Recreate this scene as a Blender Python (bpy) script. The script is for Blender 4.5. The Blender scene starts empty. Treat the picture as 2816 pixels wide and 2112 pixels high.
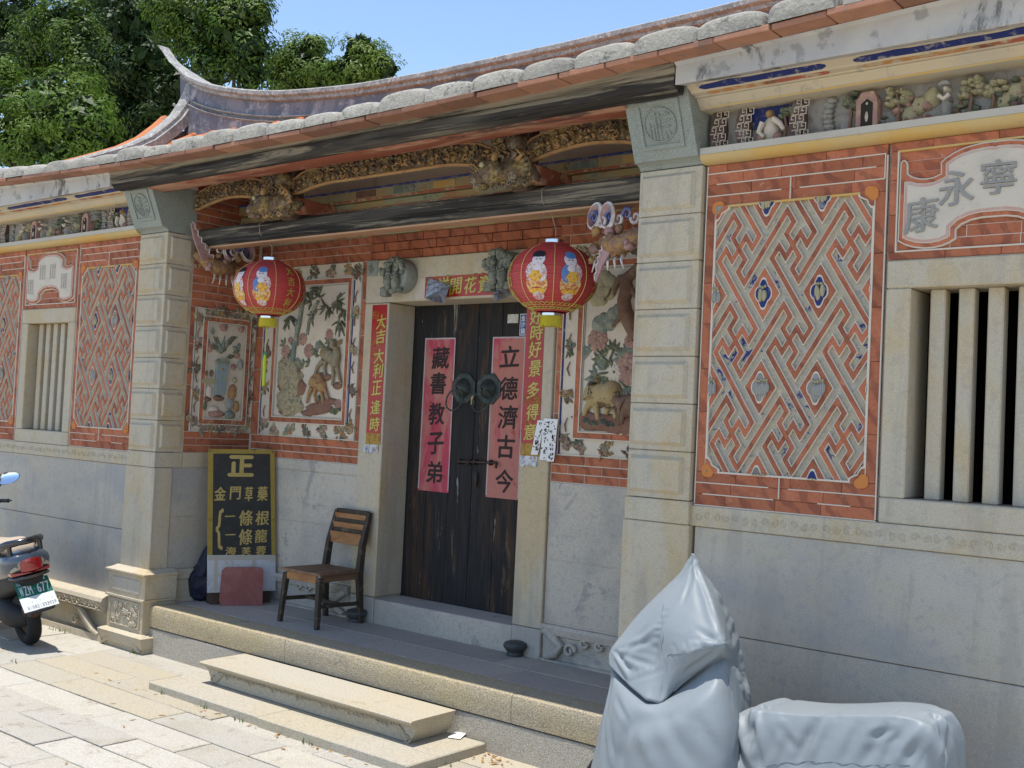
import bpy, bmesh, math, random
import numpy as np
from mathutils import Vector, Matrix, noise as mnoise

R = math.radians
rnd = random.Random(7)
SC = bpy.context.scene
COL = SC.collection

# ------------------------------------------------------------------ camera
FPX, PW, PH = 3060.0, 2816.0, 2112.0
YAW, PITCH, ROLL, CAMZ = R(-39.2436), R(2.0564), R(2.7190), 2.0
_f = Vector((math.sin(YAW) * math.cos(PITCH), math.cos(YAW) * math.cos(PITCH), math.sin(PITCH)))
_r = Vector((math.cos(YAW), -math.sin(YAW), 0))
_u = _r.cross(_f)
C_R = math.cos(ROLL) * _r + math.sin(ROLL) * _u
C_U = -math.sin(ROLL) * _r + math.cos(ROLL) * _u
C_F = _f
CAM = Vector((0, 0, CAMZ))
cd = bpy.data.cameras.new('camera')
cam = bpy.data.objects.new('camera', cd)
COL.objects.link(cam)
cam.matrix_world = Matrix(((C_R.x, C_U.x, -C_F.x, CAM.x), (C_R.y, C_U.y, -C_F.y, CAM.y), (C_R.z, C_U.z, -C_F.z, CAM.z), (0, 0, 0, 1)))
cd.sensor_width = 36.0
cd.lens = FPX / PW * 36.0
cd.clip_end = 3000
cd.clip_start = 0.05
SC.camera = cam

def ray(u, v):
    return C_R * ((u - PW / 2) / FPX) - C_U * ((v - PH / 2) / FPX) + C_F
def aty(u, v, y):          # a photo pixel on the plane y = const
    d = ray(u, v)
    return CAM + d * ((y - CAM.y) / d.y)
def atx(u, v, x):
    d = ray(u, v)
    return CAM + d * ((x - CAM.x) / d.x)
def atz(u, v, z):
    d = ray(u, v)
    return CAM + d * ((z - CAM.z) / d.z)
def atp(u, v, p, n):
    d = ray(u, v)
    return CAM + d * ((p - CAM).dot(n) / d.dot(n))

# ------------------------------------------------------------------ light
SUN_EL, SUN_AZ = 81.5, -18.0            # degrees; azimuth from -y (street side), negative = from the left
sd = Vector((math.sin(R(SUN_AZ)) * math.cos(R(SUN_EL)), -math.cos(R(SUN_AZ)) * math.cos(R(SUN_EL)), math.sin(R(SUN_EL))))
w = bpy.data.worlds.new('World')
SC.world = w
w.use_nodes = True
nt = w.node_tree
sky = nt.nodes.new('ShaderNodeTexSky')
sky.sky_type = 'NISHITA'
sky.sun_disc = False
sky.sun_elevation = R(SUN_EL)
sky.sun_rotation = math.atan2(sd.x, sd.y)
sky.air_density = 0.9
sky.dust_density = 0.25
sky.ozone_density = 1.0
bg = nt.nodes['Background']
bg.inputs['Strength'].default_value = 0.138
nt.links.new(sky.outputs['Color'], bg.inputs['Color'])
ld = bpy.data.lights.new('sun', 'SUN')
ld.energy = 3.2
ld.angle = R(0.53)
ld.color = (1.0, 0.955, 0.88)
sun = bpy.data.objects.new('sun', ld)
COL.objects.link(sun)
sun.rotation_euler = (-sd).to_track_quat('-Z', 'Y').to_euler()
SC.view_settings.view_transform = 'Standard'
SC.view_settings.look = 'None'
SC.view_settings.gamma = 1.0
SC.view_settings.exposure = 0.86
SC.cycles.max_bounces = 10
SC.cycles.diffuse_bounces = 7
SC.cycles.use_denoising = True

# ------------------------------------------------------------------ materials
def _noise(nt, vec, scale, detail=4.0, rough=.55, dist=0.0):
    n = nt.nodes.new('ShaderNodeTexNoise')
    n.inputs['Scale'].default_value = scale
    n.inputs['Detail'].default_value = detail
    n.inputs['Roughness'].default_value = rough
    n.inputs['Distortion'].default_value = dist
    nt.links.new(vec, n.inputs['Vector'])
    return n.outputs['Fac']
def _maprange(nt, val, lo, hi, amt=1.0):
    m = nt.nodes.new('ShaderNodeMapRange')
    m.interpolation_type = 'SMOOTHSTEP'
    m.inputs['From Min'].default_value = lo
    m.inputs['From Max'].default_value = hi
    m.inputs['To Max'].default_value = amt
    nt.links.new(val, m.inputs['Value'])
    return m.outputs['Result']
def _math(nt, op, a, b):
    m = nt.nodes.new('ShaderNodeMath')
    m.operation = op
    for i, x in enumerate((a, b)):
        if isinstance(x, (int, float)):
            m.inputs[i].default_value = x
        else:
            nt.links.new(x, m.inputs[i])
    return m.outputs[0]
def _mix(nt, fac, a, b, mode='MIX'):
    m = nt.nodes.new('ShaderNodeMix')
    m.data_type = 'RGBA'
    m.blend_type = mode
    for s, x in ((m.inputs[0], fac), (m.inputs[6], a), (m.inputs[7], b)):
        if isinstance(x, (int, float)):
            s.default_value = x
        elif isinstance(x, tuple):
            s.default_value = (*x, 1)
        else:
            nt.links.new(x, s)
    return m.outputs[2]
def _mapping(nt, vec, scale=(1, 1, 1), rot=(0, 0, 0)):
    m = nt.nodes.new('ShaderNodeMapping')
    m.inputs['Scale'].default_value = scale
    m.inputs['Rotation'].default_value = rot
    nt.links.new(vec, m.inputs['Vector'])
    return m.outputs[0]

MATS = {}
def mat(name, base, layers=(), rough=.85, bump=None, spec=.3, metal=0.0, rand=0.0, offs=False, trans=0.0, emis=None, coat=0.0, alpha=1.0):
    """base colour + layers of (kind, scale, lo, hi, colour, amount[, axis scale[, rotation]]); world-position driven"""
    m = bpy.data.materials.new(name)
    m.use_nodes = True
    nt = m.node_tree
    b = nt.nodes['Principled BSDF']
    b.inputs['Roughness'].default_value = rough
    b.inputs['Specular IOR Level'].default_value = spec
    b.inputs['Metallic'].default_value = metal
    if coat:
        b.inputs['Coat Weight'].default_value = coat
        b.inputs['Coat Roughness'].default_value = .08
    if alpha < 1:
        b.inputs['Alpha'].default_value = alpha
    geo = nt.nodes.new('ShaderNodeNewGeometry')
    pos = geo.outputs['Position']
    oi = None
    if rand or offs:
        oi = nt.nodes.new('ShaderNodeObjectInfo')
    if offs:
        v = nt.nodes.new('ShaderNodeVectorMath')
        v.operation = 'MULTIPLY_ADD'
        cmb = nt.nodes.new('ShaderNodeCombineXYZ')
        for i in range(3):
            nt.links.new(oi.outputs['Random'], cmb.inputs[i])
        v.inputs[1].default_value = (17.3, 9.1, 23.7)
        nt.links.new(cmb.outputs[0], v.inputs[0])
        nt.links.new(pos, v.inputs[2])
        pos = v.outputs[0]
    col = base
    for L in layers:
        kind, scale, lo, hi, c, amt = L[:6]
        if kind in 'nN' and lo > .46: lo -= .04; hi -= .05
        vec = pos
        if len(L) > 6:
            vec = _mapping(nt, pos, L[6], L[7] if len(L) > 7 else (0, 0, 0))
        if kind == 'n':
            f = _noise(nt, vec, scale)
        elif kind == 'N':
            f = _noise(nt, vec, scale, 8.0, .7, .6)
        elif kind == 'w':
            wv = nt.nodes.new('ShaderNodeTexWave')
            wv.inputs['Scale'].default_value = scale
            wv.inputs['Distortion'].default_value = 7.0
            wv.inputs['Detail'].default_value = 3.0
            wv.inputs['Detail Scale'].default_value = 1.5
            nt.links.new(vec, wv.inputs['Vector'])
            f = wv.outputs['Fac']
        elif kind == 'v':
            vn = nt.nodes.new('ShaderNodeTexVoronoi')
            vn.inputs['Scale'].default_value = scale
            nt.links.new(vec, vn.inputs['Vector'])
            f = vn.outputs['Distance']
        f = _maprange(nt, f, lo, hi, amt)
        col = _mix(nt, f, col, c)
    if rand:
        hs = nt.nodes.new('ShaderNodeHueSaturation')
        f = _maprange(nt, oi.outputs['Random'], 0, 1, 2 * rand)
        f = _math(nt, 'ADD', f, 1 - rand)
        nt.links.new(f, hs.inputs['Value'])
        if isinstance(col, tuple):
            hs.inputs['Color'].default_value = (*col, 1)
        else:
            nt.links.new(col, hs.inputs['Color'])
        col = hs.outputs[0]
    if isinstance(col, tuple):
        b.inputs['Base Color'].default_value = (*col, 1)
    else:
        nt.links.new(col, b.inputs['Base Color'])
    if bump:
        bn = nt.nodes.new('ShaderNodeBump')
        bn.inputs['Strength'].default_value = bump[1]
        bn.inputs['Distance'].default_value = bump[2] if len(bump) > 2 else .01
        vec = pos if len(bump) < 4 else _mapping(nt, pos, bump[3])
        nt.links.new(_noise(nt, vec, bump[0], 6.0, .65), bn.inputs['Height'])
        nt.links.new(bn.outputs[0], b.inputs['Normal'])
    if emis:
        b.inputs['Emission Color'].default_value = (*emis[0], 1)
        b.inputs['Emission Strength'].default_value = emis[1]
    if trans:
        tr = nt.nodes.new('ShaderNodeBsdfTranslucent')
        mx = nt.nodes.new('ShaderNodeMixShader')
        mx.inputs[0].default_value = trans
        if isinstance(col, tuple):
            tr.inputs['Color'].default_value = (*col, 1)
        else:
            nt.links.new(col, tr.inputs['Color'])
        nt.links.new(b.outputs[0], mx.inputs[1])
        nt.links.new(tr.outputs[0], mx.inputs[2])
        nt.links.new(mx.outputs[0], nt.nodes['Material Output'].inputs['Surface'])
    MATS[name] = m
    return m

mat('stone_warm', (.47, .405, .295), [('n', 1.3, .45, .7, (.41, .375, .305), .8), ('N', 1.9, .50, .68, (.46, .34, .175), .8, (1, 1, .6)), ('n', 120, .52, .62, (.33, .29, .22), .35), ('n', 150, .55, .66, (.58, .53, .42), .35), ('n', 22, .56, .72, (.30, .27, .21), .3), ('N', 5, .54, .68, (.31, .285, .24), .45, (1, 1, .10))], bump=(60, .25, .006))
mat('stone_grey', (.45, .405, .33), [('n', .8, .42, .62, (.40, .36, .295), .9), ('n', 1.15, .50, .70, (.31, .305, .295), .85, (1, 1, 1.7)), ('n', 2.3, .53, .70, (.43, .36, .25), .5, (1, 1, 1.4)), ('n', 140, .52, .62, (.28, .26, .23), .35), ('n', 160, .55, .66, (.53, .50, .44), .35), ('n', 24, .56, .72, (.27, .265, .26), .35), ('N', 5, .54, .68, (.31, .285, .24), .45, (1, 1, .10))], bump=(70, .22, .006))
mat('stone_porch', (.50, .445, .36), [('n', 1.6, .48, .66, (.35, .325, .285), .8), ('n', 140, .52, .62, (.25, .24, .22), .5), ('n', 160, .55, .66, (.5, .48, .44), .4), ('N', 2.2, .60, .66, (.25, .245, .235), .7), ('n', 26, .56, .72, (.28, .27, .25), .35)], bump=(70, .25, .006))
mat('granite_gold', (.42, .34, .20), [('n', 1.5, .4, .65, (.36, .32, .25), .9), ('n', 95, .5, .6, (.23, .185, .12), .6), ('n', 130, .56, .64, (.60, .52, .36), .6), ('N', 6, .6, .72, (.17, .15, .12), .5)], bump=(110, .8, .012), rough=.95)
mat('granite_grey', (.43, .38, .295), [('n', 1.7, .4, .65, (.40, .365, .30), .9), ('n', 95, .5, .6, (.24, .215, .175), .55), ('n', 130, .56, .64, (.55, .52, .46), .6), ('N', 3, .6, .75, (.40, .30, .16), .5)], bump=(110, .7, .012), rough=.95)
mat('paving', (.40, .375, .32), [('n', .7, .4, .65, (.43, .385, .30), .55), ('N', 2.2, .53, .72, (.33, .29, .21), .65), ('n', 90, .5, .62, (.30, .28, .25), .5), ('N', 7, .60, .70, (.24, .20, .15), .6), ('n', 150, .56, .66, (.60, .58, .53), .5)], bump=(90, .4, .008), rand=.08, offs=True, rough=.92)
mat('paving_gold', (.42, .37, .275), [('n', 1.1, .4, .65, (.41, .38, .32), .8), ('n', 90, .5, .62, (.28, .24, .17), .5), ('N', 7, .62, .74, (.25, .20, .13), .4)], bump=(90, .4, .008), rand=.06, offs=True, rough=.92)
mat('paving_joint', (.20, .17, .12), [('n', 12, .45, .6, (.12, .11, .07), .8), ('n', 30, .6, .7, (.14, .18, .06), .5)], rough=1)
mat('porch_floor', (.40, .36, .30), [('N', 1.5, .45, .7, (.31, .295, .27), .8), ('n', 90, .5, .62, (.24, .23, .21), .5), ('N', 5, .58, .7, (.30, .28, .24), .5)], bump=(80, .35, .008), rand=.08, offs=True)
mat('capital_stone', (.215, .235, .205), [('n', 2.2, .4, .65, (.25, .26, .22), .8), ('N', 8, .58, .7, (.15, .16, .14), .5), ('n', 150, .55, .64, (.36, .37, .33), .5)], bump=(120, .3, .006))
mat('brick', (.37, .12, .058), [('w', 2.6, .62, .9, (.19, .06, .036), .65, (1, 1, 1), (0, R(35), 0)), ('N', 9, .5, .72, (.40, .15, .08), .7), ('n', 60, .55, .7, (.25, .08, .045), .5), ('N', 18, .66, .76, (.55, .45, .36), .45)], bump=(60, .3, .004), rand=.16, offs=True)
mat('brick_orange', (.52, .19, .05), [('N', 14, .55, .7, (.42, .13, .05), .6)], bump=(60, .2, .003))
mat('tile', (.50, .17, .06), [('N', 6, .5, .7, (.35, .12, .06), .8), ('N', 12, .6, .74, (.22, .18, .15), .6)], bump=(40, .3, .004), rand=.15, offs=True)
mat('eave_tile', (.28, .135, .085), [('N', 5, .5, .7, (.34, .17, .10), .8), ('N', 10, .6, .72, (.16, .13, .11), .7)], bump=(50, .4, .005), rand=.28, offs=True)
mat('mortar', (.56, .50, .41), [('N', 12, .55, .7, (.44, .38, .29), .6)], bump=(80, .3, .003))
mat('white_line', (.57, .505, .41), [('N', 10, .55, .72, (.50, .42, .32), .5)], bump=(90, .3, .003))
mat('sand_bed', (.42, .37, .27), [('n', 6, .45, .65, (.38, .35, .29), .8), ('N', 8, .615, .66, (.018, .03, .16), .95), ('N', 13, .64, .70, (.16, .17, .18), .7), ('n', 40, .58, .7, (.52, .47, .37), .6)], bump=(70, .3, .004))
mat('cement', (.34, .315, .265), [('N', 5, .5, .68, (.24, .225, .195), .8), ('N', 9, .60, .68, (.09, .088, .08), .7), ('n', 60, .55, .7, (.44, .43, .39), .5)], bump=(35, .7, .02), rough=.95, rand=.1, offs=True)
mat('ridge_cap', (.32, .31, .29), [('N', 7, .5, .66, (.20, .20, .19), .85), ('n', 26, .58, .68, (.50, .49, .45), .7), ('n', 60, .6, .7, (.09, .09, .09), .6)], bump=(40, .5, .01), rough=.95)
mat('ridge_plaster', (.225, .21, .225), [('N', 2.4, .47, .6, (.13, .14, .17), .9, (1, 1, .45)), ('N', 4.5, .57, .68, (.42, .38, .38), .8), ('N', 3.2, .64, .74, (.20, .09, .08), .6, (1, 1, .5)), ('N', 11, .6, .7, (.07, .075, .09), .7)], bump=(40, .3, .006))
mat('plaster', (.46, .44, .40), [('n', 2.2, .45, .65, (.37, .36, .345), .9), ('N', 1.6, .55, .68, (.45, .40, .31), .7), ('N', 3.2, .58, .67, (.07, .07, .068), .85, (1, 1, .45)), ('n', 9, .62, .72, (.20, .195, .19), .6)], bump=(50, .3, .006))
mat('cream', (.50, .42, .29), [('n', 3, .45, .65, (.44, .38, .29), .8), ('N', 7, .6, .72, (.26, .24, .20), .6)], bump=(60, .25, .004))
mat('cornice_stone', (.45, .415, .35), [('n', 2, .45, .65, (.40, .365, .31), .8), ('N', 9, .62, .74, (.28, .25, .2), .5)], bump=(70, .25, .004))
mat('ochre', (.52, .33, .10), [('n', 3, .42, .62, (.48, .36, .17), .8), ('N', 9, .6, .74, (.38, .30, .17), .6)], bump=(60, .2, .003))
mat('blue_paint', (.016, .026, .125), [('N', 12, .58, .68, (.28, .26, .24), .75)], rough=.7)
mat('orange_paint', (.46, .22, .07), [('N', 16, .5, .62, (.46, .39, .27), .9)])
mat('red_paint', (.38, .11, .065), [('N', 13, .52, .64, (.46, .39, .27), .95)])
mat('pink', (.48, .30, .25), [('N', 9, .5, .68, (.50, .42, .35), .8)], bump=(60, .2, .003))
mat('niche_dark', (.10, .055, .045), [('N', 9, .5, .65, (.18, .17, .16), .8)])
mat('niche_back', (.27, .25, .22), [('N', 6, .45, .65, (.14, .12, .11), .8)])
mat('wood_black', (.034, .030, .026), [('n', 6, .5, .62, (.06, .055, .05), .8, (.12, 1, 1)), ('N', 15, .54, .64, (.27, .235, .17), .7, (.045, 1, 1)), ('n', 4, .52, .70, (.095, .085, .07), .85, (.2, 1, 1)), ('N', 30, .55, .66, (.008, .008, .008), .8, (.02, 1, 1))], rough=.85, spec=.15, bump=(30, .5, .006, (.1, 1, 1)))
mat('wood_worn', (.25, .21, .145), [('N', 12, .46, .60, (.030, .028, .026), .95, (.06, 1, 1.4)), ('n', 40, .5, .7, (.17, .14, .10), .6, (.06, 1, 1))], rough=.8, bump=(30, .5, .006, (.1, 1, 1)))
mat('wood_red', (.25, .075, .04), [('N', 5, .52, .64, (.42, .24, .15), .85, (.2, 1, 1)), ('N', 7, .60, .7, (.05, .035, .03), .8, (.2, 1, 1))], rough=.8, bump=(30, .3, .005, (.1, 1, 1)))
mat('wood_pale', (.42, .25, .15), [('N', 6, .5, .66, (.36, .17, .09), .7, (.15, 1, 1))], rough=.8)
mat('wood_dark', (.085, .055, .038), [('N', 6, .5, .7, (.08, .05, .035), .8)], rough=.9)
mat('carved', (.15, .10, .06), [('N', 13, .54, .62, (.36, .25, .08), .8), ('N', 17, .56, .66, (.32, .27, .20), .7), ('n', 50, .52, .66, (.07, .045, .03), .6)], bump=(55, .9, .02))
mat('carved_edge', (.34, .20, .085), [('N', 10, .5, .7, (.24, .12, .06), .8)])
mat('painted_beam', (.36, .27, .13), [('n', 5, .5, .6, (.28, .30, .20), .8, (.4, 1, 1)), ('N', 9, .6, .7, (.10, .09, .07), .7), ('n', 8, .6, .68, (.36, .14, .07), .7, (.5, 1, 1))])
mat('door_black', (.022, .021, .021), [('N', 2.2, .54, .66, (.075, .042, .024), .85, (2.2, 1, .25)), ('N', 5, .63, .70, (.16, .105, .062), .6, (1.5, 1, .2)), ('N', 9, .675, .715, (.42, .40, .37), .75, (1.3, 1, .12)), ('n', 60, .5, .7, (.04, .036, .033), .6, (1, 1, .05))], rough=.75, spec=.15, bump=(40, .4, .004, (1, 1, .06)))
mat('iron', (.06, .05, .045), [('N', 20, .5, .65, (.14, .06, .03), .7)], rough=.6, metal=.6)
mat('bronze', (.045, .055, .05), [('N', 22, .5, .66, (.085, .10, .09), .7), ('N', 30, .6, .7, (.02, .03, .03), .8)], rough=.55, metal=.5, bump=(60, .4, .004))
mat('couplet_red', (.40, .055, .085), [('N', 3.2, .40, .52, (.41, .17, .13), .95, (1, 1, .35)), ('N', 9, .63, .72, (.30, .035, .03), .7)], rough=.8)
mat('ink', (.035, .022, .022), rough=.8)
mat('paper_grey', (.42, .36, .37), [('N', 12, .5, .7, (.46, .24, .24), .7)], rough=.8)
mat('banner_red', (.33, .012, .010), [('N', 8, .5, .7, (.28, .02, .01), .6)], rough=.35, spec=.5)
mat('gold', (.44, .40, .065), [('N', 30, .5, .7, (.33, .28, .03), .7)], rough=.4, spec=.6)
mat('gold_dark', (.34, .22, .03), [('N', 40, .5, .65, (.25, .06, .015), .8)], rough=.45)
mat('silver', (.42, .42, .44), [('N', 22, .5, .66, (.16, .12, .12), .8)], rough=.28, metal=.75, bump=(30, .6, .01))
mat('white_paper', (.72, .71, .68), [('N', 9, .6, .75, (.5, .45, .38), .5)], rough=.8)
mat('relief_white', (.56, .49, .395), [('N', 3, .45, .68, (.44, .39, .32), .8), ('N', 9, .6, .75, (.38, .32, .25), .5)], bump=(60, .25, .004))
mat('relief_green', (0.128, 0.141, 0.094), [('N', 14, .5, .66, (.28, .28, .17), .8)], bump=(120, .9, .010))
mat('relief_bluegreen', (0.179, 0.211, 0.182), [('N', 14, .5, .66, (.33, .34, .25), .8)], bump=(120, .9, .010))
mat('relief_yellow', (0.400, 0.345, 0.206), [('N', 14, .5, .66, (.36, .34, .20), .8)], bump=(120, .9, .010))
mat('relief_brown', (0.207, 0.130, 0.090), [('N', 12, .5, .66, (.17, .09, .055), .8), ('N', 9, .62, .7, (.34, .21, .13), .7)], bump=(120, .9, .010))
mat('relief_orange', (0.354, 0.196, 0.101), [('N', 16, .52, .66, (.42, .28, .10), .8), ('N', 22, .62, .7, (.14, .08, .04), .7)], bump=(120, .9, .010))
mat('relief_earth', (0.246, 0.133, 0.093), [('N', 12, .5, .66, (.22, .10, .06), .8)], bump=(120, .9, .010))
mat('relief_pink', (0.357, 0.212, 0.180), [('N', 16, .5, .66, (.48, .31, .22), .8)], bump=(120, .9, .010))
mat('relief_rock', (0.240, 0.200, 0.120), [('v', 46, .05, .35, (.45, .38, .24), .8), ('N', 30, .55, .66, (.15, .12, .08), .7)], bump=(60, 1.0, .02))
mat('relief_darkdeer', (0.151, 0.118, 0.086), [('v', 50, .1, .3, (.33, .28, .18), .8), ('N', 9, .5, .66, (.28, .17, .07), .7)], bump=(120, .9, .010))
mat('relief_cow', (0.428, 0.329, 0.169), [('N', 9, .60, .63, (.09, .065, .05), .95), ('N', 16, .5, .7, (.40, .25, .09), .6)], bump=(120, .9, .010))
mat('relief_sky', (0.247, 0.315, 0.345), [('N', 12, .5, .66, (.30, .33, .24), .8)], bump=(120, .9, .010))
mat('relief_grey', (.30, .29, .265), [('N', 14, .5, .66, (.36, .34, .29), .8), ('N', 14, .6, .7, (.13, .12, .11), .7)], bump=(120, .9, .010))
mat('stone_fig', (.20, .205, .16), [('N', 16, .5, .64, (.11, .115, .09), .8), ('N', 20, .62, .7, (.36, .38, .30), .7)], bump=(60, .8, .01))
mat('ceramic_white', (.55, .52, .49), [('N', 16, .5, .66, (.40, .30, .29), .8)], rough=.35, spec=.5)
mat('ceramic_blue', (.04, .06, .22), [('N', 16, .5, .66, (.20, .20, .26), .8)], rough=.35, spec=.5)
mat('ceramic_brown', (.21, .12, .08), [('N', 20, .5, .62, (.38, .22, .05), .8), ('N', 14, .58, .66, (.30, .20, .20), .7)], rough=.5, bump=(60, .7, .01))
mat('ceramic_pink', (.36, .22, .21), [('N', 16, .5, .66, (.27, .15, .13), .8)], rough=.5)
mat('lantern_red', (.50, .06, .055), [('n', 3, .4, .7, (.47, .10, .095), .7), ('w', 21, .2, .8, (.40, .035, .035), .55, (0, 0, 1), (0, R(90), 0))], rough=.6, spec=.3, trans=.15)
mat('thread_gold', (.62, .42, .14), rough=.4)
mat('chrome', (.6, .6, .62), rough=.15, metal=1.0)
mat('fringe', (.55, .46, .03), [('w', 60, .3, .7, (.42, .33, .02), .6)], rough=.7)
mat('fringe_white', (.55, .52, .36), rough=.8)
mat('tassel', (.42, .50, .03), rough=.7)
mat('bead', (.05, .30, .18), rough=.3)
mat('skin_print', (.66, .58, .57), rough=.5)
mat('hair_print', (.02, .02, .025), rough=.5)
mat('blue_print', (.10, .20, .42), rough=.5)
mat('white_print', (.62, .60, .55), [('N', 60, .5, .6, (.55, .10, .06), .8), ('N', 70, .58, .66, (.12, .2, .4), .8)], rough=.5)
mat('flower_print', (.68, .42, .05), [('N', 60, .55, .62, (.50, .10, .03), .8)], rough=.5)
mat('skirt_print', (.50, .14, .05), [('N', 50, .5, .58, (.66, .50, .18), .9), ('N', 60, .62, .68, (.6, .58, .55), .9)], rough=.5)
mat('sign_black', (.030, .030, .028), [('N', 9, .5, .7, (.05, .048, .042), .6)], rough=.7)
mat('sign_gold', (.30, .215, .045), [('N', 14, .5, .7, (.24, .16, .03), .6)], rough=.6)
mat('sign_letter', (.42, .32, .11), [('N', 20, .5, .7, (.33, .23, .06), .6)], rough=.7)
mat('foil', (.50, .50, .52), [('N', 8, .5, .66, (.38, .37, .35), .7)], rough=.55, metal=.15, bump=(14, .5, .02))
mat('tape', (.40, .37, .31), rough=.5)
mat('board_red', (.25, .085, .07), [('N', 5, .45, .66, (.29, .13, .12), .8)], rough=.85, bump=(50, .2, .003))
mat('bag', (.012, .016, .03), [('N', 7, .5, .7, (.02, .03, .06), .7)], rough=.4, bump=(14, .8, .03))
mat('chair_dark', (.045, .036, .026), [('N', 16, .58, .68, (.16, .11, .07), .7)], rough=.7, bump=(60, .2, .003))
mat('chair_slat', (.30, .15, .06), [('N', 10, .5, .64, (.22, .09, .03), .8, (.3, 1, 1)), ('N', 9, .64, .7, (.50, .27, .20), .7)], rough=.6, bump=(50, .2, .003))
mat('chair_seat', (.20, .12, .07), [('n', 14, .48, .62, (.13, .075, .045), .8, (1, .08, 1)), ('N', 9, .6, .72, (.27, .18, .12), .7)], rough=.7, bump=(40, .3, .004, (1, .1, 1)))
mat('knob', (.05, .055, .055), [('N', 20, .5, .7, (.09, .09, .085), .7)], rough=.45, bump=(60, .3, .004))
mat('plate_blue', (.02, .05, .20), rough=.4)
mat('plate_white', (.65, .66, .66), rough=.4)
mat('sticker', (.55, .53, .47), [('N', 60, .5, .62, (.32, .31, .28), .8)], rough=.6)
mat('cover', (.205, .232, .248), [('n', 3, .4, .65, (.225, .25, .265), .7), ('N', 6, .6, .72, (.185, .205, .215), .6)], rough=.47, spec=.32, bump=(30, .12, .008))
mat('cover_seam', (.17, .195, .215), rough=.6)
mat('scooter_black', (.012, .013, .016), rough=.22, spec=.6, coat=.6)
mat('scooter_blue', (.04, .055, .075), rough=.25, spec=.6, coat=.7)
mat('scooter_plastic', (.022, .022, .023), rough=.6)
mat('seat_tan', (.42, .34, .26), [('N', 14, .5, .7, (.37, .29, .22), .6)], rough=.6)
mat('rubber', (.016, .016, .016), rough=.85, bump=(70, .4, .004))
mat('red_lens', (.32, .012, .014), rough=.12, spec=.7, coat=.8)
mat('clear_lens', (.30, .27, .20), rough=.12, spec=.7, coat=.8)
mat('plate_green', (.012, .14, .10), rough=.4)
mat('mirror', (.75, .8, .85), rough=.03, metal=1.0)
mat('wire', (.30, .21, .16), rough=.6)
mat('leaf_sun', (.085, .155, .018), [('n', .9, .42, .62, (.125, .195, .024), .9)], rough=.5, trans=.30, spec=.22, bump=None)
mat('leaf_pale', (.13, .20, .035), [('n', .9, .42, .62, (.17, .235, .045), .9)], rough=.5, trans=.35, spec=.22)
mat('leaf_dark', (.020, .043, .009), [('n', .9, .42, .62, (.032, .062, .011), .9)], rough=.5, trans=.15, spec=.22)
mat('bark', (.10, .085, .07), [('N', 4, .5, .7, (.06, .05, .04), .8)], bump=(10, .8, .03))
mat('grass', (.10, .15, .035), rough=.7, trans=.3)
mat('dry_leaf', (.34, .19, .07), rough=.8)
mat('ground_far', (.52, .48, .41), [('n', .3, .4, .65, (.50, .45, .37), .7), ('n', 30, .5, .65, (.42, .39, .34), .6)], rough=.95)
mat('room_dark', (.03, .026, .022), rough=1)

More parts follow.
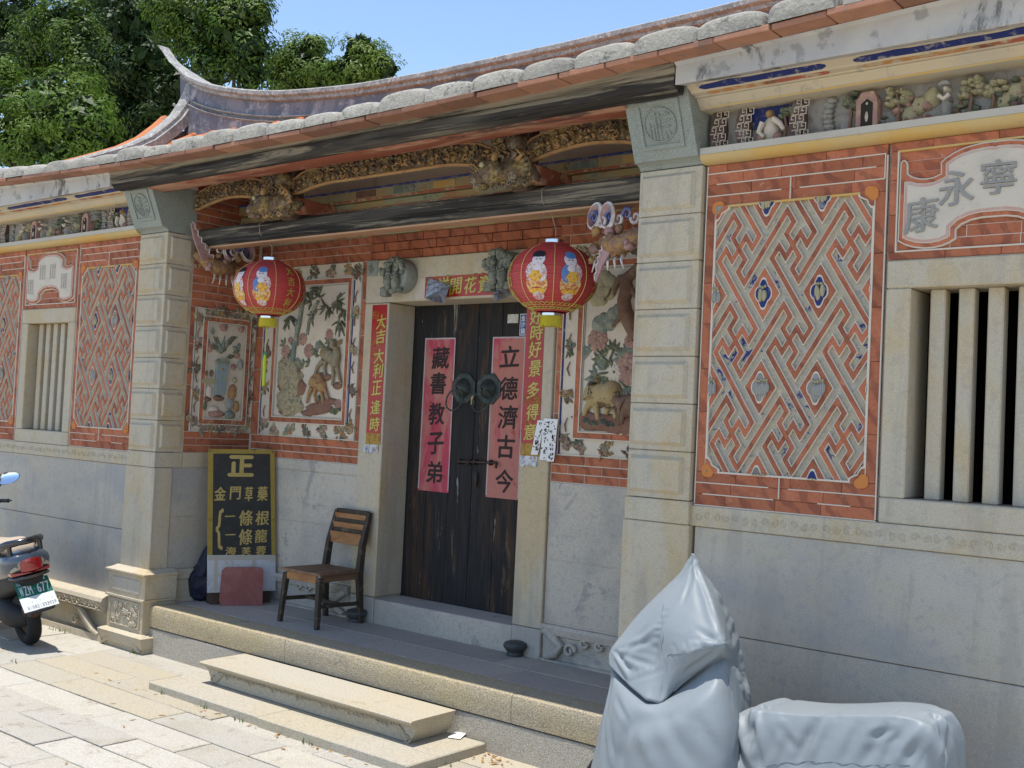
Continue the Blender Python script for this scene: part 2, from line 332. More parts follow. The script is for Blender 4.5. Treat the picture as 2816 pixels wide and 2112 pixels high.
# ------------------------------------------------------------------ mesh helpers
ORG = {}
CHAMF = [(-1, -1, -1)]
class MB:
    def __init__(s):
        s.v = []; s.f = []; s.m = []
    def add(s, vs, fs, m=0):
        n = len(s.v)
        s.v += [tuple(p) for p in vs]
        for f in fs:
            s.f.append([n + i for i in f]); s.m.append(m)
        return s
    def box(s, x0, x1, y0, y1, z0, z1, m=0):
        vs = [(x0, y0, z0), (x1, y0, z0), (x1, y1, z0), (x0, y1, z0), (x0, y0, z1), (x1, y0, z1), (x1, y1, z1), (x0, y1, z1)]
        return s.add(vs, [(0, 3, 2, 1), (4, 5, 6, 7), (0, 1, 5, 4), (1, 2, 6, 5), (2, 3, 7, 6), (3, 0, 4, 7)], m)
    def cbox(s, x0, x1, y0, y1, z0, z1, c=.004, m=0):
        lo = (x0, y0, z0); hi = (x1, y1, z1)
        vs = []; idx = {}
        for sx in (0, 1):
            for sy in (0, 1):
                for sz in (0, 1):
                    p = [(lo, hi)[sx][0], (lo, hi)[sy][1], (lo, hi)[sz][2]]
                    d = [1 if not sx else -1, 1 if not sy else -1, 1 if not sz else -1]
                    for a in range(3):                       # vertex lying on the face with normal axis a
                        q = list(p)
                        for k in range(3):
                            if k != a: q[k] += d[k] * c
                        idx[(sx, sy, sz, a)] = len(vs); vs.append(tuple(q))
        fs = []
        I = lambda x, y, z, a: idx[(x, y, z, a)]
        for t in (0, 1):
            fs.append([I(t, 0, 0, 0), I(t, 1, 0, 0), I(t, 1, 1, 0), I(t, 0, 1, 0)][::1 if t else -1])
            fs.append([I(0, t, 0, 1), I(0, t, 1, 1), I(1, t, 1, 1), I(1, t, 0, 1)][::1 if t else -1])
            fs.append([I(0, 0, t, 2), I(1, 0, t, 2), I(1, 1, t, 2), I(0, 1, t, 2)][::1 if t else -1])
        for a in (0, 1):
            for b in (0, 1):
                fs.append([I(0, a, b, 1), I(1, a, b, 1), I(1, a, b, 2), I(0, a, b, 2)])
                fs.append([I(a, 0, b, 0), I(a, 1, b, 0), I(a, 1, b, 2), I(a, 0, b, 2)])
                fs.append([I(a, b, 0, 0), I(a, b, 1, 0), I(a, b, 1, 1), I(a, b, 0, 1)])
        for x in (0, 1):
            for y in (0, 1):
                for z in (0, 1):
                    fs.append([I(x, y, z, 0), I(x, y, z, 1), I(x, y, z, 2)])
        return s.add(vs, fs, m)
    def prism(s, poly, axis, d0, d1, m=0, cap=None, inset=0.0):
        """2-D polygon (a,b) extruded along axis; axis 'y': (a,b)=(x,z); 'x': (y,z); 'z': (x,y)"""
        def P(a, b, d):
            return {'y': (a, d, b), 'x': (d, a, b), 'z': (a, b, d)}[axis]
        n = len(poly)
        vs = [P(a, b, d0) for a, b in poly] + [P(a, b, d1) for a, b in poly]
        s.add(vs, [(i, (i + 1) % n, n + (i + 1) % n, n + i) for i in range(n)], m)
        k = m if cap is None else cap
        s.add(vs, [tuple(range(n))], k)
        s.add(vs, [tuple(range(2 * n - 1, n - 1, -1))], m)
        return s
    def tube(s, pts, rad, n=8, m=0, caps=True, up=None, flat=1.0):
        pts = [Vector(p) for p in pts]
        k = len(pts)
        if not isinstance(rad, (list, tuple)): rad = [rad] * k
        vs = []
        prev = None
        for i, p in enumerate(pts):
            t = (pts[min(i + 1, k - 1)] - pts[max(i - 1, 0)])
            if t.length < 1e-9: t = Vector((0, 0, 1))
            t.normalize()
            ref = prev if prev is not None else (Vector(up) if up else (Vector((0, 0, 1)) if abs(t.z) < .9 else Vector((1, 0, 0))))
            a = ref - t * ref.dot(t)
            if a.length < 1e-6: a = t.orthogonal()
            a.normalize(); b = t.cross(a); prev = a
            for j in range(n):
                th = 2 * math.pi * j / n
                vs.append(p + (a * math.cos(th) + b * math.sin(th) * flat) * rad[i])
        fs = [(i * n + j, i * n + (j + 1) % n, (i + 1) * n + (j + 1) % n, (i + 1) * n + j) for i in range(k - 1) for j in range(n)]
        if caps:
            fs += [tuple(range(n - 1, -1, -1)), tuple((k - 1) * n + j for j in range(n))]
        return s.add(vs, fs, m)
    def ell(s, c, r, nu=10, nv=7, m=0, rot=None, bump=0.0, seed=0):
        c = Vector(c); vs = []
        if not isinstance(r, (list, tuple)): r = (r, r, r)
        for i in range(nv + 1):
            ph = math.pi * i / nv
            for j in range(nu):
                th = 2 * math.pi * j / nu
                d = Vector((math.sin(ph) * math.cos(th), math.sin(ph) * math.sin(th), math.cos(ph)))
                k = 1.0
                if bump: k += bump * mnoise.noise(d * 2.3 + Vector((seed * 3.1, seed * 1.7, seed)))
                q = Vector((d.x * r[0], d.y * r[1], d.z * r[2])) * k
                if rot: q = rot @ q
                vs.append(c + q)
        fs = [(i * nu + j, (i + 1) * nu + j, (i + 1) * nu + (j + 1) % nu, i * nu + (j + 1) % nu) for i in range(nv) for j in range(nu)]
        return s.add(vs, fs, m)
    def lathe(s, prof, c, n=20, m=0, axis='z'):
        vs = []
        for r, h in prof:
            for j in range(n):
                th = 2 * math.pi * j / n
                a, b = r * math.cos(th), r * math.sin(th)
                vs.append({'z': (c[0] + a, c[1] + b, c[2] + h), 'y': (c[0] + a, c[1] + h, c[2] + b), 'x': (c[0] + h, c[1] + a, c[2] + b)}[axis])
        k = len(prof)
        fs = [(i * n + j, i * n + (j + 1) % n, (i + 1) * n + (j + 1) % n, (i + 1) * n + j) for i in range(k - 1) for j in range(n)]
        return s.add(vs, fs, m)
    def xf(s, M):
        s.v = [tuple(M @ Vector(p)) for p in s.v]
        return s
    def build(s, name, mats, parent=None, origin=None, smooth=0, kind=None, flip=True):
        if isinstance(mats, str): mats = [mats]
        vs = np.array(s.v, dtype=float)
        if origin is None:
            lo, hi = vs.min(0), vs.max(0)
            origin = Vector(((lo[0] + hi[0]) / 2, (lo[1] + hi[1]) / 2, lo[2]))
        me = bpy.data.meshes.new(name)
        me.from_pydata([tuple(p - np.array(origin)) for p in vs], [], s.f)
        for k in mats: me.materials.append(MATS[k])
        me.polygons.foreach_set('material_index', s.m)
        if flip:
            bm = bmesh.new(); bm.from_mesh(me)
            bmesh.ops.remove_doubles(bm, verts=bm.verts, dist=1e-6)
            bmesh.ops.recalc_face_normals(bm, faces=bm.faces)
            bm.to_mesh(me); bm.free()
        if smooth:
            me.shade_smooth()
            if smooth < 180: me.set_sharp_from_angle(angle=R(smooth))
        return place(name, me, origin, parent, kind)

def place(name, me, origin, parent=None, kind=None):
    o = bpy.data.objects.new(name, me)
    COL.objects.link(o)
    origin = Vector(origin)
    ORG[o.name] = origin.copy()
    if parent is not None:
        o.parent = parent
        o.location = origin - ORG[parent.name]
    else:
        o.location = origin
    if kind: o['kind'] = kind
    return o
def thing(name, label, cat, loc, group=None):
    o = place(name, None, loc)
    return tag(o, label, cat, group)
def part(name, loc, parent):
    return place(name, None, loc, parent)
def tag(o, label, cat, group=None):
    o['label'] = label; o['category'] = cat
    if group: o['group'] = group
    return o
_bc = {}
def block(name, matname, x0, x1, y0, y1, z0, z1, parent, c=.003, q=.002):
    """a single brick / slab / plank, mesh data shared between equal sizes"""
    key = (matname, round((x1 - x0) / q), round((y1 - y0) / q), round((z1 - z0) / q), c)
    if key not in _bc:
        m = MB(); hx, hy, hz = key[1] * q / 2, key[2] * q / 2, key[3] * q / 2
        if c: m.cbox(-hx, hx, -hy, hy, -hz, hz, c)
        else: m.box(-hx, hx, -hy, hy, -hz, hz)
        me = bpy.data.meshes.new(name)
        me.from_pydata(m.v, [], m.f)
        bm = bmesh.new(); bm.from_mesh(me); bmesh.ops.recalc_face_normals(bm, faces=bm.faces); bm.to_mesh(me); bm.free()
        me.materials.append(MATS[matname])
        _bc[key] = me
    return place(name, _bc[key], ((x0 + x1) / 2, (y0 + y1) / 2, (z0 + z1) / 2), parent)

_tc = {}
def glyph(ch, depth=.0, bold=0.0):
    key = (ch, depth, bold)
    if key not in _tc:
        cu = bpy.data.curves.new('t', 'FONT')
        cu.body = ch; cu.size = 1.0; cu.extrude = depth; cu.offset = bold; cu.resolution_u = 2
        o = bpy.data.objects.new('t', cu); COL.objects.link(o)
        dg = bpy.context.evaluated_depsgraph_get()
        me = bpy.data.meshes.new_from_object(o.evaluated_get(dg))
        bpy.data.objects.remove(o); bpy.data.curves.remove(cu)
        vs = np.array([tuple(v.co) for v in me.vertices]) if len(me.vertices) else np.zeros((1, 3))
        lo, hi = vs.min(0), vs.max(0)
        vs = vs - [(lo[0] + hi[0]) / 2, (lo[1] + hi[1]) / 2, 0]
        _tc[key] = (vs, [tuple(p.vertices) for p in me.polygons], hi - lo)
        bpy.data.meshes.remove(me)
    return _tc[key]
def glyph_at(mb, ch, c, right, up, w, h, m=0, depth=0.0, bold=0.0, fit=True, skew=0.0, ext=0.0, fatten=()):
    """glyph scaled to w x h (metres) centred at c"""
    vs, fs, dim = glyph(ch, 1.0 if ext else 0.0, bold)
    right = Vector(right).normalized(); up = Vector(up).normalized()
    sx = w / max(dim[0], .3) if fit else h
    sy = h / max(dim[1], .3) if fit else h
    if fit and ch in '一': sy = sx
    c = Vector(c)
    nrm = right.cross(up)
    fat = 0.0
    pts = [c + right * ((p[0] + skew * p[1]) * sx) + up * (p[1] * sy + skew * .5 * p[0] * sy) + nrm * (depth + p[2] * ext) for p in vs]
    mb.add(pts, fs, m)
    for k, (du, dv) in enumerate(fatten):
        q = right * du + up * dv + nrm * (.00025 * (k + 1)); mb.add([p + q for p in pts], fs, m)
# ------------------------------------------------------------------ ground
CX, YP, YW, YR, PZ = -5.75, 5.27, 5.30, 6.22, .38
g = MB(); g.add([(-400, -400, -.03), (400, -400, -.03), (400, 400, -.03), (-400, 400, -.03)], [(0, 1, 2, 3)])
ground = g.build('ground', 'ground_far', kind='structure', flip=False)
g = MB(); g.add([(-14, 1.2, -.012), (1.5, 1.2, -.012), (1.5, 5.6, -.012), (-14, 5.6, -.012)], [(0, 1, 2, 3)])
pavement = g.build('pavement', 'paving_joint', kind='structure', flip=False)
def slab(x0, x1, y0, y1, m='paving', z=0.0, tilt=0.0):
    j = .0045
    hx, hy = x1 - x0 - 2 * j, y1 - y0 - 2 * j
    mb = MB(); n = max(2, int(hx / .16)); k = max(2, int(hy / .12))
    # slightly uneven outline so that the joints are not ruled
    dz = rnd.uniform(-.004, .004)
    ed = lambda: rnd.uniform(-.0035, .0035)
    top = [(x0 + j + hx * i / n, y0 + j + (ed() if 0 < i < n else 0)) for i in range(n + 1)] + [(x1 - j + ed(), y0 + j + hy * i / k) for i in range(1, k)] + \
          [(x1 - j - hx * i / n, y1 - j + (ed() if 0 < i < n else 0)) for i in range(n + 1)] + [(x0 + j + ed(), y1 - j - hy * i / k) for i in range(1, k)]
    cxx, cyy = (x0 + x1) / 2, (y0 + y1) / 2
    b = .006
    ins = [(cxx + (a - cxx) * (1 - 2 * b / hx), cyy + (c - cyy) * (1 - 2 * b / hy)) for a, c in top]
    N = len(top)
    vs = [(a, c, z + dz) for a, c in ins] + [(a, c, z + dz - .005) for a, c in top] + [(a, c, z - .03) for a, c in top]
    mb.add(vs, [tuple(range(N))] + [(i, N + i, N + (i + 1) % N, (i + 1) % N) for i in range(N)] + [(N + i, 2 * N + i, 2 * N + (i + 1) % N, N + (i + 1) % N) for i in range(N)])
    return mb.build('paving_slab', m, pavement)
rows = [1.30, 1.62, 1.90, 2.19, 2.47, 2.80, 3.10, 3.385, 3.65, 3.90, 4.17, 4.46, 4.74, 5.02, 5.30]
for i in range(len(rows) - 1):
    y0, y1 = rows[i], rows[i + 1]
    x = (-13.6 if y1 < 4.2 else -8.28) + (rnd.uniform(-.6, 0) if y1 < 4.2 else 0)
    xend = 1.2
    while x < xend:
        L = rnd.choice((.95, 1.1, 1.25, 1.45, 1.6)) * rnd.uniform(.9, 1.1)
        x1 = min(x + L, xend + .3)
        # known joints of the photograph
        for jy, jx in ((4.32, -7.52), (3.5, -6.24), (3.75, -5.96), (4.03, -6.54), (4.6, -7.3)):
            if y0 < jy < y1 and x < jx < x1 + .35: x1 = jx
        slab(x, x1, y0, y1, 'paving_gold' if (y1 > 4.4 and x < -6.8 and rnd.random() < .75) or (y1 > 4.4 and rnd.random() < .3) else 'paving')
        x = x1
x = -8.28
for W in (.42, .40, .44, .42, .40, .45, .42, .42, .4, .45, .5):       # strip in front of the left wing: slabs laid across
    y = 4.17
    cuts = [4.17, rnd.uniform(4.55, 4.75), 5.30]
    for a, b in zip(cuts, cuts[1:]): slab(x - W, x, a, b, rnd.choice(('paving', 'paving_gold')))
    x -= W

# ------------------------------------------------------------------ the house
house = thing('courtyard_house', 'old granite and red brick house with swallowtail roof ridge and recessed porch', 'house', (CX, 6.5, 0))

# platform of the porch
plat = part('porch_platform', (CX, 5.7, 0), house)
xe = -8.008
for w_ in (1.72, 2.1, .95):
    mb = MB(); n = 24
    x0, x1 = xe + .002, xe + w_ - .002
    pr = [(5.285, .205), (5.268, .212), (5.262, .30), (5.264, .355), (5.272, .376), (5.285, .381), (5.52, .380), (5.52, .205)]
    vs = []
    for i in range(n + 1):
        xx = x0 + (x1 - x0) * i / n
        for (yy, zz) in pr:
            k = mnoise.noise(Vector((xx * 3, yy * 9, zz * 9))) * .006
            vs.append((xx, yy + k, zz + (k * .3 if zz > .3 else 0)))
    q = len(pr)
    mb.add(vs, [(i * q + j, (i + 1) * q + j, (i + 1) * q + (j + 1) % q, i * q + (j + 1) % q) for i in range(n) for j in range(q)] + [tuple(range(q)), tuple(n * q + j for j in range(q))])
    mb.build('edge_stone', 'granite_gold', plat, smooth=40)
    xe += w_
xe = -8.008
for w_ in (1.3, 1.55, 1.9):
    block('base_stone', 'granite_grey', xe + .003, xe + w_ - .003, 5.272, 5.52, -.02, .2, plat, c=.006)
    xe += w_
for r_, (y0, y1) in enumerate(((5.52, 5.86), (5.86, 6.20))):
    xe = -8.05
    for w_ in ((1.5, 1.7, 1.42) if r_ else (2.2, 1.3, 1.12)):
        block('floor_slab', 'porch_floor', xe + .002, xe + w_ - .002, y0 + .002, y1 - .002, .30, PZ + (.001 if r_ else 0), plat, c=.004)
        xe += w_
mb = MB(); mb.box(-8.2, -3.3, 5.55, 6.6, -.02, .3); mb.build('core', 'granite_grey', plat)

# loose-laid front slab and carved step
ls = MB(); ls.cbox(-6.95, -5.72, 4.60, 5.262, -.02, .058, .007); ls.cbox(-5.715, -4.365, 4.585, 4.83, -.02, .06, .007); ls.cbox(-5.715, -4.37, 4.835, 5.262, -.02, .058, .007)
lo = tag(ls.build('landing_slab', 'paving_gold'), 'low flat stone landing in front of the porch, below the carved step', 'stone slab')
step = thing('stone_step', 'carved granite step block with rounded ends on the low landing', 'step', (-5.66, 5.05, .06))
mb = MB()
prof = [(4.905, .062), (4.905, .150), (4.872, .175), (4.842, .190), (4.838, .203), (4.846, .210), (4.905, .212), (4.909, .209), (4.914, .212), (5.235, .213), (5.235, .062)]
n = 60; q = len(prof)
vs = []
XL, XR = -6.70, -4.60
for i in range(n + 1):
    t = i / n
    for (yy, zz) in prof:
        xx = XL + (XR - XL) * t
        # the underside curves in at both ends
        kz = zz
        if zz < .1:
            e = min(xx - XL, XR - xx)
            if e < .10: xx += (1 if t < .5 else -1) * (.07 * (1 - e / .10) ** 1.5)
        elif zz < .16:
            e = min(xx - XL, XR - xx)
            if e < .10: xx += (1 if t < .5 else -1) * (.012 * (1 - e / .10))
        vs.append((xx, yy + mnoise.noise(Vector((xx * 5, yy * 5, zz * 9))) * .003, kz))
mb.add(vs, [(i * q + j, (i + 1) * q + j, (i + 1) * q + (j + 1) % q, i * q + (j + 1) % q) for i in range(n) for j in range(q)] + [tuple(range(q)), tuple(n * q + j for j in range(q))])
mb.build('block', 'granite_step' if 'granite_step' in MATS else 'paving_gold', step, smooth=35)
mb = MB()       # carved scroll border along the front edge
def scroll(mb, c, r, turns=1.4, sgn=1, rad=.006, plane=lambda a, b: (a, 0, b), n=16, m=0, start=0.0):
    pts = []
    for i in range(n + 1):
        t = i / n; th = start + sgn * t * turns * 2 * math.pi; rr = r * (1 - .8 * t)
        pts.append(plane(c[0] + rr * math.cos(th), c[1] + rr * math.sin(th)))
    mb.tube(pts, [rad * (1 - .4 * i / n) for i in range(n + 1)], 6, m)
pl = lambda a, b: (a, 4.902 - max(0, (b - .15)) * .9, b)
k = 0
xx = XL + .16
while xx < XR - .16:
    scroll(mb, (xx, .152), .022, 1.2, 1 if k % 2 else -1, .006, pl, 12, start=rnd.uniform(0, 6))
    if k % 2 == 0:
        mb.tube([pl(xx - .03, .142), pl(xx, .130 - .012 * math.sin(k)), pl(xx + .035, .142)], [.004, .006, .004], 5)
    xx += .042; k += 1
for s_, x_ in ((1, XL), (-1, XR)):
    for d, r_ in ((.0, .012), (.02, .010), (.04, .008)):
        mb.tube([pl(x_ + s_ * (.17 + d), .150), pl(x_ + s_ * (.13 + d), .120), pl(x_ + s_ * (.10 + d), .09), pl(x_ + s_ * (.085 + d * .6), .072)], [r_ * .6, r_, r_, r_ * .7], 6)
    scroll(mb, (x_ + s_ * .085, .085), .03, 1.2, s_, .009, pl, 14)
mb.build('carving', 'paving_gold', step, smooth=60)
sp = MB(); P0 = atz(1231, 2028, .064); P1 = atz(1241, 2015, .064)
vs = [P0, P0 + Vector((.075, .03, 0)), P1 + Vector((.09, .05, .012)), P1 + Vector((.01, .012, .004))]
sp.add(vs + [v + Vector((0, 0, .0012)) for v in vs], [(0, 1, 2, 3), (4, 5, 6, 7), (0, 1, 5, 4), (1, 2, 6, 5), (2, 3, 7, 6), (3, 0, 4, 7)])
tag(sp.build('paper_scrap', 'white_paper'), 'small white paper scrap lying on the landing slab right of the step', 'paper')

# ---- pillars
def pillar(s):
    X = lambda o: CX + s * o
    def xr(a, b):
        p, q_ = X(a), X(b); return min(p, q_), max(p, q_)
    pil = part('pillar', (X(2.51), 5.4, 0), house)
    x0, x1 = xr(2.31, 2.71)
    zs = [1.63, 1.893, 2.153, 2.413, 2.675, 2.938, 3.198, 3.458]
    for i in range(7):
        z0, z1 = zs[i] + .0015, zs[i + 1] - .0015
        mb = MB(); mb.cbox(x0, x1, YP, 5.53, z0, z1, .004)
        def cushion(P):     # raised field with sloping margins
            a = [(0, 0), (1, 0), (1, 1), (0, 1)]
            o = [P(*t, 0) for t in a]; i1 = [P(.05 + .85 * u, .11 + .78 * v, .0) for u, v in a]; i2 = [P(.09 + .77 * u, .18 + .64 * v, .021) for u, v in a]
            mb.add(i1 + i2, [(k, (k + 1) % 4, 4 + (k + 1) % 4, 4 + k) for k in range(4)] + [(4, 5, 6, 7)])
        cushion(lambda u, v, d: (x0 + (x1 - x0) * u, YP - .001 - d, z0 + (z1 - z0) * v))
        xs = x1 if s < 0 else x0; sg = 1 if s < 0 else -1
        cushion(lambda u, v, d: (xs + sg * (.001 + d), YP + .02 + .23 * u, z0 + (z1 - z0) * v))
        mb.build('quoin_block', 'stone_warm', pil)
    # band and lower shaft
    block('band_stone', 'stone_warm', x0 - .006, x1 + .006, YP - .006, 5.53, 1.503, 1.628, pil, c=.004)
    block('shaft_stone', 'stone_warm', x0 - .015, x1 + .01, YP - .004, 5.44, .665, 1.50, pil, c=.005)
    # capital leaning out
    mb = MB()
    pr = [(5.275, 3.462), (5.262, 3.480), (5.235, 3.492), (5.212, 3.497), (5.070, 3.842), (5.54, 3.842), (5.54, 3.462)]
    mb.prism(pr, 'x', x0 - .002, x1 + .002)
    cap = mb.build('capital', 'capital_stone', pil)
    mb = MB()
    A, B = Vector((0, 5.212, 3.497)), Vector((0, 5.070, 3.842))
    up = (B - A); L = up.length; up.normalize(); nr = Vector((0, -1, 0)) - up * (-up.y); nr.normalize()
    def cp(u, v, d=0):      # u 0..1 across, v 0..1 up the sloping face
        return Vector((x0 + (x1 - x0) * u, 0, 0)) + A + up * (L * v) + nr * d
    fr = [(.16, .16), (.84, .16), (.84, .86), (.16, .86)]; fi = [(.22, .22), (.78, .22), (.78, .80), (.22, .80)]
    for i in range(4):
        j = (i + 1) % 4
        a, b, c_, d_ = cp(*fr[i], .001), cp(*fr[j], .001), cp(*fi[j], .001), cp(*fi[i], .001)
        t = [p + nr * .008 for p in (a, b, c_, d_)]
        mb.add([a, b, c_, d_] + t, [(4, 5, 6, 7), (0, 1, 5, 4), (2, 3, 7, 6)])
    ring = [cp(.5 + .25 * math.cos(th), .51 + .25 * math.sin(th), .005) for th in [i * math.pi / 14 for i in range(29)]]
    mb.tube(ring, .005, 5)
    for a in [((.36, .62), (.52, .66)), ((.44, .70), (.44, .30)), ((.34, .55), (.34, .34)), ((.39, .50), (.40, .30)), ((.52, .62), (.66, .66)), ((.53, .54), (.67, .57)), ((.53, .46), (.66, .48)), ((.5, .70), (.5, .28)), ((.57, .40), (.59, .30)), ((.62, .42), (.66, .32)), ((.36, .46), (.47, .50))]:
        mb.tube([cp(*a[0], .004), cp(*a[1], .004)], .0055, 5)
    mb.build('capital_relief', 'capital_stone', pil, smooth=50)
    # pedestal
    c0 = (x0 + x1) / 2 + (.10 if s > 0 else 0)
    def ring_prof(name, prof, m='stone_warm'):
        # prof: list of (outset half width, front y, z)
        mb = MB(); vs = []
        for (hw, fy, z) in prof:
            vs += [(c0 - hw, fy, z), (c0 + hw, fy, z), (c0 + hw, 5.50, z), (c0 - hw, 5.50, z)]
        k = len(prof)
        fs = [(i * 4 + j, i * 4 + (j + 1) % 4, (i + 1) * 4 + (j + 1) % 4, (i + 1) * 4 + j) for i in range(k - 1) for j in range(4)] + [(0, 1, 2, 3), tuple(4 * (k - 1) + j for j in range(4))]
        mb.add(vs, fs); return mb.build(name, m, pil)
    ring_prof('pedestal_cap', [(.272, 5.205, .43), (.272, 5.205, .612), (.288, 5.178, .625), (.288, 5.178, .636), (.25, 5.215, .650), (.225, 5.25, .668)])
    block('recessed_field', 'stone_grey', c0 - .20, c0 + .20, 5.198, 5.22, .465, .575, pil, c=.003)
    ring_prof('pedestal_block', [(.262, 5.205, .15), (.262, 5.205, .405), (.28, 5.185, .413), (.28, 5.185, .428)])
    ring_prof('pedestal_foot', [(.30, 5.195, -.01), (.30, 5.195, .03), (.31, 5.180, .04), (.322, 5.160, .10), (.325, 5.155, .128), (.30, 5.18, .142), (.27, 5.20, .15)])
    mb = MB(); r2 = random.Random(3 + s)
    pl = lambda a, b: (c0 + a, 5.200, b)
    for k in range(34):             # pierced flower relief
        a, b = r2.uniform(-.19, .19), r2.uniform(.20, .375)
        if abs(a) > .2: continue
        if k % 3 == 0:
            for j in range(6):
                th = j * math.pi / 3 + k; mb.ell((c0 + a + .017 * math.cos(th), 5.200, b + .017 * math.sin(th)), (.012, .010, .010), 6, 4)
            mb.ell((c0 + a, 5.197, b), (.009, .012, .009), 6, 4)
        elif k % 3 == 1:
            scroll(mb, (a, b), .03, .9, r2.choice((-1, 1)), .006, pl, 10, start=r2.uniform(0, 6))
        else:
            th = r2.uniform(0, 6)
            mb.ell((c0 + a, 5.201, b), (.028, .010, .009), 6, 4, rot=Matrix.Rotation(th, 3, 'Y'))
    for a0, a1, b0, b1 in ((-.215, .215, .185, .192), (-.215, .215, .388, .395), (-.222, -.212, .185, .395), (.212, .222, .185, .395)):
        mb.box(c0 + a0, c0 + a1, 5.195, 5.207, b0, b1)
    mb.build('flower_carving', 'stone_warm', pil, smooth=60)
    mb = MB(); k = 0
    a = -.29
    while a < .29:
        scroll(mb, (a, .105), .016, 1.0, 1 if k % 2 else -1, .005, lambda p, q: (c0 + p, 5.158 + (.128 - q) * .3, q), 9); a += .03; k += 1
    for sg in (-1, 1):
        for d in (0, .025):
            pts = [(c0 + sg * (.16 + d), 5.172, .075), (c0 + sg * (.20 + d), 5.178, .055), (c0 + sg * (.235 + d), 5.178, .03), (c0 + sg * (.275 + d * .5), 5.180, .018)]
            mb.tube(pts, [.006, .012, .011, .008], 6)
        scroll(mb, (sg * .28, .035), .02, 1.2, sg, .007, lambda p, q: (c0 + p, 5.183, q), 10)
    mb.build('foot_carving', 'stone_warm', pil, smooth=60)
    return pil
for s in (-1, 1): pillar(s)

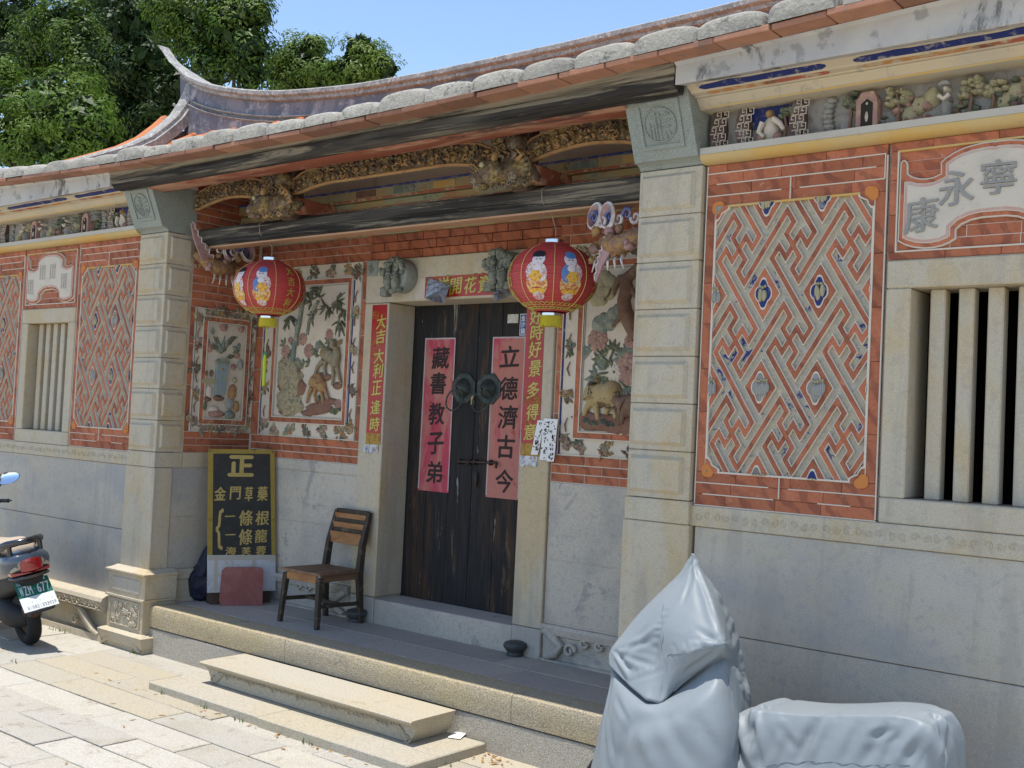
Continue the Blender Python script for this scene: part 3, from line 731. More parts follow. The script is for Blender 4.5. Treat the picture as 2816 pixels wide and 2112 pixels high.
# ---- wings
LAT_P, LAT_Q = .3070, .4900
def lattice(parent, x0, x1, z0, z1, sx, sz):
    """meander of brick strips with white edges on a sand bed, with medallions"""
    yb = YW + .018
    a, b = LAT_P / 8, LAT_Q / 8
    e1, e2 = Vector((a, b)), Vector((a, -b))
    def clip(name, mb, mats):
        me = bpy.data.meshes.new(name); me.from_pydata(mb.v, [], mb.f); me.polygons.foreach_set('material_index', mb.m)
        bm = bmesh.new(); bm.from_mesh(me)
        for co, no in (((x0, 0, 0), (-1, 0, 0)), ((x1, 0, 0), (1, 0, 0)), ((0, 0, z0), (0, 0, -1)), ((0, 0, z1), (0, 0, 1))):
            bmesh.ops.bisect_plane(bm, geom=bm.verts[:] + bm.edges[:] + bm.faces[:], plane_co=co, plane_no=no, clear_outer=True)
        if not bm.faces: bm.free(); return
        bmesh.ops.recalc_face_normals(bm, faces=bm.faces)
        c = Vector((0, 0, 0)); n = len(bm.verts)
        for v in bm.verts: c += v.co
        c /= n
        for v in bm.verts: v.co -= c
        bm.to_mesh(me); bm.free()
        for k in mats: me.materials.append(MATS[k])
        place(name, me, c, parent)
    def strip(path, dy):
        mb = MB(); P = [Vector(p) for p in path]
        def offs(d):
            out = []
            for i, p in enumerate(P):
                dirs = []
                if i > 0: dirs.append((P[i] - P[i - 1]).normalized())
                if i < len(P) - 1: dirs.append((P[i + 1] - P[i]).normalized())
                ns = [Vector((-t.y, t.x)) for t in dirs]
                m = sum(ns, Vector((0, 0))).normalized()
                out.append(p + m * (d / max(.35, m.dot(ns[0]))))
            return out
        def band(w, yb_, yt, mi):
            l, r = offs(w), offs(-w); n = len(P)
            vs = [(p.x, yt, p.y) for p in l] + [(p.x, yt, p.y) for p in r] + [(p.x, yb_, p.y) for p in l] + [(p.x, yb_, p.y) for p in r]
            fs = []
            for i in range(n - 1):
                fs += [(i, i + 1, n + i + 1, n + i), (i, i + 1, 2 * n + i + 1, 2 * n + i), (n + i, n + i + 1, 3 * n + i + 1, 3 * n + i)]
            mb.add(vs, fs, mi)
        band(.0168, yb + .004, YW + .003 - dy, 0)
        band(.0112, YW + .008, YW - .001 - dy, 1)
        return mb
    for i in range(-5, 6):
        PA, PB = [], []
        for j in range(-3, 4):
            S = Vector((sx + i * LAT_P, sz + j * LAT_Q))
            PA += [S - e1 * 2 - e2, S - e1 - e2, S - e1, S + e1, S + e1 + e2, S + e1 * 2 + e2]
        for j in range(-4, 5):
            S = Vector((sx + j * LAT_P, sz + i * LAT_Q))
            PB += [S + e1 - e2 * 2, S + e1 - e2, S - e2, S + e2, S - e1 + e2, S - e1 + e2 * 2]
        if abs(i * LAT_P) < .75: clip('lattice_strip', strip(PA, 0), ['white_line', 'brick'])
        if abs(i * LAT_Q) < 1.1: clip('lattice_strip', strip(PB, .0007), ['white_line', 'brick'])
    for i in range(-5, 6):
        for j in range(-5, 6):
            S = Vector((sx + i * LAT_P, sz + j * LAT_Q))
            if not (x0 - .5 < S.x < x1 + .5 and z0 - .6 < S.y < z1 + .6): continue
            D = S + Vector((LAT_P / 2, LAT_Q / 2))
            mb = MB()
            def ringp(k): return [(D.x - k * a, D.y), (D.x, D.y + k * b), (D.x + k * a, D.y), (D.x, D.y - k * b)]
            for k0, yt, mi in ((2.42, YW + .003, 0), (2.24, YW - .001, 1)):
                p = ringp(k0)
                mb.add([(u, yt, v) for u, v in p] + [(u, yb + .004, v) for u, v in p], [(0, 1, 2, 3)] + [(q, (q + 1) % 4, 4 + (q + 1) % 4, 4 + q) for q in range(4)], mi)
            def foil(k, n=32):
                out = []
                for q in range(n):
                    th = 2 * math.pi * q / n
                    r_ = .86 + .20 * abs(math.cos(2 * th)) + .22 * max(0, abs(math.sin(th)) - .9) / .1
                    out.append((D.x + k * 1.22 * a * r_ * math.cos(th), D.y + k * 1.10 * b * r_ * math.sin(th)))
                return out
            p = foil(1.0); N = len(p)
            mb.add([(u, YW - .004, v) for u, v in p] + [(u, YW, v) for u, v in p], [tuple(range(N))] + [(q, (q + 1) % N, N + (q + 1) % N, N + q) for q in range(N)], 0)
            p = foil(.87)
            blue = rnd.random() < .6
            mb.add([(u, YW - .0055, v) for u, v in p], [tuple(range(N))], 2 if blue else 3)
            for q in range(3 if blue else 5):
                mb.ell((D.x + (q - 1) * .014 + rnd.uniform(-.006, .006), YW - .007, D.y - .005 + rnd.uniform(-.01, .01)), (.013, .011, .036 + rnd.uniform(-.01, .005)), 7, 5, 4 if blue else 5)
                mb.ell((D.x + (q - 1) * .014, YW - .012, D.y + .034 + rnd.uniform(-.006, .006)), (.008, .007, .008), 6, 4, 4)
            if x0 - .09 < D.x < x1 + .09 and z0 - .14 < D.y < z1 + .14:
                clip('medallion', mb, ['white_line', 'brick', 'blue_paint', 'niche_back', 'relief_yellow', 'relief_grey'])

def brick_row(parent, x0, x1, z0, z1, y0=YW, y1=None, L=.27, m='brick', first=None):
    y1 = y0 + .03 if y1 is None else y1
    x = x0; k = 0
    while x < x1 - 1e-4:
        w_ = first if (k == 0 and first) else L * rnd.uniform(.75, 1.2)
        e = min(x + w_, x1)
        if x1 - e < .07: e = x1
        block('brick', m, x + .0008, e - .0008, y0 + rnd.uniform(0, .0015), y1, z0 + .0008, z1 - .0008, parent, c=.0015)
        x = e; k += 1

def panel(s, o0, name='brick_panel', sx=None):
    """a brick framed lattice panel, o0 = inner offset, 1.0 m wide"""
    X = lambda o: CX + s * o
    xa, xb = sorted((X(o0), X(o0 + 1.0)))
    pan = part(name, ((xa + xb) / 2, YW, 1.61), house)
    mb = MB(); mb.box(xa - .004, xb + .004, YW + .0275, YW + .06, 1.612, 3.455); mb.build('mortar_bed', 'mortar', pan)
    zt = [3.223, 3.284, 3.347, 3.407, 3.454]; zb = [1.613, 1.675, 1.735, 1.795]
    for i in range(4): brick_row(pan, xa + .004, xb - .004, zt[i], zt[i + 1], first=rnd.uniform(.1, .27))
    for i in range(3): brick_row(pan, xa + .004, xb - .004, zb[i], zb[i + 1], first=rnd.uniform(.1, .27))
    lx0, lx1, lz0, lz1 = xa + .066, xb - .066, 1.795, 3.223
    for u0, u1 in ((xa + .004, lx0 - .006), (lx1 + .006, xb - .004)):
        z = lz0
        while z < lz1 - .01:
            e = min(z + rnd.uniform(.22, .36), lz1)
            if lz1 - e < .1: e = lz1
            block('brick', 'brick', u0, u1, YW + rnd.uniform(0, .001), YW + .03, z + .001, e - .001, pan, c=.0015); z = e
    # white lines
    gl = lambda a, b, z: block('grout_line', 'white_line', xa + a, xa + b, YW - .003, YW + .01, z - .0034, z + .0034, pan, c=.001)
    gv = lambda a, z0, z1: block('grout_line', 'white_line', xa + a - .003, xa + a + .003, YW - .0032, YW + .01, z0, z1, pan, c=.001)
    gl(0, .985, 3.407); gl(.06, .94, 3.347); gl(0, .44, 3.284); gl(.54, .985, 3.284); gv(.985, 3.284, 3.41); gv(.49, 3.225, 3.343)
    gl(.0, .43, 1.735); gl(.54, 1.0, 1.735); gl(.05, .46, 1.675); gl(.70, .87, 1.675); gv(.49, 1.68, 1.79); gl(0, 1.0, 1.614)
    gv(.004, 1.62, 3.45); gv(.996, 1.62, 3.40)
    # sand bed and lattice
    mb = MB(); mb.box(lx0 - .01, lx1 + .01, YW + .030, YW + .05, lz0 - .01, lz1 + .01)
    # replace the mortar there: bed lies in front of it
    mb = MB(); mb.box(lx0, lx1, YW + .021, YW + .05, lz0, lz1); mb.build('lattice_bed', 'sand_bed', pan)
    global _lb
    lattice(pan, lx0, lx1, lz0, lz1, sx if sx is not None else (lx0 + lx1) / 2, 2.497)
    # rim and corner pieces
    for a0, a1, c0, c1 in ((lx0 - .008, lx0 + .004, lz0, lz1), (lx1 - .004, lx1 + .008, lz0, lz1)):
        block('rim', 'white_line', a0, a1, YW - .004, YW + .02, c0, c1, pan, c=.001)
    for c0, c1 in ((lz0 - .006, lz0 + .005), (lz1 - .007, lz1 + .006)):
        block('rim', 'ochre' if c0 > 3 else 'white_line', lx0, lx1, YW - .0045, YW + .02, c0, c1, pan, c=.001)
    for cx_, sgx in ((lx0, 1), (lx1, -1)):
        for cz_, sgz in ((lz0, 1), (lz1, -1)):
            pts = [(0, 0), (.085, 0), (.082, .022), (.062, .034), (.040, .044), (.030, .066), (.018, .082), (0, .085)]
            mb = MB(); mb.prism([(cx_ + sgx * (u - .004), cz_ + sgz * (v - .004)) for u, v in pts], 'y', YW - .003, YW + .02, 0)
            mb.prism([(cx_ + sgx * (u * .87 - .004), cz_ + sgz * (v * .87 - .004)) for u, v in pts], 'y', YW - .005, YW, 1)
            for u, v, r_ in ((.002, .016, .026), (.02, -.004, .026), (.006, .002, .03)):
                mb.prism([(cx_ + sgx * u + r_ * math.cos(t * math.pi / 8), cz_ + sgz * v + r_ * math.sin(t * math.pi / 8)) for t in range(16)], 'y', YW - .0065 - u * .05, YW, 2)
            mb.build('corner_piece', ['white_line', 'brick', 'brick_orange'], pan)
    return pan

def half_outline():
    """left half of the scroll-shaped name board, traced on the right wing, as offsets from its centre line"""
    f = lambda a, b: aty(2330 + a / 3.858, 330 + b / 3.858, YW)
    top = [(560, 480), (580, 452), (605, 446), (628, 460), (638, 500), (640, 590), (690, 622), (760, 640), (830, 642), (910, 628), (990, 590), (990, 470), (1040, 425), (1120, 372), (1210, 326), (1320, 288), (1440, 260), (1560, 243), (1660, 238)]
    bot = [(1560, 1048), (1430, 1058), (1310, 1085), (1210, 1130), (1155, 1180), (1150, 1280), (1080, 1325), (990, 1362), (900, 1380), (800, 1386), (700, 1375), (610, 1350), (528, 1308)]
    c = -1.525
    return [(f(*p).x - c, f(*p).z) for p in top], [(f(*p).x - c, f(*p).z) for p in bot]
TOPH, BOTH = half_outline()
# level the trace: outer corners at fixed heights
def name_outline():
    t = [(a, z) for a, z in TOPH]; b = [(a, z) for a, z in BOTH]
    t[-1] = (0, t[-1][1]); b[0] = (0, b[0][1])
    right_t = [(-a, z) for a, z in reversed(t[:-1])]; right_b = [(-a, z) for a, z in reversed(b[1:])]
    return t + right_t + right_b + b          # clockwise seen from the street
def inset(poly, d):
    n = len(poly); out = []
    for i in range(n):
        p0, p1, p2 = Vector(poly[i - 1]), Vector(poly[i]), Vector(poly[(i + 1) % n])
        d1, d2 = (p1 - p0), (p2 - p1)
        if d1.length < 1e-6 or d2.length < 1e-6: out.append(tuple(p1)); continue
        d1.normalize(); d2.normalize()
        n1, n2 = Vector((d1.y, -d1.x)), Vector((d2.y, -d2.x))
        m = (n1 + n2)
        if m.length < .2: out.append(tuple(p1)); continue
        m.normalize(); k = d / max(.5, m.dot(n1))
        out.append(tuple(p1 + m * k))
    return out
def name_board(s):
    X = lambda o: CX + s * o
    xa, xb = sorted((X(3.735), X(4.715))); xc = (xa + xb) / 2
    nb = part('name_board', (xc, YW, 2.88), house)
    mb = MB(); mb.box(xa, xb, YW + .012, YW + .06, 2.878, 3.455); mb.build('mortar_bed', 'mortar', nb)
    brick_row(nb, xa + .002, xb - .002, 3.412, 3.454); brick_row(nb, xa + .002, xb - .002, 2.880, 2.918)
    for u0, u1 in ((xa + .002, xa + .036), (xb - .036, xb - .002)):
        for z0, z1 in ((2.918, 3.10), (3.10, 3.27), (3.27, 3.412)): block('brick', 'brick', u0, u1, YW, YW + .03, z0 + .001, z1 - .001, nb, c=.0015)
    ix0, ix1, iz0, iz1 = xa + .036, xb - .036, 2.918, 3.412
    for a, b, c, d in ((ix0, ix0 + .008, iz0, iz1), (ix1 - .008, ix1, iz0, iz1)): block('rim', 'white_line', a, b, YW - .004, YW + .02, c, d, nb, c=.001)
    block('rim', 'white_line', ix0, ix1, YW - .004, YW + .02, iz0 - .003, iz0 + .006, nb, c=.001)
    block('rim', 'ochre', ix0, ix1, YW - .004, YW + .02, iz1 - .008, iz1 + .002, nb, c=.001)
    z = iz0
    while z < iz1 - .01:           # sunk bricks behind the scroll
        brick_row(nb, ix0 + .008, ix1 - .008, z, min(z + .055, iz1), y0=YW + .010, y1=YW + .03); z += .055
    base = name_outline()
    lo = min(z for _, z in base); hi = max(z for _, z in base)
    sc = min(.485 / (hi - lo), 1.0); wd = max(abs(a) for a, _ in base)
    base = [(xc + a * min(1, .440 / wd), 3.165 + (z - (lo + hi) / 2) * sc) for a, z in base]
    mb = MB()
    mb.prism(base, 'y', YW - .006, YW + .02, 0)
    mb.prism(inset(base, .007), 'y', YW - .010, YW, 1)
    body = base[6:len(TOPH) * 2 - 1 - 6] ; k0 = len(TOPH) * 2 - 1
    body = [(base[0][0], base[5][1] - .012)] + body + [(base[k0 - 1][0], base[k0 - 6][1] - .012)] + base[k0:]
    mb.prism(inset(body, .025), 'y', YW - .013, YW, 0)
    mb.prism(inset(body, .030), 'y', YW - .016, YW, 2)
    mb.prism(inset(body, .042), 'y', YW - .0175, YW, 0)
    mb.prism(inset(body, .046), 'y', YW - .0178, YW, 3)
    mb.build('scroll_frame', ['white_line', 'brick', 'pink', 'relief_white'], nb)
    mb = MB()
    if s > 0:
        for ch, u, v, h in (('康', -.325, 3.085, .165), ('永', -.165, 3.20, .165), ('寧', .02, 3.232, .16)):
            glyph_at(mb, ch, (xc + u, YW - .019, v), (1, 0, .10 if u < -.05 else 0), (0, 0, 1), h * .95, h, ext=.006, fatten=((.003, 0), (-.003, 0)))
    else:
        r3 = random.Random(5)
        for u, v in ((-.335, 3.09), (-.125, 3.22), (.06, 3.22), (.27, 3.12)):    # worn seal-script marks
            for q in range(3):
                mb.tube([(xc + u - .04 + .04 * q, YW - .02, v - .07), (xc + u - .04 + .04 * q, YW - .02, v + .07)], .005, 5)
            for q in range(5):
                w_ = .045 if q % 2 else .03
                mb.tube([(xc + u - w_, YW - .02, v - .06 + .03 * q), (xc + u + w_, YW - .02, v - .06 + .03 * q)], .004, 5)
            scroll(mb, (u, v + .03), .02, 1, 1, .004, lambda p, q: (xc + p, YW - .02, q), 10)
    mb.build('inscription', 'relief_grey' if s > 0 else 'cornice_stone', nb, smooth=50)
    return nb

def window(s):
    X = lambda o: CX + s * o
    xa, xb = sorted((X(3.738), X(4.712)))
    o0, o1 = xa + .12, xb - .12
    wn = part('window', ((xa + xb) / 2, YW, 1.61), house)
    block('jamb', 'stone_warm', xa, o0, YW - .006, YW + .26, 1.735, 2.74, wn, c=.006)
    block('jamb', 'stone_warm', o1, xb, YW - .006, YW + .26, 1.735, 2.74, wn, c=.006)
    block('lintel', 'stone_warm', xa, xb, YW - .007, YW + .26, 2.742, 2.876, wn, c=.006)
    block('sill', 'stone_warm', xa, xb, YW - .008, YW + .26, 1.612, 1.733, wn, c=.006)
    n = 5; pitch = .133; c0 = (xa + xb) / 2
    for i in range(n):
        x = c0 + (i - 2) * pitch
        block('bar', 'stone_warm', x - .036, x + .036, YW + .075, YW + .15, 1.733, 2.742, wn, c=.006)
    mb = MB(); mb.box(xa, xb, YW + .262, YW + .30, 1.61, 2.88); mb.v = mb.v
    return wn

def wing_structure(s):
    X = lambda o: CX + s * o
    def B(name, m, oa, ob, y0, y1, z0, z1, par=house, c=.004):
        a, b = sorted((X(oa), X(ob))); return block(name, m, a, b, y0, y1, z0, z1, par, c=c)
    ww = part('wing_wall', (X(4.2), YW, 0), house)
    # plain masonry behind the facing, open at the window
    core = MB()
    def cb(oa, ob, z0, z1):
        a, b = sorted((X(oa), X(ob))); core.box(a, b, YW + .05, YW + .3, z0, z1)
    cb(2.35, 5.72, 0, 1.62); cb(2.35, 3.74, 1.62, 3.95); cb(4.71, 5.72, 1.62, 3.95); cb(3.74, 4.71, 2.87, 3.95)
    core.build('masonry', 'stone_grey', ww)
    # lower stone facing with joints
    xs = [2.735, 5.75]
    for a, b in zip(xs, xs[1:]):
        B('wall_slab', 'stone_grey', a + .002, b - .002, YW, YW + .06, .952, 1.497, ww)
    xs = [2.735, 5.75]
    for a, b in zip(xs, xs[1:]):
        B('wall_slab', 'stone_grey', a + .002, b - .002, YW + .001, YW + .06, .385, .948, ww)
    B('band_stone', 'stone_warm', 2.70, 5.75, YW - .010, YW + .06, 1.50, 1.610, ww)
    mb = MB(); o = 2.76; k = 0
    while o < 5.7:
        scroll(mb, (X(o), 1.555), .022, 1.0, 1 if k % 2 else -1, .0045, lambda p, q: (p, YW - .0105, q), 9, start=k * .9); o += .055; k += 1
    mb.build('band_carving', 'stone_warm', ww, smooth=60, kind='stuff')
    # table-leg plinth
    mb = MB(); a, b = sorted((X(2.84), X(5.75)))
    pr = [(5.31, .392), (5.235, .385), (5.195, .365), (5.180, .335), (5.185, .30), (5.20, .27), (5.20, .25), (5.262, .235), (5.262, .055), (5.205, .05), (5.20, .0), (5.20, -.01), (5.31, -.01)]
    mb.prism(pr, 'x', a, b); mb.build('plinth', 'stone_warm', ww, smooth=30)
    mb = MB(); e = X(2.86); d = 1 if s > 0 else -1      # scroll leg at the pillar end and border
    for q, (w0, r_) in enumerate(((0, .028), (.035, .020), (.065, .014))):
        pts = [(e + d * (.36 + w0), 5.205, .245), (e + d * (.30 + w0), 5.215, .20), (e + d * (.23 + w0), 5.215, .14), (e + d * (.13 + w0), 5.215, .075), (e + d * (.04 + w0 * .5), 5.212, .05)]
        mb.tube(pts, [r_ * .7, r_, r_, r_, r_ * .7], 8)
    scroll(mb, (0, 0), .045, 1.3, d, .014, lambda p, q: (e + d * .44 + p, 5.215, .135 + q), 16)
    scroll(mb, (0, 0), .03, 1.2, -d, .01, lambda p, q: (e + d * .42 + p, 5.21, .21 + q), 14)
    k = 0; x = .05
    while x < 2.7:
        scroll(mb, (0, 0), .028, 1.0, 1 if k % 2 else -1, .007, lambda p, q, x=x: (e + d * x + p, 5.186, .30 + q), 10, start=k * .7); x += .06; k += 1
    for z in (.265, .338): mb.tube([(e, 5.187, z), (e + d * 2.8, 5.187, z)], .006, 6)
    mb.build('plinth_carving', 'stone_warm', ww, smooth=60)
    # cornice above the brick panels: grey fillet over an ochre quarter round
    cor = part('cornice', (X(4.2), YW, 3.45), house)
    a, b = sorted((X(2.715), X(5.75)))
    mb = MB(); mb.prism([(5.222, 3.500), (5.222, 3.535), (5.36, 3.536), (5.36, 3.500)], 'x', a, b); mb.build('fillet', 'cornice_stone', cor)
    mb = MB(); mb.prism([(5.36, 3.499), (5.225, 3.499), (5.228, 3.485), (5.245, 3.468), (5.27, 3.458), (5.30, 3.456), (5.36, 3.456)], 'x', a, b); mb.build('quarter_round', 'ochre', cor, smooth=40)
    # frieze niche and mouldings over it
    fz = part('frieze', (X(4.2), YW, 3.535), house)
    mb = MB(); mb.box(a, b, 5.335, 5.36, 3.537, 3.745); mb.build('niche_back', 'niche_back', fz)
    mb = MB()
    pr = [(5.36, 3.740), (5.207, 3.740), (5.205, 3.752), (5.170, 3.782), (5.166, 3.790), (5.36, 3.790)]
    mb.prism(pr, 'x', a, b); mb.build('lower_moulding', 'cream', fz)
    mb = MB(); mb.prism([(5.36, 3.791), (5.150, 3.791), (5.148, 3.799), (5.106, 3.803), (5.098, 3.812), (5.062, 3.829), (5.058, 3.836), (5.36, 3.836)], 'x', a, b); mb.build('upper_moulding', 'cream', fz)
    # painted strips on the mouldings
    def strip(oa, ob, p0, p1, m, nm='painted_strip'):
        A, Bx = sorted((X(oa), X(ob)))
        n = 26; mb = MB(); vs = []; r4 = random.Random(int(oa * 100))
        t = Vector((0, p1[0] - p0[0], p1[1] - p0[1])); nn = Vector((0, -t.z, t.y)).normalized()
        if nn.y > 0: nn = -nn
        for i in range(n + 1):
            x = A + (Bx - A) * i / n
            e0 = .10 * mnoise.noise(Vector((x * 6, 1, 0))); e1 = .18 * mnoise.noise(Vector((x * 7, 5, 0)))
            if i in (0, n): e0, e1 = .35, -.35
            q0 = Vector((x, *p0)) + t * (e0) + nn * .0022; q1 = Vector((x, *p1)) + t * (e1) + nn * .0022
            vs += [q0, q1, q0 - nn * .004, q1 - nn * .004]
        mb.add(vs, [f for i in range(n) for f in ((4 * i, 4 * i + 4, 4 * i + 5, 4 * i + 1), (4 * i, 4 * i + 4, 4 * i + 6, 4 * i + 2), (4 * i + 1, 4 * i + 5, 4 * i + 7, 4 * i + 3))]); mb.build(nm, m, fz)
    segs = [(2.78, 3.48, 1), (3.62, 4.70, 1), (4.85, 5.6, 1)]
    for oa, ob, _ in segs:
        strip(oa, ob, (5.098, 3.812), (5.062, 3.829), 'blue_paint')
        strip(oa + .02, oa + (ob - oa) * .6, (5.146, 3.7995), (5.108, 3.8035), 'orange_paint')
        strip(oa + (ob - oa) * .5, ob, (5.146, 3.7995), (5.108, 3.8035), 'red_paint')
    strip(2.72, 5.7, (5.2065, 3.7415), (5.2055, 3.750), 'ochre')
    # plastered eave board
    mb = MB(); vs = []; n = 40
    for i in range(n + 1):
        o = 2.71 + (5.75 - 2.71) * i / n; x = X(o); sg = .005 * o * o - .042
        pr = [(5.36, 3.837), (5.06, 3.836), (4.957, 3.812), (4.952, 3.816), (4.952, 3.915 + sg), (4.93, 3.93 + sg), (5.36, 3.95 + sg)]
        vs += [(x, yy, zz) for yy, zz in pr]
    q = 7
    mb.add(vs, [(i * q + j, (i + 1) * q + j, (i + 1) * q + (j + 1) % q, i * q + (j + 1) % q) for i in range(n) for j in range(q)] + [tuple(range(q)), tuple(n * q + j for j in range(q))])
    mb.build('eave_plaster', 'plaster', fz)
    return fz
for s in (-1, 1):
    fz_ = wing_structure(s)
    (globals().__setitem__('FZ_R' if s > 0 else 'FZ_L', fz_))
    sx = -2.510 if s > 0 else CX * 2 + 2.510
    panel(s, 2.725, sx=sx)
    name_board(s); window(s)
    if s < 0: panel(s, 4.725, sx=CX - 5.225)
# gable ends, rear and dark rooms
mb = MB(); mb.box(CX - 5.75, CX - 5.45, 5.36, 10.0, 0, 3.98); mb.box(CX + 5.45, CX + 5.75, 5.36, 10.0, 0, 3.98); mb.box(CX - 5.45, CX + 5.45, 9.7, 10.0, 0, 3.98)
mb.build('outer_wall', 'stone_grey', house)
mb = MB(); mb.box(CX - 5.45, CX - 2.3, 7.4, 7.5, 0, 4.4); mb.box(CX + 2.3, CX + 5.45, 7.4, 7.5, 0, 4.4); mb.box(CX - 5.45, CX + 5.45, 5.62, 7.4, -.01, .01)
mb.build('inner_wall', 'room_dark', house)
# ------------------------------------------------------------------ the recessed porch
XSL, XSR = -8.06, -3.43
rw = part('porch_wall', (CX, YR, PZ), house)
mb = MB()
mb.box(XSL - .30, -6.64, YR + .0065, YR + .30, 0, 4.35); mb.box(-4.70, XSR + .30, YR + .0065, YR + .30, 0, 4.35); mb.box(-6.64, -4.70, YR + .035, YR + .30, 3.2, 4.35)
mb.build('masonry', 'mortar', rw)
def wslab(x0, x1, z0, z1, dy=0.0, m='stone_porch'): block('wall_slab', m, x0 + .002, x1 - .002, YR + dy, YR + .05, z0 + .002, z1 - .002, rw, c=.004)
wslab(-8.06, -6.64, 1.09, 1.52); wslab(-8.06, -6.64, .64, 1.09, .001); wslab(-8.06, -6.64, 1.52, 1.613, -.004)
wslab(-4.70, -3.43, 1.075, 1.613); wslab(-4.70, -3.43, .64, 1.075, .001)
for xa, xb, sg in ((-8.03, -6.66, -1), (-4.69, -3.45, 1)):       # low table-leg plinth of the porch wall
    mb = MB(); mb.prism([(YR + .05, .638), (YR - .03, .632), (YR - .045, .61), (YR - .03, .565), (YR - .01, .555), (YR - .004, .50), (YR - .004, .40), (YR - .03, .395), (YR - .03, .37), (YR + .05, .37)], 'x', xa, xb)
    e = xb if sg < 0 else xa
    pts = [(e + sg * .03, YR - .02, .59), (e + sg * .10, YR - .025, .55), (e + sg * .17, YR - .025, .50), (e + sg * .13, YR - .03, .44), (e + sg * .04, YR - .03, .41)]
    mb.tube(pts, [.03, .035, .03, .03, .02], 8)
    scroll(mb, (0, 0), .05, 1.2, sg, .016, lambda p, q: (e + sg * .24 + p, YR - .025, .48 + q), 14)
    for k in range(3): scroll(mb, (0, 0), .035, 1.1, -sg, .012, lambda p, q: (e + sg * (.36 + k * .12) + p, YR - .03, .55 + q), 12)
    mb.build('plinth', 'stone_porch', rw, smooth=45)
# bricks of the back wall
def courses(zs, x0, x1, L=.285, y0=None, stag=True):
    y0 = YR if y0 is None else y0
    for i, (a, b) in enumerate(zip(zs, zs[1:])):
        x = x0; k = 0
        while x < x1 - 1e-4:
            e = x + (L * (.5 if (i % 2 and k == 0 and stag) else 1))
            if x1 - e < .08: e = x1
            block('brick', 'brick', x + .0035, e - .0035, y0 + rnd.uniform(0, .002), y0 + .04, a + .0035, b - .0035, rw, c=.002); x = e; k += 1
courses([1.613, 1.674, 1.736, 1.800], -8.05, -6.652)
courses([1.613, 1.674, 1.736, 1.800], -4.695, -3.45)
courses([3.268, 3.338, 3.408, 3.47], -8.04, -3.45)
for x0, x1 in ((-6.700, -6.650), (-8.055, -7.942), (-4.690, -4.645)):
    z = 1.80
    for e in (2.09, 2.38, 2.66, 2.95, 3.268):
        block('brick', 'brick', x0 + .002, x1 - .002, YR, YR + .04, z + .003, e - .003, rw, c=.002); z = e
# painted eaves moulding over the bricks
mb = MB(); mb.prism([(YR + .05, 3.47), (YR - .02, 3.47), (YR - .035, 3.49), (YR - .05, 3.51), (YR - .05, 3.535), (YR + .05, 3.535)], 'x', -8.05, -3.44)
mb.build('painted_moulding', 'painted_beam', rw)
r5 = random.Random(11)
x = -7.9
while x < -3.6:
    w_ = r5.uniform(.08, .22)
    block('painted_field', r5.choice(('relief_bluegreen', 'ochre', 'wood_dark', 'relief_yellow', 'red_paint')), x, x + w_, YR - .053, YR - .04, 3.513, 3.533, rw, c=.001); x += w_ + r5.uniform(.02, .08)

# side walls of the porch (the left one shows)
for sgn, X0 in ((1, XSL), (-1, XSR)):
    sw = part('side_wall', (X0, 5.85, PZ), house)
    mb = MB(); a, b = sorted((X0 - sgn * .0065, X0 - sgn * .30)); mb.box(a, b, 5.45, YR + .03, .0, 4.3); mb.build('masonry', 'mortar', sw)
    def sblk(nm, m, d0, d1, y0, y1, z0, z1, c=.003):
        a, b = sorted((X0 + sgn * d0, X0 + sgn * d1)); return block(nm, m, a, b, y0, y1, z0, z1, sw, c=c)
    sblk('wall_slab', 'stone_grey', -.04, 0, 5.442, YR - .002, 1.095, 1.50); sblk('wall_slab', 'stone_grey', -.04, -.001, 5.442, YR - .002, .655, 1.091)
    sblk('wall_slab', 'stone_warm', -.04, .003, 5.535, YR - .002, 1.504, 1.628)
    sblk('dado', 'stone_warm', -.04, .03, 5.36, YR - .03, .57, .652, .005); sblk('dado', 'stone_warm', -.04, .012, 5.37, YR - .03, .40, .57); sblk('dado', 'stone_warm', -.04, .03, 5.36, YR - .03, PZ - .02, .415, .005)
    def srow(z0, z1, y0, y1, off):
        y = y0; k = 0
        while y < y1 - 1e-4:
            e = y + (.26 * (.5 if k == 0 and off else 1))
            if y1 - e < .08: e = y1
            sblk('brick', 'brick', -.04, -rnd.uniform(0, .002), y + .003, e - .003, z0 + .003, z1 - .003, .002); y = e; k += 1
    zs = [1.630, 1.692, 1.752, 1.808]
    for i in range(3): srow(zs[i], zs[i + 1], 5.535, YR - .004, i % 2)
    z = 2.868; i = 0
    while z < 4.1: srow(z, z + .066, 5.535, YR - .004, i % 2); z += .066; i += 1
    for z0, z1 in zip((1.808, 2.2, 2.55), (2.2, 2.55, 2.868)): sblk('brick', 'brick', -.04, 0, 5.537, 5.575, z0 + .003, z1 - .003, .002)
    if sgn > 0: SIDE = sw

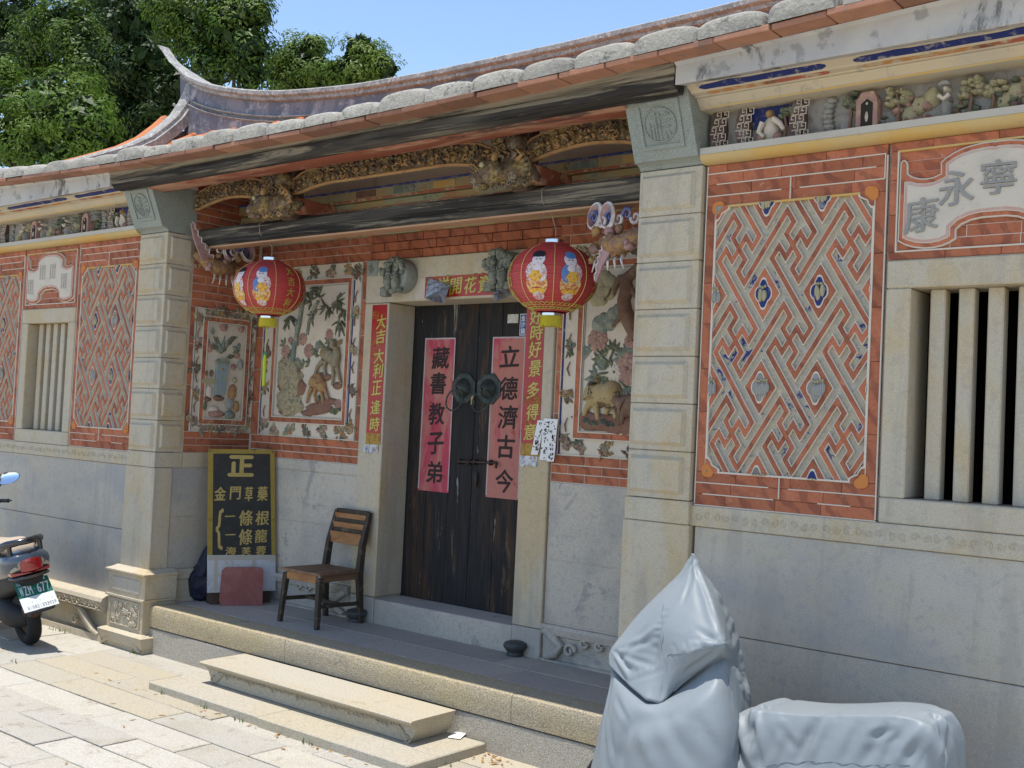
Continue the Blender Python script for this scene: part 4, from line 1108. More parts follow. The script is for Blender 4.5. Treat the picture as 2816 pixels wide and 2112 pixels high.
# stone door frame
df = part('door_frame', (-5.67, YR, PZ), house)
DY = YR + .28
block('jamb', 'stone_warm', -6.638, -6.362, YR - .022, DY, .585, 2.918, df, c=.006)
block('jamb', 'stone_warm', -4.962, -4.702, YR - .022, DY, .585, 2.918, df, c=.006)
block('lintel', 'stone_warm', -6.638, -4.702, YR - .024, DY, 2.921, 3.264, df, c=.006)
block('jamb_foot', 'stone_porch', -6.640, -6.366, YR - .026, DY, .37, .582, df, c=.006)
block('jamb_foot', 'stone_porch', -4.958, -4.700, YR - .026, DY, .37, .582, df, c=.006)
block('threshold', 'stone_porch', -6.366, -4.958, YR - .018, DY + .1, .37, .573, df, c=.008)
for x0 in (-6.634, -4.83): block('corner_tablet', 'capital_stone', x0, x0 + .13, YR - .034, YR, 3.138, 3.268, df, c=.006)
mb = MB()
for x0 in (-6.634, -4.83):
    for k in range(6): mb.ell((x0 + .065 + r5.uniform(-.03, .03), YR - .036, 3.20 + r5.uniform(-.03, .03)), (.012, .008, .018), 6, 4)
mb.build('tablet_relief', 'stone_fig', df, smooth=60)
# carved door pins: drums ending in little stone figure groups
for (u, v) in ((430, 350), (1072, 310)):
    c = aty(900 + u / 2.212, 600 + v / 2.212, YR - .10)
    pin = part('door_pin', (c.x, YR - .02, c.z - .13), house)
    mb = MB(); mb.lathe([(0, -.02), (.13, -.02), (.135, -.03), (.135, -.12), (.125, -.14), (0, -.14)], (c.x + .01, YR, c.z), 28, axis='y'); mb.build('drum', 'capital_stone', pin, smooth=40)
    mb = MB(); r6 = random.Random(int(u))
    for k in range(2):      # two robed figures under a rock canopy
        px = c.x - .045 + k * .085
        mb.ell((px, YR - .165, c.z - .045), (.038, .035, .085), 9, 7, bump=.35, seed=k + u)
        mb.ell((px + .01, YR - .175, c.z + .045), (.022, .022, .026), 8, 6)
        mb.tube([(px - .03, YR - .18, c.z), (px, YR - .205, c.z - .03), (px + .035, YR - .185, c.z - .01)], .012, 6)
    for k in range(26):
        th = r6.uniform(.1, 3.0); rr = r6.uniform(.085, .14)
        mb.ell((c.x + rr * math.cos(th), YR - .15 - r6.uniform(0, .03), c.z + rr * math.sin(th) - .01), r6.uniform(.015, .032), 7, 5, bump=.5, seed=k)
    for k in range(8):
        mb.ell((c.x + r6.uniform(-.11, .11), YR - .15, c.z - .12 + r6.uniform(-.02, .02)), (.03, .025, .02), 7, 5, bump=.4, seed=k)
    mb.build('figure_group', 'stone_fig', pin, smooth=70)
    block('offering_block', 'stone_fig', c.x - .125, c.x - .055, YR - .17, YR - .10, c.z - .165, c.z - .095, pin, c=.004)

# plank door
door = part('door', (-5.67, DY, .573), house)
DX0, DX1, DXC = -6.39, -4.95, -5.672
for a, b in ((DX0, DXC - .002), (DXC + .002, DX1)):
    w3 = (b - a) / 3
    for k in range(3): block('plank', 'door_black', a + w3 * k + .0012, a + w3 * (k + 1) - .0012, DY + .002 + rnd.uniform(0, .003), DY + .05, .574, 2.95, door, c=.003)
mb = MB(); mb.box(DX0, DX1, DY + .052, DY + .08, .57, 2.96); mb.build('backing', 'room_dark', door)
for (u, v), mir in (((812, 1032), 1), ((965, 1037), -1)):
    c = aty(900 + u / 2.212, 600 + v / 2.212, DY - .04)
    mb = MB()
    o8 = lambda k, y: [(c.x + k * math.cos(math.pi / 8 + i * math.pi / 4), y, c.z + k * math.sin(math.pi / 8 + i * math.pi / 4)) for i in range(8)]
    rings = [(.128, DY), (.128, DY - .010), (.114, DY - .016), (.103, DY - .013)]
    for (k0, y0), (k1, y1) in zip(rings, rings[1:]):
        A, B_ = o8(k0, y0), o8(k1, y1); mb.add(A + B_, [(i, (i + 1) % 8, 8 + (i + 1) % 8, 8 + i) for i in range(8)])
    mb.add(o8(.103, DY - .013), [tuple(range(8))])
    mb.lathe([(.078, -.012), (.07, -.03), (.052, -.055), (.03, -.075), (.016, -.085), (0, -.088)], (c.x, DY, c.z), 20, axis='y')
    kn = mb.build('knocker_plate', 'bronze', door, smooth=35)
    mb = MB()
    mb.tube([(c.x, DY - .075, c.z), (c.x, DY - .105, c.z - .005), (c.x, DY - .10, c.z - .025)], .008, 6)
    ring = [(c.x - mir * .008 + .085 * math.sin(t), DY - .098 + .025 * math.cos(t), c.z - .095 + .085 * math.cos(t)) for t in [i * math.pi / 16 for i in range(33)]]
    mb.tube(ring, .0065, 8); mb.build('knocker_ring', 'bronze', door, smooth=60)
mb = MB()
a, b = aty(900 + 795 / 2.212, 600 + 1480 / 2.212, DY - .02), aty(900 + 1030 / 2.212, 600 + 1488 / 2.212, DY - .02)
mb.tube([a, b, b + Vector((.008, -.012, -.01)), b + Vector((.01, -.02, -.04))], .010, 8)
for t in (.05, .32, .45, .85):
    p = a.lerp(b, t); mb.tube([p + Vector((0, .02, .016)), p + Vector((0, -.015, .016)), p + Vector((0, -.017, -.016)), p + Vector((0, .02, -.016))], .006, 6)
mb.build('bolt', 'iron', door, smooth=50)
mb = MB(); p = aty(900 + 905 / 2.212, 600 + 1590 / 2.212, DY - .012)
mb.tube([p + Vector((0, 0, .06)), p + Vector((.004, -.006, 0)), p + Vector((-.004, 0, -.06))], [.006, .012, .006], 6); mb.build('hasp', 'iron', door, smooth=50)
mb = MB(); p = aty(900 + 880 / 2.212, 600 + 1095 / 2.212, DY - .012); mb.cbox(p.x - .012, p.x + .012, DY - .012, DY + .004, p.z - .05, p.z + .05, .003); mb.build('latch_strip', 'ochre', door)

# ------------------------------------------------------------------ timber above the porch
tm = part('eave_beam', (CX, 5.1, 3.78), house)
mb = MB(); pr = [(4.962, 3.868), (4.952, 3.850), (4.955, 3.822), (4.972, 3.800), (5.00, 3.788), (5.05, 3.784), (5.06, 3.80), (5.06, 3.868)]
mb.prism(pr, 'x', CX - 2.68, CX + 2.70); mb.build('lower_log', 'wood_black', tm, smooth=40)
mb = MB(); mb.prism([(4.945, 3.870), (4.943, 3.905), (4.93, 3.922), (5.3, 3.93), (5.3, 3.870)], 'x', CX - 2.70, CX + 2.705); mb.build('upper_board', 'wood_worn', tm)
mb = MB(); mb.prism([(5.052, 3.783), (5.08, 3.776), (5.22, 3.776), (5.25, 3.79), (5.25, 3.86), (5.062, 3.86)], 'x', XSL + .002, XSR - .002); mb.build('underside_board', 'wood_red', tm, smooth=35)
# ceiling boards and purlins under the tiles
mb = MB(); mb.prism([(5.25, 3.93), (6.3, 4.34), (6.3, 4.38), (5.25, 3.97)], 'x', XSL, XSR); mb.build('ceiling_board', 'wood_dark', tm)
for k in range(14):
    x = XSL + .18 + k * .33
    mb = MB(); mb.prism([(5.26, 3.895), (6.25, 4.28), (6.25, 4.33), (5.26, 3.945)], 'x', x - .04, x + .04); mb.build('rafter', 'wood_red', tm)
lb = part('tie_beam', (CX, 5.63, 3.38), house)
mb = MB(); pts = [(XSL + (XSR - XSL) * i / 12, 5.63, 3.448 + .006 * math.sin(i)) for i in range(13)]
mb.prism([(5.555, 3.385), (5.55, 3.50), (5.575, 3.525), (5.69, 3.525), (5.71, 3.50), (5.71, 3.385), (5.69, 3.372), (5.57, 3.372)], 'x', XSL, XSR); mb.build('log', 'wood_black', lb, smooth=40)
block('pale_batten', 'wood_pale', XSL, XSR, 5.57, 5.69, 3.358, 3.3715, lb, c=.002)
pb = part('painted_purlin', (CX, 6.0, 3.64), house)
block('purlin', 'painted_beam', XSL, XSR, 5.96, 6.12, 3.70, 3.80, pb, c=.01)
for y0, z0, z1, m in ((5.956, 3.782, 3.80, 'ceramic_blue'), (5.957, 3.70, 3.715, 'red_paint'), (5.99, 3.645, 3.694, 'painted_beam'), (5.985, 3.63, 3.644, 'red_paint')):
    block('painted_board', m, XSL, XSR, y0, 6.05, z0, z1, pb, c=.002)
for k in range(11):
    x = XSL + .25 + k * .42
    block('painted_field', ('relief_bluegreen', 'ochre', 'relief_yellow', 'relief_brown')[k % 4], x, x + .22, 5.953, 5.99, 3.722, 3.775, pb, c=.002)
# arched openwork boards between carved beasts
YA = 5.50
bx = [XSL, -6.92, -4.60, XSR]
for i in range(3):
    x0, x1 = bx[i] + (.02 if i == 0 else .10), bx[i + 1] - (.02 if i == 2 else .10)
    ab = part('arched_board', ((x0 + x1) / 2, YA, 3.66), house)
    n = 28
    def cz(t):      # centre line: flat arch falling at both ends
        e = min(t, 1 - t) * (x1 - x0); return 3.815 - .085 * max(0, 1 - e / .55) ** 2
    lo_, hi_ = [], []
    for k in range(n + 1):
        t = k / n; x = x0 + (x1 - x0) * t; h = .074 if .06 < t < .94 else .06; lo_.append((x, cz(t) - h)); hi_.append((x, cz(t) + h))
    mb = MB(); mb.prism(lo_ + hi_[::-1], 'y', YA, YA + .03); mb.build('board', 'carved', ab)
    mb = MB()
    mb.tube([(x, YA - .004, z) for x, z in lo_], .013, 6); mb.tube([(x, YA - .002, z) for x, z in hi_], .010, 6); mb.build('edge_rail', 'carved_edge', ab, smooth=60)
    mb = MB(); r7 = random.Random(20 + i)
    for k in range(int((x1 - x0) * 150)):
        t = r7.random(); x = x0 + (x1 - x0) * t; z = cz(t) + r7.uniform(-.055, .055)
        if k % 4: mb.ell((x, YA - .006, z), (r7.uniform(.010, .026), .016, r7.uniform(.007, .016)), 6, 4, r7.choice((0, 0, 0, 1)), rot=Matrix.Rotation(r7.uniform(0, 6), 3, 'Y'))
        else: scroll(mb, (x, z), r7.uniform(.015, .028), 1.1, r7.choice((-1, 1)), .006, lambda p, q: (p, YA - .012, q), 9, r7.choice((0, 0, 1)), r7.uniform(0, 6))
    mb.build('openwork', ['carved', 'carved_edge'], ab, smooth=70)
for i, xb in enumerate((-6.92, -4.60)):     # carved beast brackets
    bb = part('beast_bracket', (xb, YA, 3.5), house)
    r8 = random.Random(30 + i); sg = -1
    mb = MB()
    mb.ell((xb + .06, YA - .02, 3.60), (.15, .10, .075), 14, 9, bump=.2, seed=i)                       # body
    mb.ell((xb - .03, YA - .10, 3.60), (.085, .07, .07), 12, 9, bump=.25, seed=i + 3)                  # head
    mb.ell((xb - .10, YA - .13, 3.57), (.05, .045, .035), 10, 7, bump=.3, seed=i + 5)                  # snout
    mb.ell((xb - .09, YA - .12, 3.53), (.045, .04, .018), 9, 6)                                       # jaw
    for d in (-1, 1):
        mb.ell((xb - .055, YA - .105 + d * .05 - .01, 3.635), (.016, .014, .016), 7, 5, 2)
        mb.ell((xb + .015, YA - .09 + d * .055, 3.675), (.014, .02, .032), 7, 5, 1, rot=Matrix.Rotation(.5 * d, 3, 'X'))
    for k in range(5): mb.tube([(xb - .12 - .008 * k, YA - .14 + .02 * k, 3.545), (xb - .125 - .008 * k, YA - .145 + .02 * k, 3.52)], [.006, .002], 5, 2)
    for k in range(9):          # mane and tail curls
        th = -.6 + k * .32
        pts = [(xb + .04 + .10 * math.cos(th), YA - .06, 3.60 + .07 * math.sin(th)), (xb + .07 + .14 * math.cos(th), YA - .08, 3.60 + .10 * math.sin(th)), (xb + .06 + .16 * math.cos(th + .2), YA - .10, 3.60 + .12 * math.sin(th + .2))]
        mb.tube(pts, [.018, .012, .004], 6, r8.choice((0, 0, 1)))
    for k in range(7): scroll(mb, (xb - .02 + k * .035, 3.535), .022, 1.1, 1 if k % 2 else -1, .008, lambda p, q: (p, YA - .10, q), 9, r8.choice((0, 1)))
    for k in range(6):
        mb.tube([(xb - .14, YA - .06, 3.55 + .012 * k), (xb - .19, YA - .07, 3.56 + .022 * k), (xb - .215, YA - .08, 3.585 + .02 * k)], [.012, .010, .003], 5)
    ctr = Vector((xb, YA - .02, 3.585)); mb.v = [tuple(ctr + (Vector(p) - ctr) * 1.22) for p in mb.v]
    mb.build('beast', ['carved', 'carved_edge', 'relief_yellow'], bb, smooth=70)
    mb = MB()
    mb.lathe([(0, -.09), (.055, -.09), (.06, -.08), (.06, .05), (0, .05)], (xb + .09, YA, 3.80), 14, axis='y')
    for k in range(18): mb.ell((xb - .04 + r8.uniform(-.07, .07), YA - .06 + r8.uniform(-.03, .02), 3.80 + r8.uniform(-.07, .06)), (r8.uniform(.015, .03), .02, r8.uniform(.015, .03)), 7, 5, bump=.4, seed=k)
    for k in range(4): scroll(mb, (xb - .05 + .05 * (k % 2), 3.77 + .06 * (k // 2)), .03, 1.3, 1 if k % 2 else -1, .011, lambda p, q: (p, YA - .085, q), 12)
    mb.build('cloud_carving', 'carved', bb, smooth=70)
    block('block_end', 'wood_red', xb + .10, xb + .22, YA - .02, YA + .4, 3.545, 3.66, bb, c=.006)
    block('post', 'wood_dark', xb + .02, xb + .15, YA, YA + .12, 3.5, 3.95, bb, c=.01)

# ceramic shrimp-dragon figures high on the porch corners
def shrimp(P, fx, fy, name, spine=((-.14, -.05), (-.19, .02), (-.235, .10), (-.27, .19))):
    """P anchor on the wall; fx unit vector out of the wall, fy along it"""
    P = Vector(P); fx = Vector(fx); fy = Vector(fy); up = Vector((0, 0, 1))
    W = lambda a, b, c: tuple(P + (fx * a + fy * b + up * c) * 1.2)
    root = part(name, P, house)
    rotm = Matrix((tuple(fx), tuple(fy), tuple(up))).transposed()
    SHR = .088 if abs(fx.x) > .9 else .066; sb = 1.0 if abs(fx.x) > .9 else .7
    for k, (b, c, tilt) in enumerate(((.20 * sb, .08, .35), (.06 * sb, .07, -.1))):      # two shell-like fins
        mb = MB(); n = 20
        rim = [(SHR * math.sin(th) * .72, SHR * math.cos(th)) for th in [2 * math.pi * i / n for i in range(n)]]
        def sp(u, v, d): 
            return W(.16 + d, b + u * math.cos(tilt) - v * math.sin(tilt), c + u * math.sin(tilt) + v * math.cos(tilt))
        o_ = [sp(u, v, 0) for u, v in rim]; i_ = [sp(u * .86, v * .86, .014) for u, v in rim]; j_ = [sp(u * .5, v * .5 - .02, -.02) for u, v in rim]
        mb.add(o_ + i_, [(q, (q + 1) % n, n + (q + 1) % n, n + q) for q in range(n)], 0)
        mb.add(i_ + j_, [(q, (q + 1) % n, n + (q + 1) % n, n + q) for q in range(n)], 2)
        mb.add(j_, [tuple(range(n))], 1)
        mb.tube(o_ + [o_[0]], .009, 6, 0)
        mb.build('fin_shell', ['ceramic_white', 'ceramic_blue', 'ceramic_pink'], root, smooth=50)
    mb = MB(); r9 = random.Random(4)
    mb.tube([W(.02, .16, -.02), W(.10, .10, -.06), (W(.14, -.02, -.08)), W(.12, -.12, -.05), W(.06, -.16, .0)], [.06, .065, .06, .05, .03], 10, 0)
    for k in range(26): mb.ell(W(.10 + r9.uniform(-.04, .06), r9.uniform(-.18, .2), -.08 + r9.uniform(-.06, .09)), r9.uniform(.015, .038), 7, 5, r9.choice((0, 0, 1)), bump=.5, seed=k)
    mb.build('body', ['ceramic_brown', 'ceramic_pink'], root, smooth=70)
    mb = MB()
    for k in range(6):
        scroll(mb, (-.12 + .05 * k, .05 + .02 * (k % 2)), .035, 1.1, 1 if k % 2 else -1, .013, lambda p, q, k=k: W(.12 + .01 * k, p, q), 11, k % 2)
    for k in range(5): mb.tube([W(.10, -.02 + .05 * k, -.12), W(.14, -.05 + .05 * k, -.16), W(.13, -.06 + .06 * k, -.20)], [.012, .008, .003], 5, 0)
    mb.build('feelers', ['ceramic_white', 'ceramic_blue'], root, smooth=60, kind='stuff')
    mb = MB()                       # saw-toothed tail fin
    vs = []; n = 12
    for k in range(n + 1):
        t = k / n; q = t * 3; i = min(2, int(q)); a0, a1 = spine[i], spine[i + 1]; f = q - i
        bx_, cx_ = a0[0] + (a1[0] - a0[0]) * f, a0[1] + (a1[1] - a0[1]) * f
        wd = .055 * (1 - t) + .006; tooth = .022 * (1 - .6 * t) if k % 2 else 0
        vs += [W(.14, bx_ - wd * .4, cx_), W(.14, bx_ + wd + tooth, cx_ + .012 + tooth)]
    vs2 = [tuple(Vector(v) + fx * .012) for v in vs]; N = len(vs)
    mb.add(vs + vs2, [(2 * k, 2 * k + 2, 2 * k + 3, 2 * k + 1) for k in range(n)] + [(N + 2 * k, N + 2 * k + 2, N + 2 * k + 3, N + 2 * k + 1) for k in range(n)] + [(2 * k + 1, 2 * k + 3, N + 2 * k + 3, N + 2 * k + 1) for k in range(n)] + [(2 * k, 2 * k + 2, N + 2 * k + 2, N + 2 * k) for k in range(n)], 0)
    for k in range(n): mb.tube([vs2[2 * k + 1], vs2[2 * k + 3]], .005, 5, 1)
    mb.build('tail_fin', ['ceramic_pink', 'ceramic_white'], root, smooth=0)
pl_ = atx(340 + 1150 / 4.424, 440 + 1180 / 4.424, XSL + .12)
shrimp((XSL, pl_.y, pl_.z), (1, 0, 0), (0, 1, 0), 'ceramic_dragon')
pr_ = aty(900 + 1775 / 2.212, 1400 / 2.212, 5.50)
shrimp((pr_.x + .04, pr_.y + .13, pr_.z), (-.25, -.968, 0), (-.968, .25, 0), 'ceramic_dragon', ((-.02, -.05), (.04, -.11), (.085, -.17), (.125, -.26)))

# ------------------------------------------------------------------ roof
def interp(tab, x):
    for (a, va), (b, vb) in zip(tab, tab[1:]):
        if x <= b: return va + (vb - va) * (x - a) / (b - a)
    return tab[-1][1]
RB = [(4.78, 3.922), (5.1, 3.97), (5.39, 4.035), (5.9, 4.20), (6.46, 4.42), (7.05, 4.76), (7.38, 4.97), (7.8, 5.18)]
sag = lambda o: .005 * o * o
rz = lambda o, y: interp(RB, y) + sag(o)
rf = part('roof', (CX, 7.0, 3.9), house)
mb = MB(); nx, ys = 44, [5.0, 5.1, 5.39, 5.65, 5.9, 6.2, 6.46, 6.75, 7.05, 7.38, 7.65]
vs = [(CX - 5.75 + 11.5 * i / nx, y, rz(-5.75 + 11.5 * i / nx, y) - dz) for dz in (.0, .06) for i in range(nx + 1) for y in ys]
q = len(ys); N = (nx + 1) * q
mb.add(vs, [(k * N + i * q + j, k * N + (i + 1) * q + j, k * N + (i + 1) * q + j + 1, k * N + i * q + j + 1) for k in (0, 1) for i in range(nx) for j in range(q - 1)])
mb.add([(CX - 5.75, 7.65, 5.3), (CX + 5.75, 7.65, 5.3), (CX + 5.75, 10.3, 3.95), (CX - 5.75, 10.3, 3.95)], [(0, 1, 2, 3)])
mb.build('roof_bed', 'tile', rf)
k = 0
hm = []
for v_ in range(4):                       # a few variants of the plastered tile ends
    mb = MB(); n, m_ = 14, 5; vs = []
    for j in range(m_ + 1):
        t = j / m_; y = [.0, .012, .06, .14, .24, .34][j]
        w_ = [.176, .186, .188, .18, .165, .13][j]; h_ = [.078, .094, .098, .09, .075, .045][j]
        for i in range(n + 1):
            th = math.pi * i / n; cc = math.cos(th)
            x = w_ * math.copysign(abs(cc) ** .60, cc); z = h_ * math.sin(th) ** .52
            nz = mnoise.noise(Vector((x * 7 + v_ * 5, y * 7, z * 7))) * .022
            vs.append((x + nz * .6, y + nz * .4, z * (1 + nz * 4) + y * .22 - .004))
    q = n + 1
    mb.add(vs, [(j * q + i, j * q + i + 1, (j + 1) * q + i + 1, (j + 1) * q + i) for j in range(m_) for i in range(n)] + [tuple(range(q))])
    me = bpy.data.meshes.new('eave_cap'); me.from_pydata(mb.v, [], mb.f); me.materials.append(MATS['cement'])
    bm = bmesh.new(); bm.from_mesh(me); bmesh.ops.recalc_face_normals(bm, faces=bm.faces); bm.to_mesh(me); bm.free()
    me.shade_smooth(); me.set_sharp_from_angle(angle=R(50)); hm.append(me)
o = -5.60
while o < 5.6:
    c_ = place('eave_cap', hm[k % 4 if rnd.random() < .7 else rnd.randrange(4)], (CX + o, 4.80, 3.924 + sag(o)), rf)
    c_.rotation_euler.y = -math.atan(.01 * o); c_.scale = (rnd.uniform(.93, 1.03), rnd.uniform(.9, 1.1), rnd.uniform(.78, 1.15))
    # barrel tiles up the slope behind it
    mb = MB(); n = 8
    y = 5.05
    while y < 7.4:
        y1 = min(y + .26, 7.45)
        rows_ = []
        for yy, rr, lift in ((y, .046, .006), (y1, .038, .0)):
            z = rz(o, yy) + lift
            rows_.append([(CX + o + rr * math.cos(math.pi * i / n), yy, z + rr * .9 * math.sin(math.pi * i / n)) for i in range(n + 1)])
        mb.add(rows_[0] + rows_[1], [(i, i + 1, n + 2 + i, n + 1 + i) for i in range(n)] + [tuple(range(n + 1))])
        y = y1
    mb.build('barrel_tile_row', 'tile', rf, smooth=50)
    o += .378; k += 1
o = -5.75
while o < 5.75:                           # flat eave tiles
    w_ = .31 * rnd.uniform(.9, 1.1); oc = o + w_ / 2; z = 3.884 + sag(oc)
    t_ = block('eave_tile', 'eave_tile', CX + o + .001, CX + o + w_ - .001, 4.795 + rnd.uniform(0, .018), 5.08, z + .006, z + .036, rf, c=.004)
    t_.rotation_euler.y = -math.atan(.01 * oc) + rnd.uniform(-.012, .012); t_.location.z += rnd.uniform(-.003, .003); o += w_ + rnd.choice((0, 0, .004, .007))
# main ridge, rising to a swallowtail
RT = [(0, 5.285), (1.5, 5.295), (2.5, 5.33), (3.0, 5.372), (3.8, 5.455), (4.4, 5.565), (5.0, 5.715), (5.45, 5.875), (5.8, 6.11), (6.06, 6.354)]
def rt(o):
    o = abs(o)
    h = .25
    return (interp(RT, max(0, o - h)) + 2 * interp(RT, o) + interp(RT, min(6.06, o + h))) / 4 if o < 5.8 else interp(RT, o)
def sweep(name, m, o0, o1, prof, n=60, smooth=40):
    mb = MB(); vs = []
    for i in range(n + 1):
        o = o0 + (o1 - o0) * i / n
        for (yy, d) in prof(o): vs.append((CX + o, yy, d))
    q = len(prof(o0))
    mb.add(vs, [(i * q + j, (i + 1) * q + j, (i + 1) * q + (j + 1) % q, i * q + (j + 1) % q) for i in range(n) for j in range(q)] + [tuple(range(q)), tuple(n * q + j for j in range(q))])
    return mb.build(name, m, rf, smooth=smooth)
def tap(o): return max(.12, min(1, (6.10 - abs(o)) / .75))
sweep('ridge_coping', 'ridge_cap', -6.06, 6.06, lambda o: [(7.46, rt(o) - .075 * tap(o)), (7.44, rt(o) - .06 * tap(o)), (7.44, rt(o) - .022), (7.47, rt(o) - .004), (7.58, rt(o)), (7.46 + .40 * tap(o), rt(o) - .02), (7.46 + .40 * tap(o), rt(o) - .075 * tap(o))], 100)
sweep('ridge_coping', 'ridge_cap', -6.0, 6.0, lambda o: [(7.50, rt(o) - .12 * tap(o)), (7.475, rt(o) - .11 * tap(o)), (7.475, rt(o) - .07 * tap(o)), (7.50 + .32 * tap(o), rt(o) - .07 * tap(o)), (7.50 + .32 * tap(o), rt(o) - .12 * tap(o))], 100)
sweep('ridge_face', 'ridge_plaster', -5.50, 5.50, lambda o: [(7.52, rz(o, 7.4) - .1), (7.52, rt(o) - .09), (7.80, rt(o) - .09), (7.80, rz(o, 7.4) - .1)], 60)
for d, h_, yy in ((.275, .016, 7.475), (.335, .012, 7.46)):
    sweep('ridge_moulding', 'ridge_cap', -5.42, 5.42, lambda o: [(7.53, rt(o) - d), (yy, rt(o) - d - .004), (yy, rt(o) - d - h_), (7.53, rt(o) - d - h_ - .02)], 60)
sweep('ridge_foot', 'ridge_plaster', -5.42, 5.42, lambda o: [(7.49, rz(o, 7.4) - .1), (7.49, rt(o) - .35), (7.53, rt(o) - .35), (7.53, rz(o, 7.4) - .1)], 60)
# gable (verge) ridges, curving up into the main ridge
VT = [(4.80, 4.16), (5.39, 4.305), (5.9, 4.49), (6.46, 4.753), (6.8, 4.92), (7.05, 5.083), (7.25, 5.27), (7.379, 5.410), (7.48, 5.58), (7.55, 5.741), (7.58, 5.86)]
for s in (-1, 1):
    xv = CX + s * 5.55
    def vsweep(name, m, offs):
        mb = MB(); vs = []
        for i, (y, z) in enumerate(VT):
            a = VT[max(0, i - 1)]; b = VT[min(len(VT) - 1, i + 1)]
            t = Vector((b[0] - a[0], b[1] - a[1])).normalized(); nn = Vector((-t.y, t.x))
            for dx, dn in offs: vs.append((xv + dx, y + nn.x * dn, z + nn.y * dn))
        q = len(offs); n = len(VT) - 1
        mb.add(vs, [(i * q + j, (i + 1) * q + j, (i + 1) * q + (j + 1) % q, i * q + (j + 1) % q) for i in range(n) for j in range(q)] + [tuple(range(q)), tuple(n * q + j for j in range(q))])
        mb.build(name, m, rf, smooth=45)
    vsweep('verge_ridge', 'ridge_cap', [(-.11, -.14), (-.11, -.01), (-.08, .015), (.06, .015), (.09, -.01), (.09, -.05), (.13, -.055), (.13, -.16)])
    VT_full = VT; VT = VT[:8]
    vsweep('verge_tile', 'tile', [(s * .13, -.09), (s * .13, .0), (s * .16, .022), (s * .24, .022), (s * .27, 0.0), (s * .27, -.09)])
    VT = VT_full
    mb = MB()               # wedge of the swallowtail under the rising coping, split tip
    P_ = lambda o, z: (CX + s * o, z)
    mb.prism([P_(5.45, 5.22), P_(5.60, 5.28), P_(5.70, 5.45), P_(5.72, 5.70), P_(5.76, 6.0), P_(5.62, 5.90), P_(5.45, 5.78)], 'y', 7.56, 7.76); mb.build('swallowtail_end', 'ridge_plaster', rf)
    mb = MB(); mb.tube([(CX + s * 5.62, 7.6, 5.99 - .06), (CX + s * 5.86, 7.62, 6.10), (CX + s * 5.98, 7.64, 6.21)], [.03, .02, .006], 6); mb.tube([(CX + s * 5.68, 7.55, 5.55), (CX + s * 5.77, 7.5, 5.60)], .018, 6); mb.build('tail_spur', 'ridge_cap', rf, smooth=50)
    mb = MB(); mb.add([(CX + s * 5.6, 5.3, 3.9), (CX + s * 5.6, 9.9, 3.9), (CX + s * 5.6, 7.6, 5.3)], [(0, 1, 2)]); mb.build('gable', 'plaster', rf, flip=False)
# ------------------------------------------------------------------ coloured plaster reliefs
class Rel:
    """relief shapes in the plane of a wall: W(a, b, d) = point, d out of the wall"""
    def __init__(s, W): s.W = W
    def leaf(s, mb, a, b, ang, L, w, m=0, d=.012):
        t = Vector((math.cos(ang), math.sin(ang))); n = Vector((-t.y, t.x)); P = Vector((a, b))
        q = [P, P + t * L * .35 + n * w, P + t * L, P + t * L * .35 - n * w, P + t * L * .4]
        v = [s.W(q[0].x, q[0].y, d * .5), s.W(q[1].x, q[1].y, d * .45), s.W(q[2].x, q[2].y, d * .7), s.W(q[3].x, q[3].y, d * .45), s.W(q[4].x, q[4].y, d * 1.6)]
        g = [s.W(p.x, p.y, -.002) for p in q[:4]]
        mb.add(v + g, [(0, 1, 4), (1, 2, 4), (2, 3, 4), (3, 0, 4), (0, 1, 6, 5), (1, 2, 7, 6), (2, 3, 8, 7), (3, 0, 5, 8)], m)
    def stalk(s, mb, pts, r, m=0, d=.010, n=6):
        mb.tube([s.W(a, b, d) for a, b in pts], r, n, m)
    def blob(s, mb, a, b, ra, rb, rd, m=0, ang=0.0, bump=0.0, seed=0, nu=12, nv=8):
        vs = []
        for i in range(nv + 1):
            ph = math.pi * i / nv
            for j in range(nu):
                th = 2 * math.pi * j / nu
                x, y, z = math.sin(ph) * math.cos(th), math.sin(ph) * math.sin(th), math.cos(ph)
                k = 1 + (bump * mnoise.noise(Vector((x, y, z)) * 2.2 + Vector((seed * 2.7, seed, 0))) if bump else 0)
                u, v = x * ra * k, z * rb * k
                vs.append(s.W(a + u * math.cos(ang) - v * math.sin(ang), b + u * math.sin(ang) + v * math.cos(ang), y * rd * k))
        mb.add(vs, [(i * nu + j, (i + 1) * nu + j, (i + 1) * nu + (j + 1) % nu, i * nu + (j + 1) % nu) for i in range(nv) for j in range(nu)], m)
    def flower(s, mb, a, b, r, m=0, mc=1, petals=9):
        for ring, k, dd in ((1.0, petals, .010), (.66, petals - 2, .018), (.35, 5, .024)):
            for i in range(k):
                th = 2 * math.pi * (i + ring) / k
                s.blob(mb, a + r * ring * .72 * math.cos(th), b + r * ring * .72 * math.sin(th), r * .34, r * .30, dd + .006, m, th, nu=7, nv=5)
        s.blob(mb, a, b, r * .22, r * .22, .034, mc, nu=7, nv=5)
    def plate(s, mb, pts, d0, d1, m=0):
        n = len(pts); A = [s.W(a, b, d0) for a, b in pts]; B = [s.W(a, b, d1) for a, b in pts]
        mb.add(A + B, [tuple(range(n, 2 * n))] + [(i, (i + 1) % n, n + (i + 1) % n, n + i) for i in range(n)], m)
    def curl(s, mb, a, b, r, sg, m=0, rad=.008, start=0.0, turns=1.25):
        scroll(mb, (a, b), r, turns, sg, rad, lambda p, q: s.W(p, q, .010), 12, m, start)

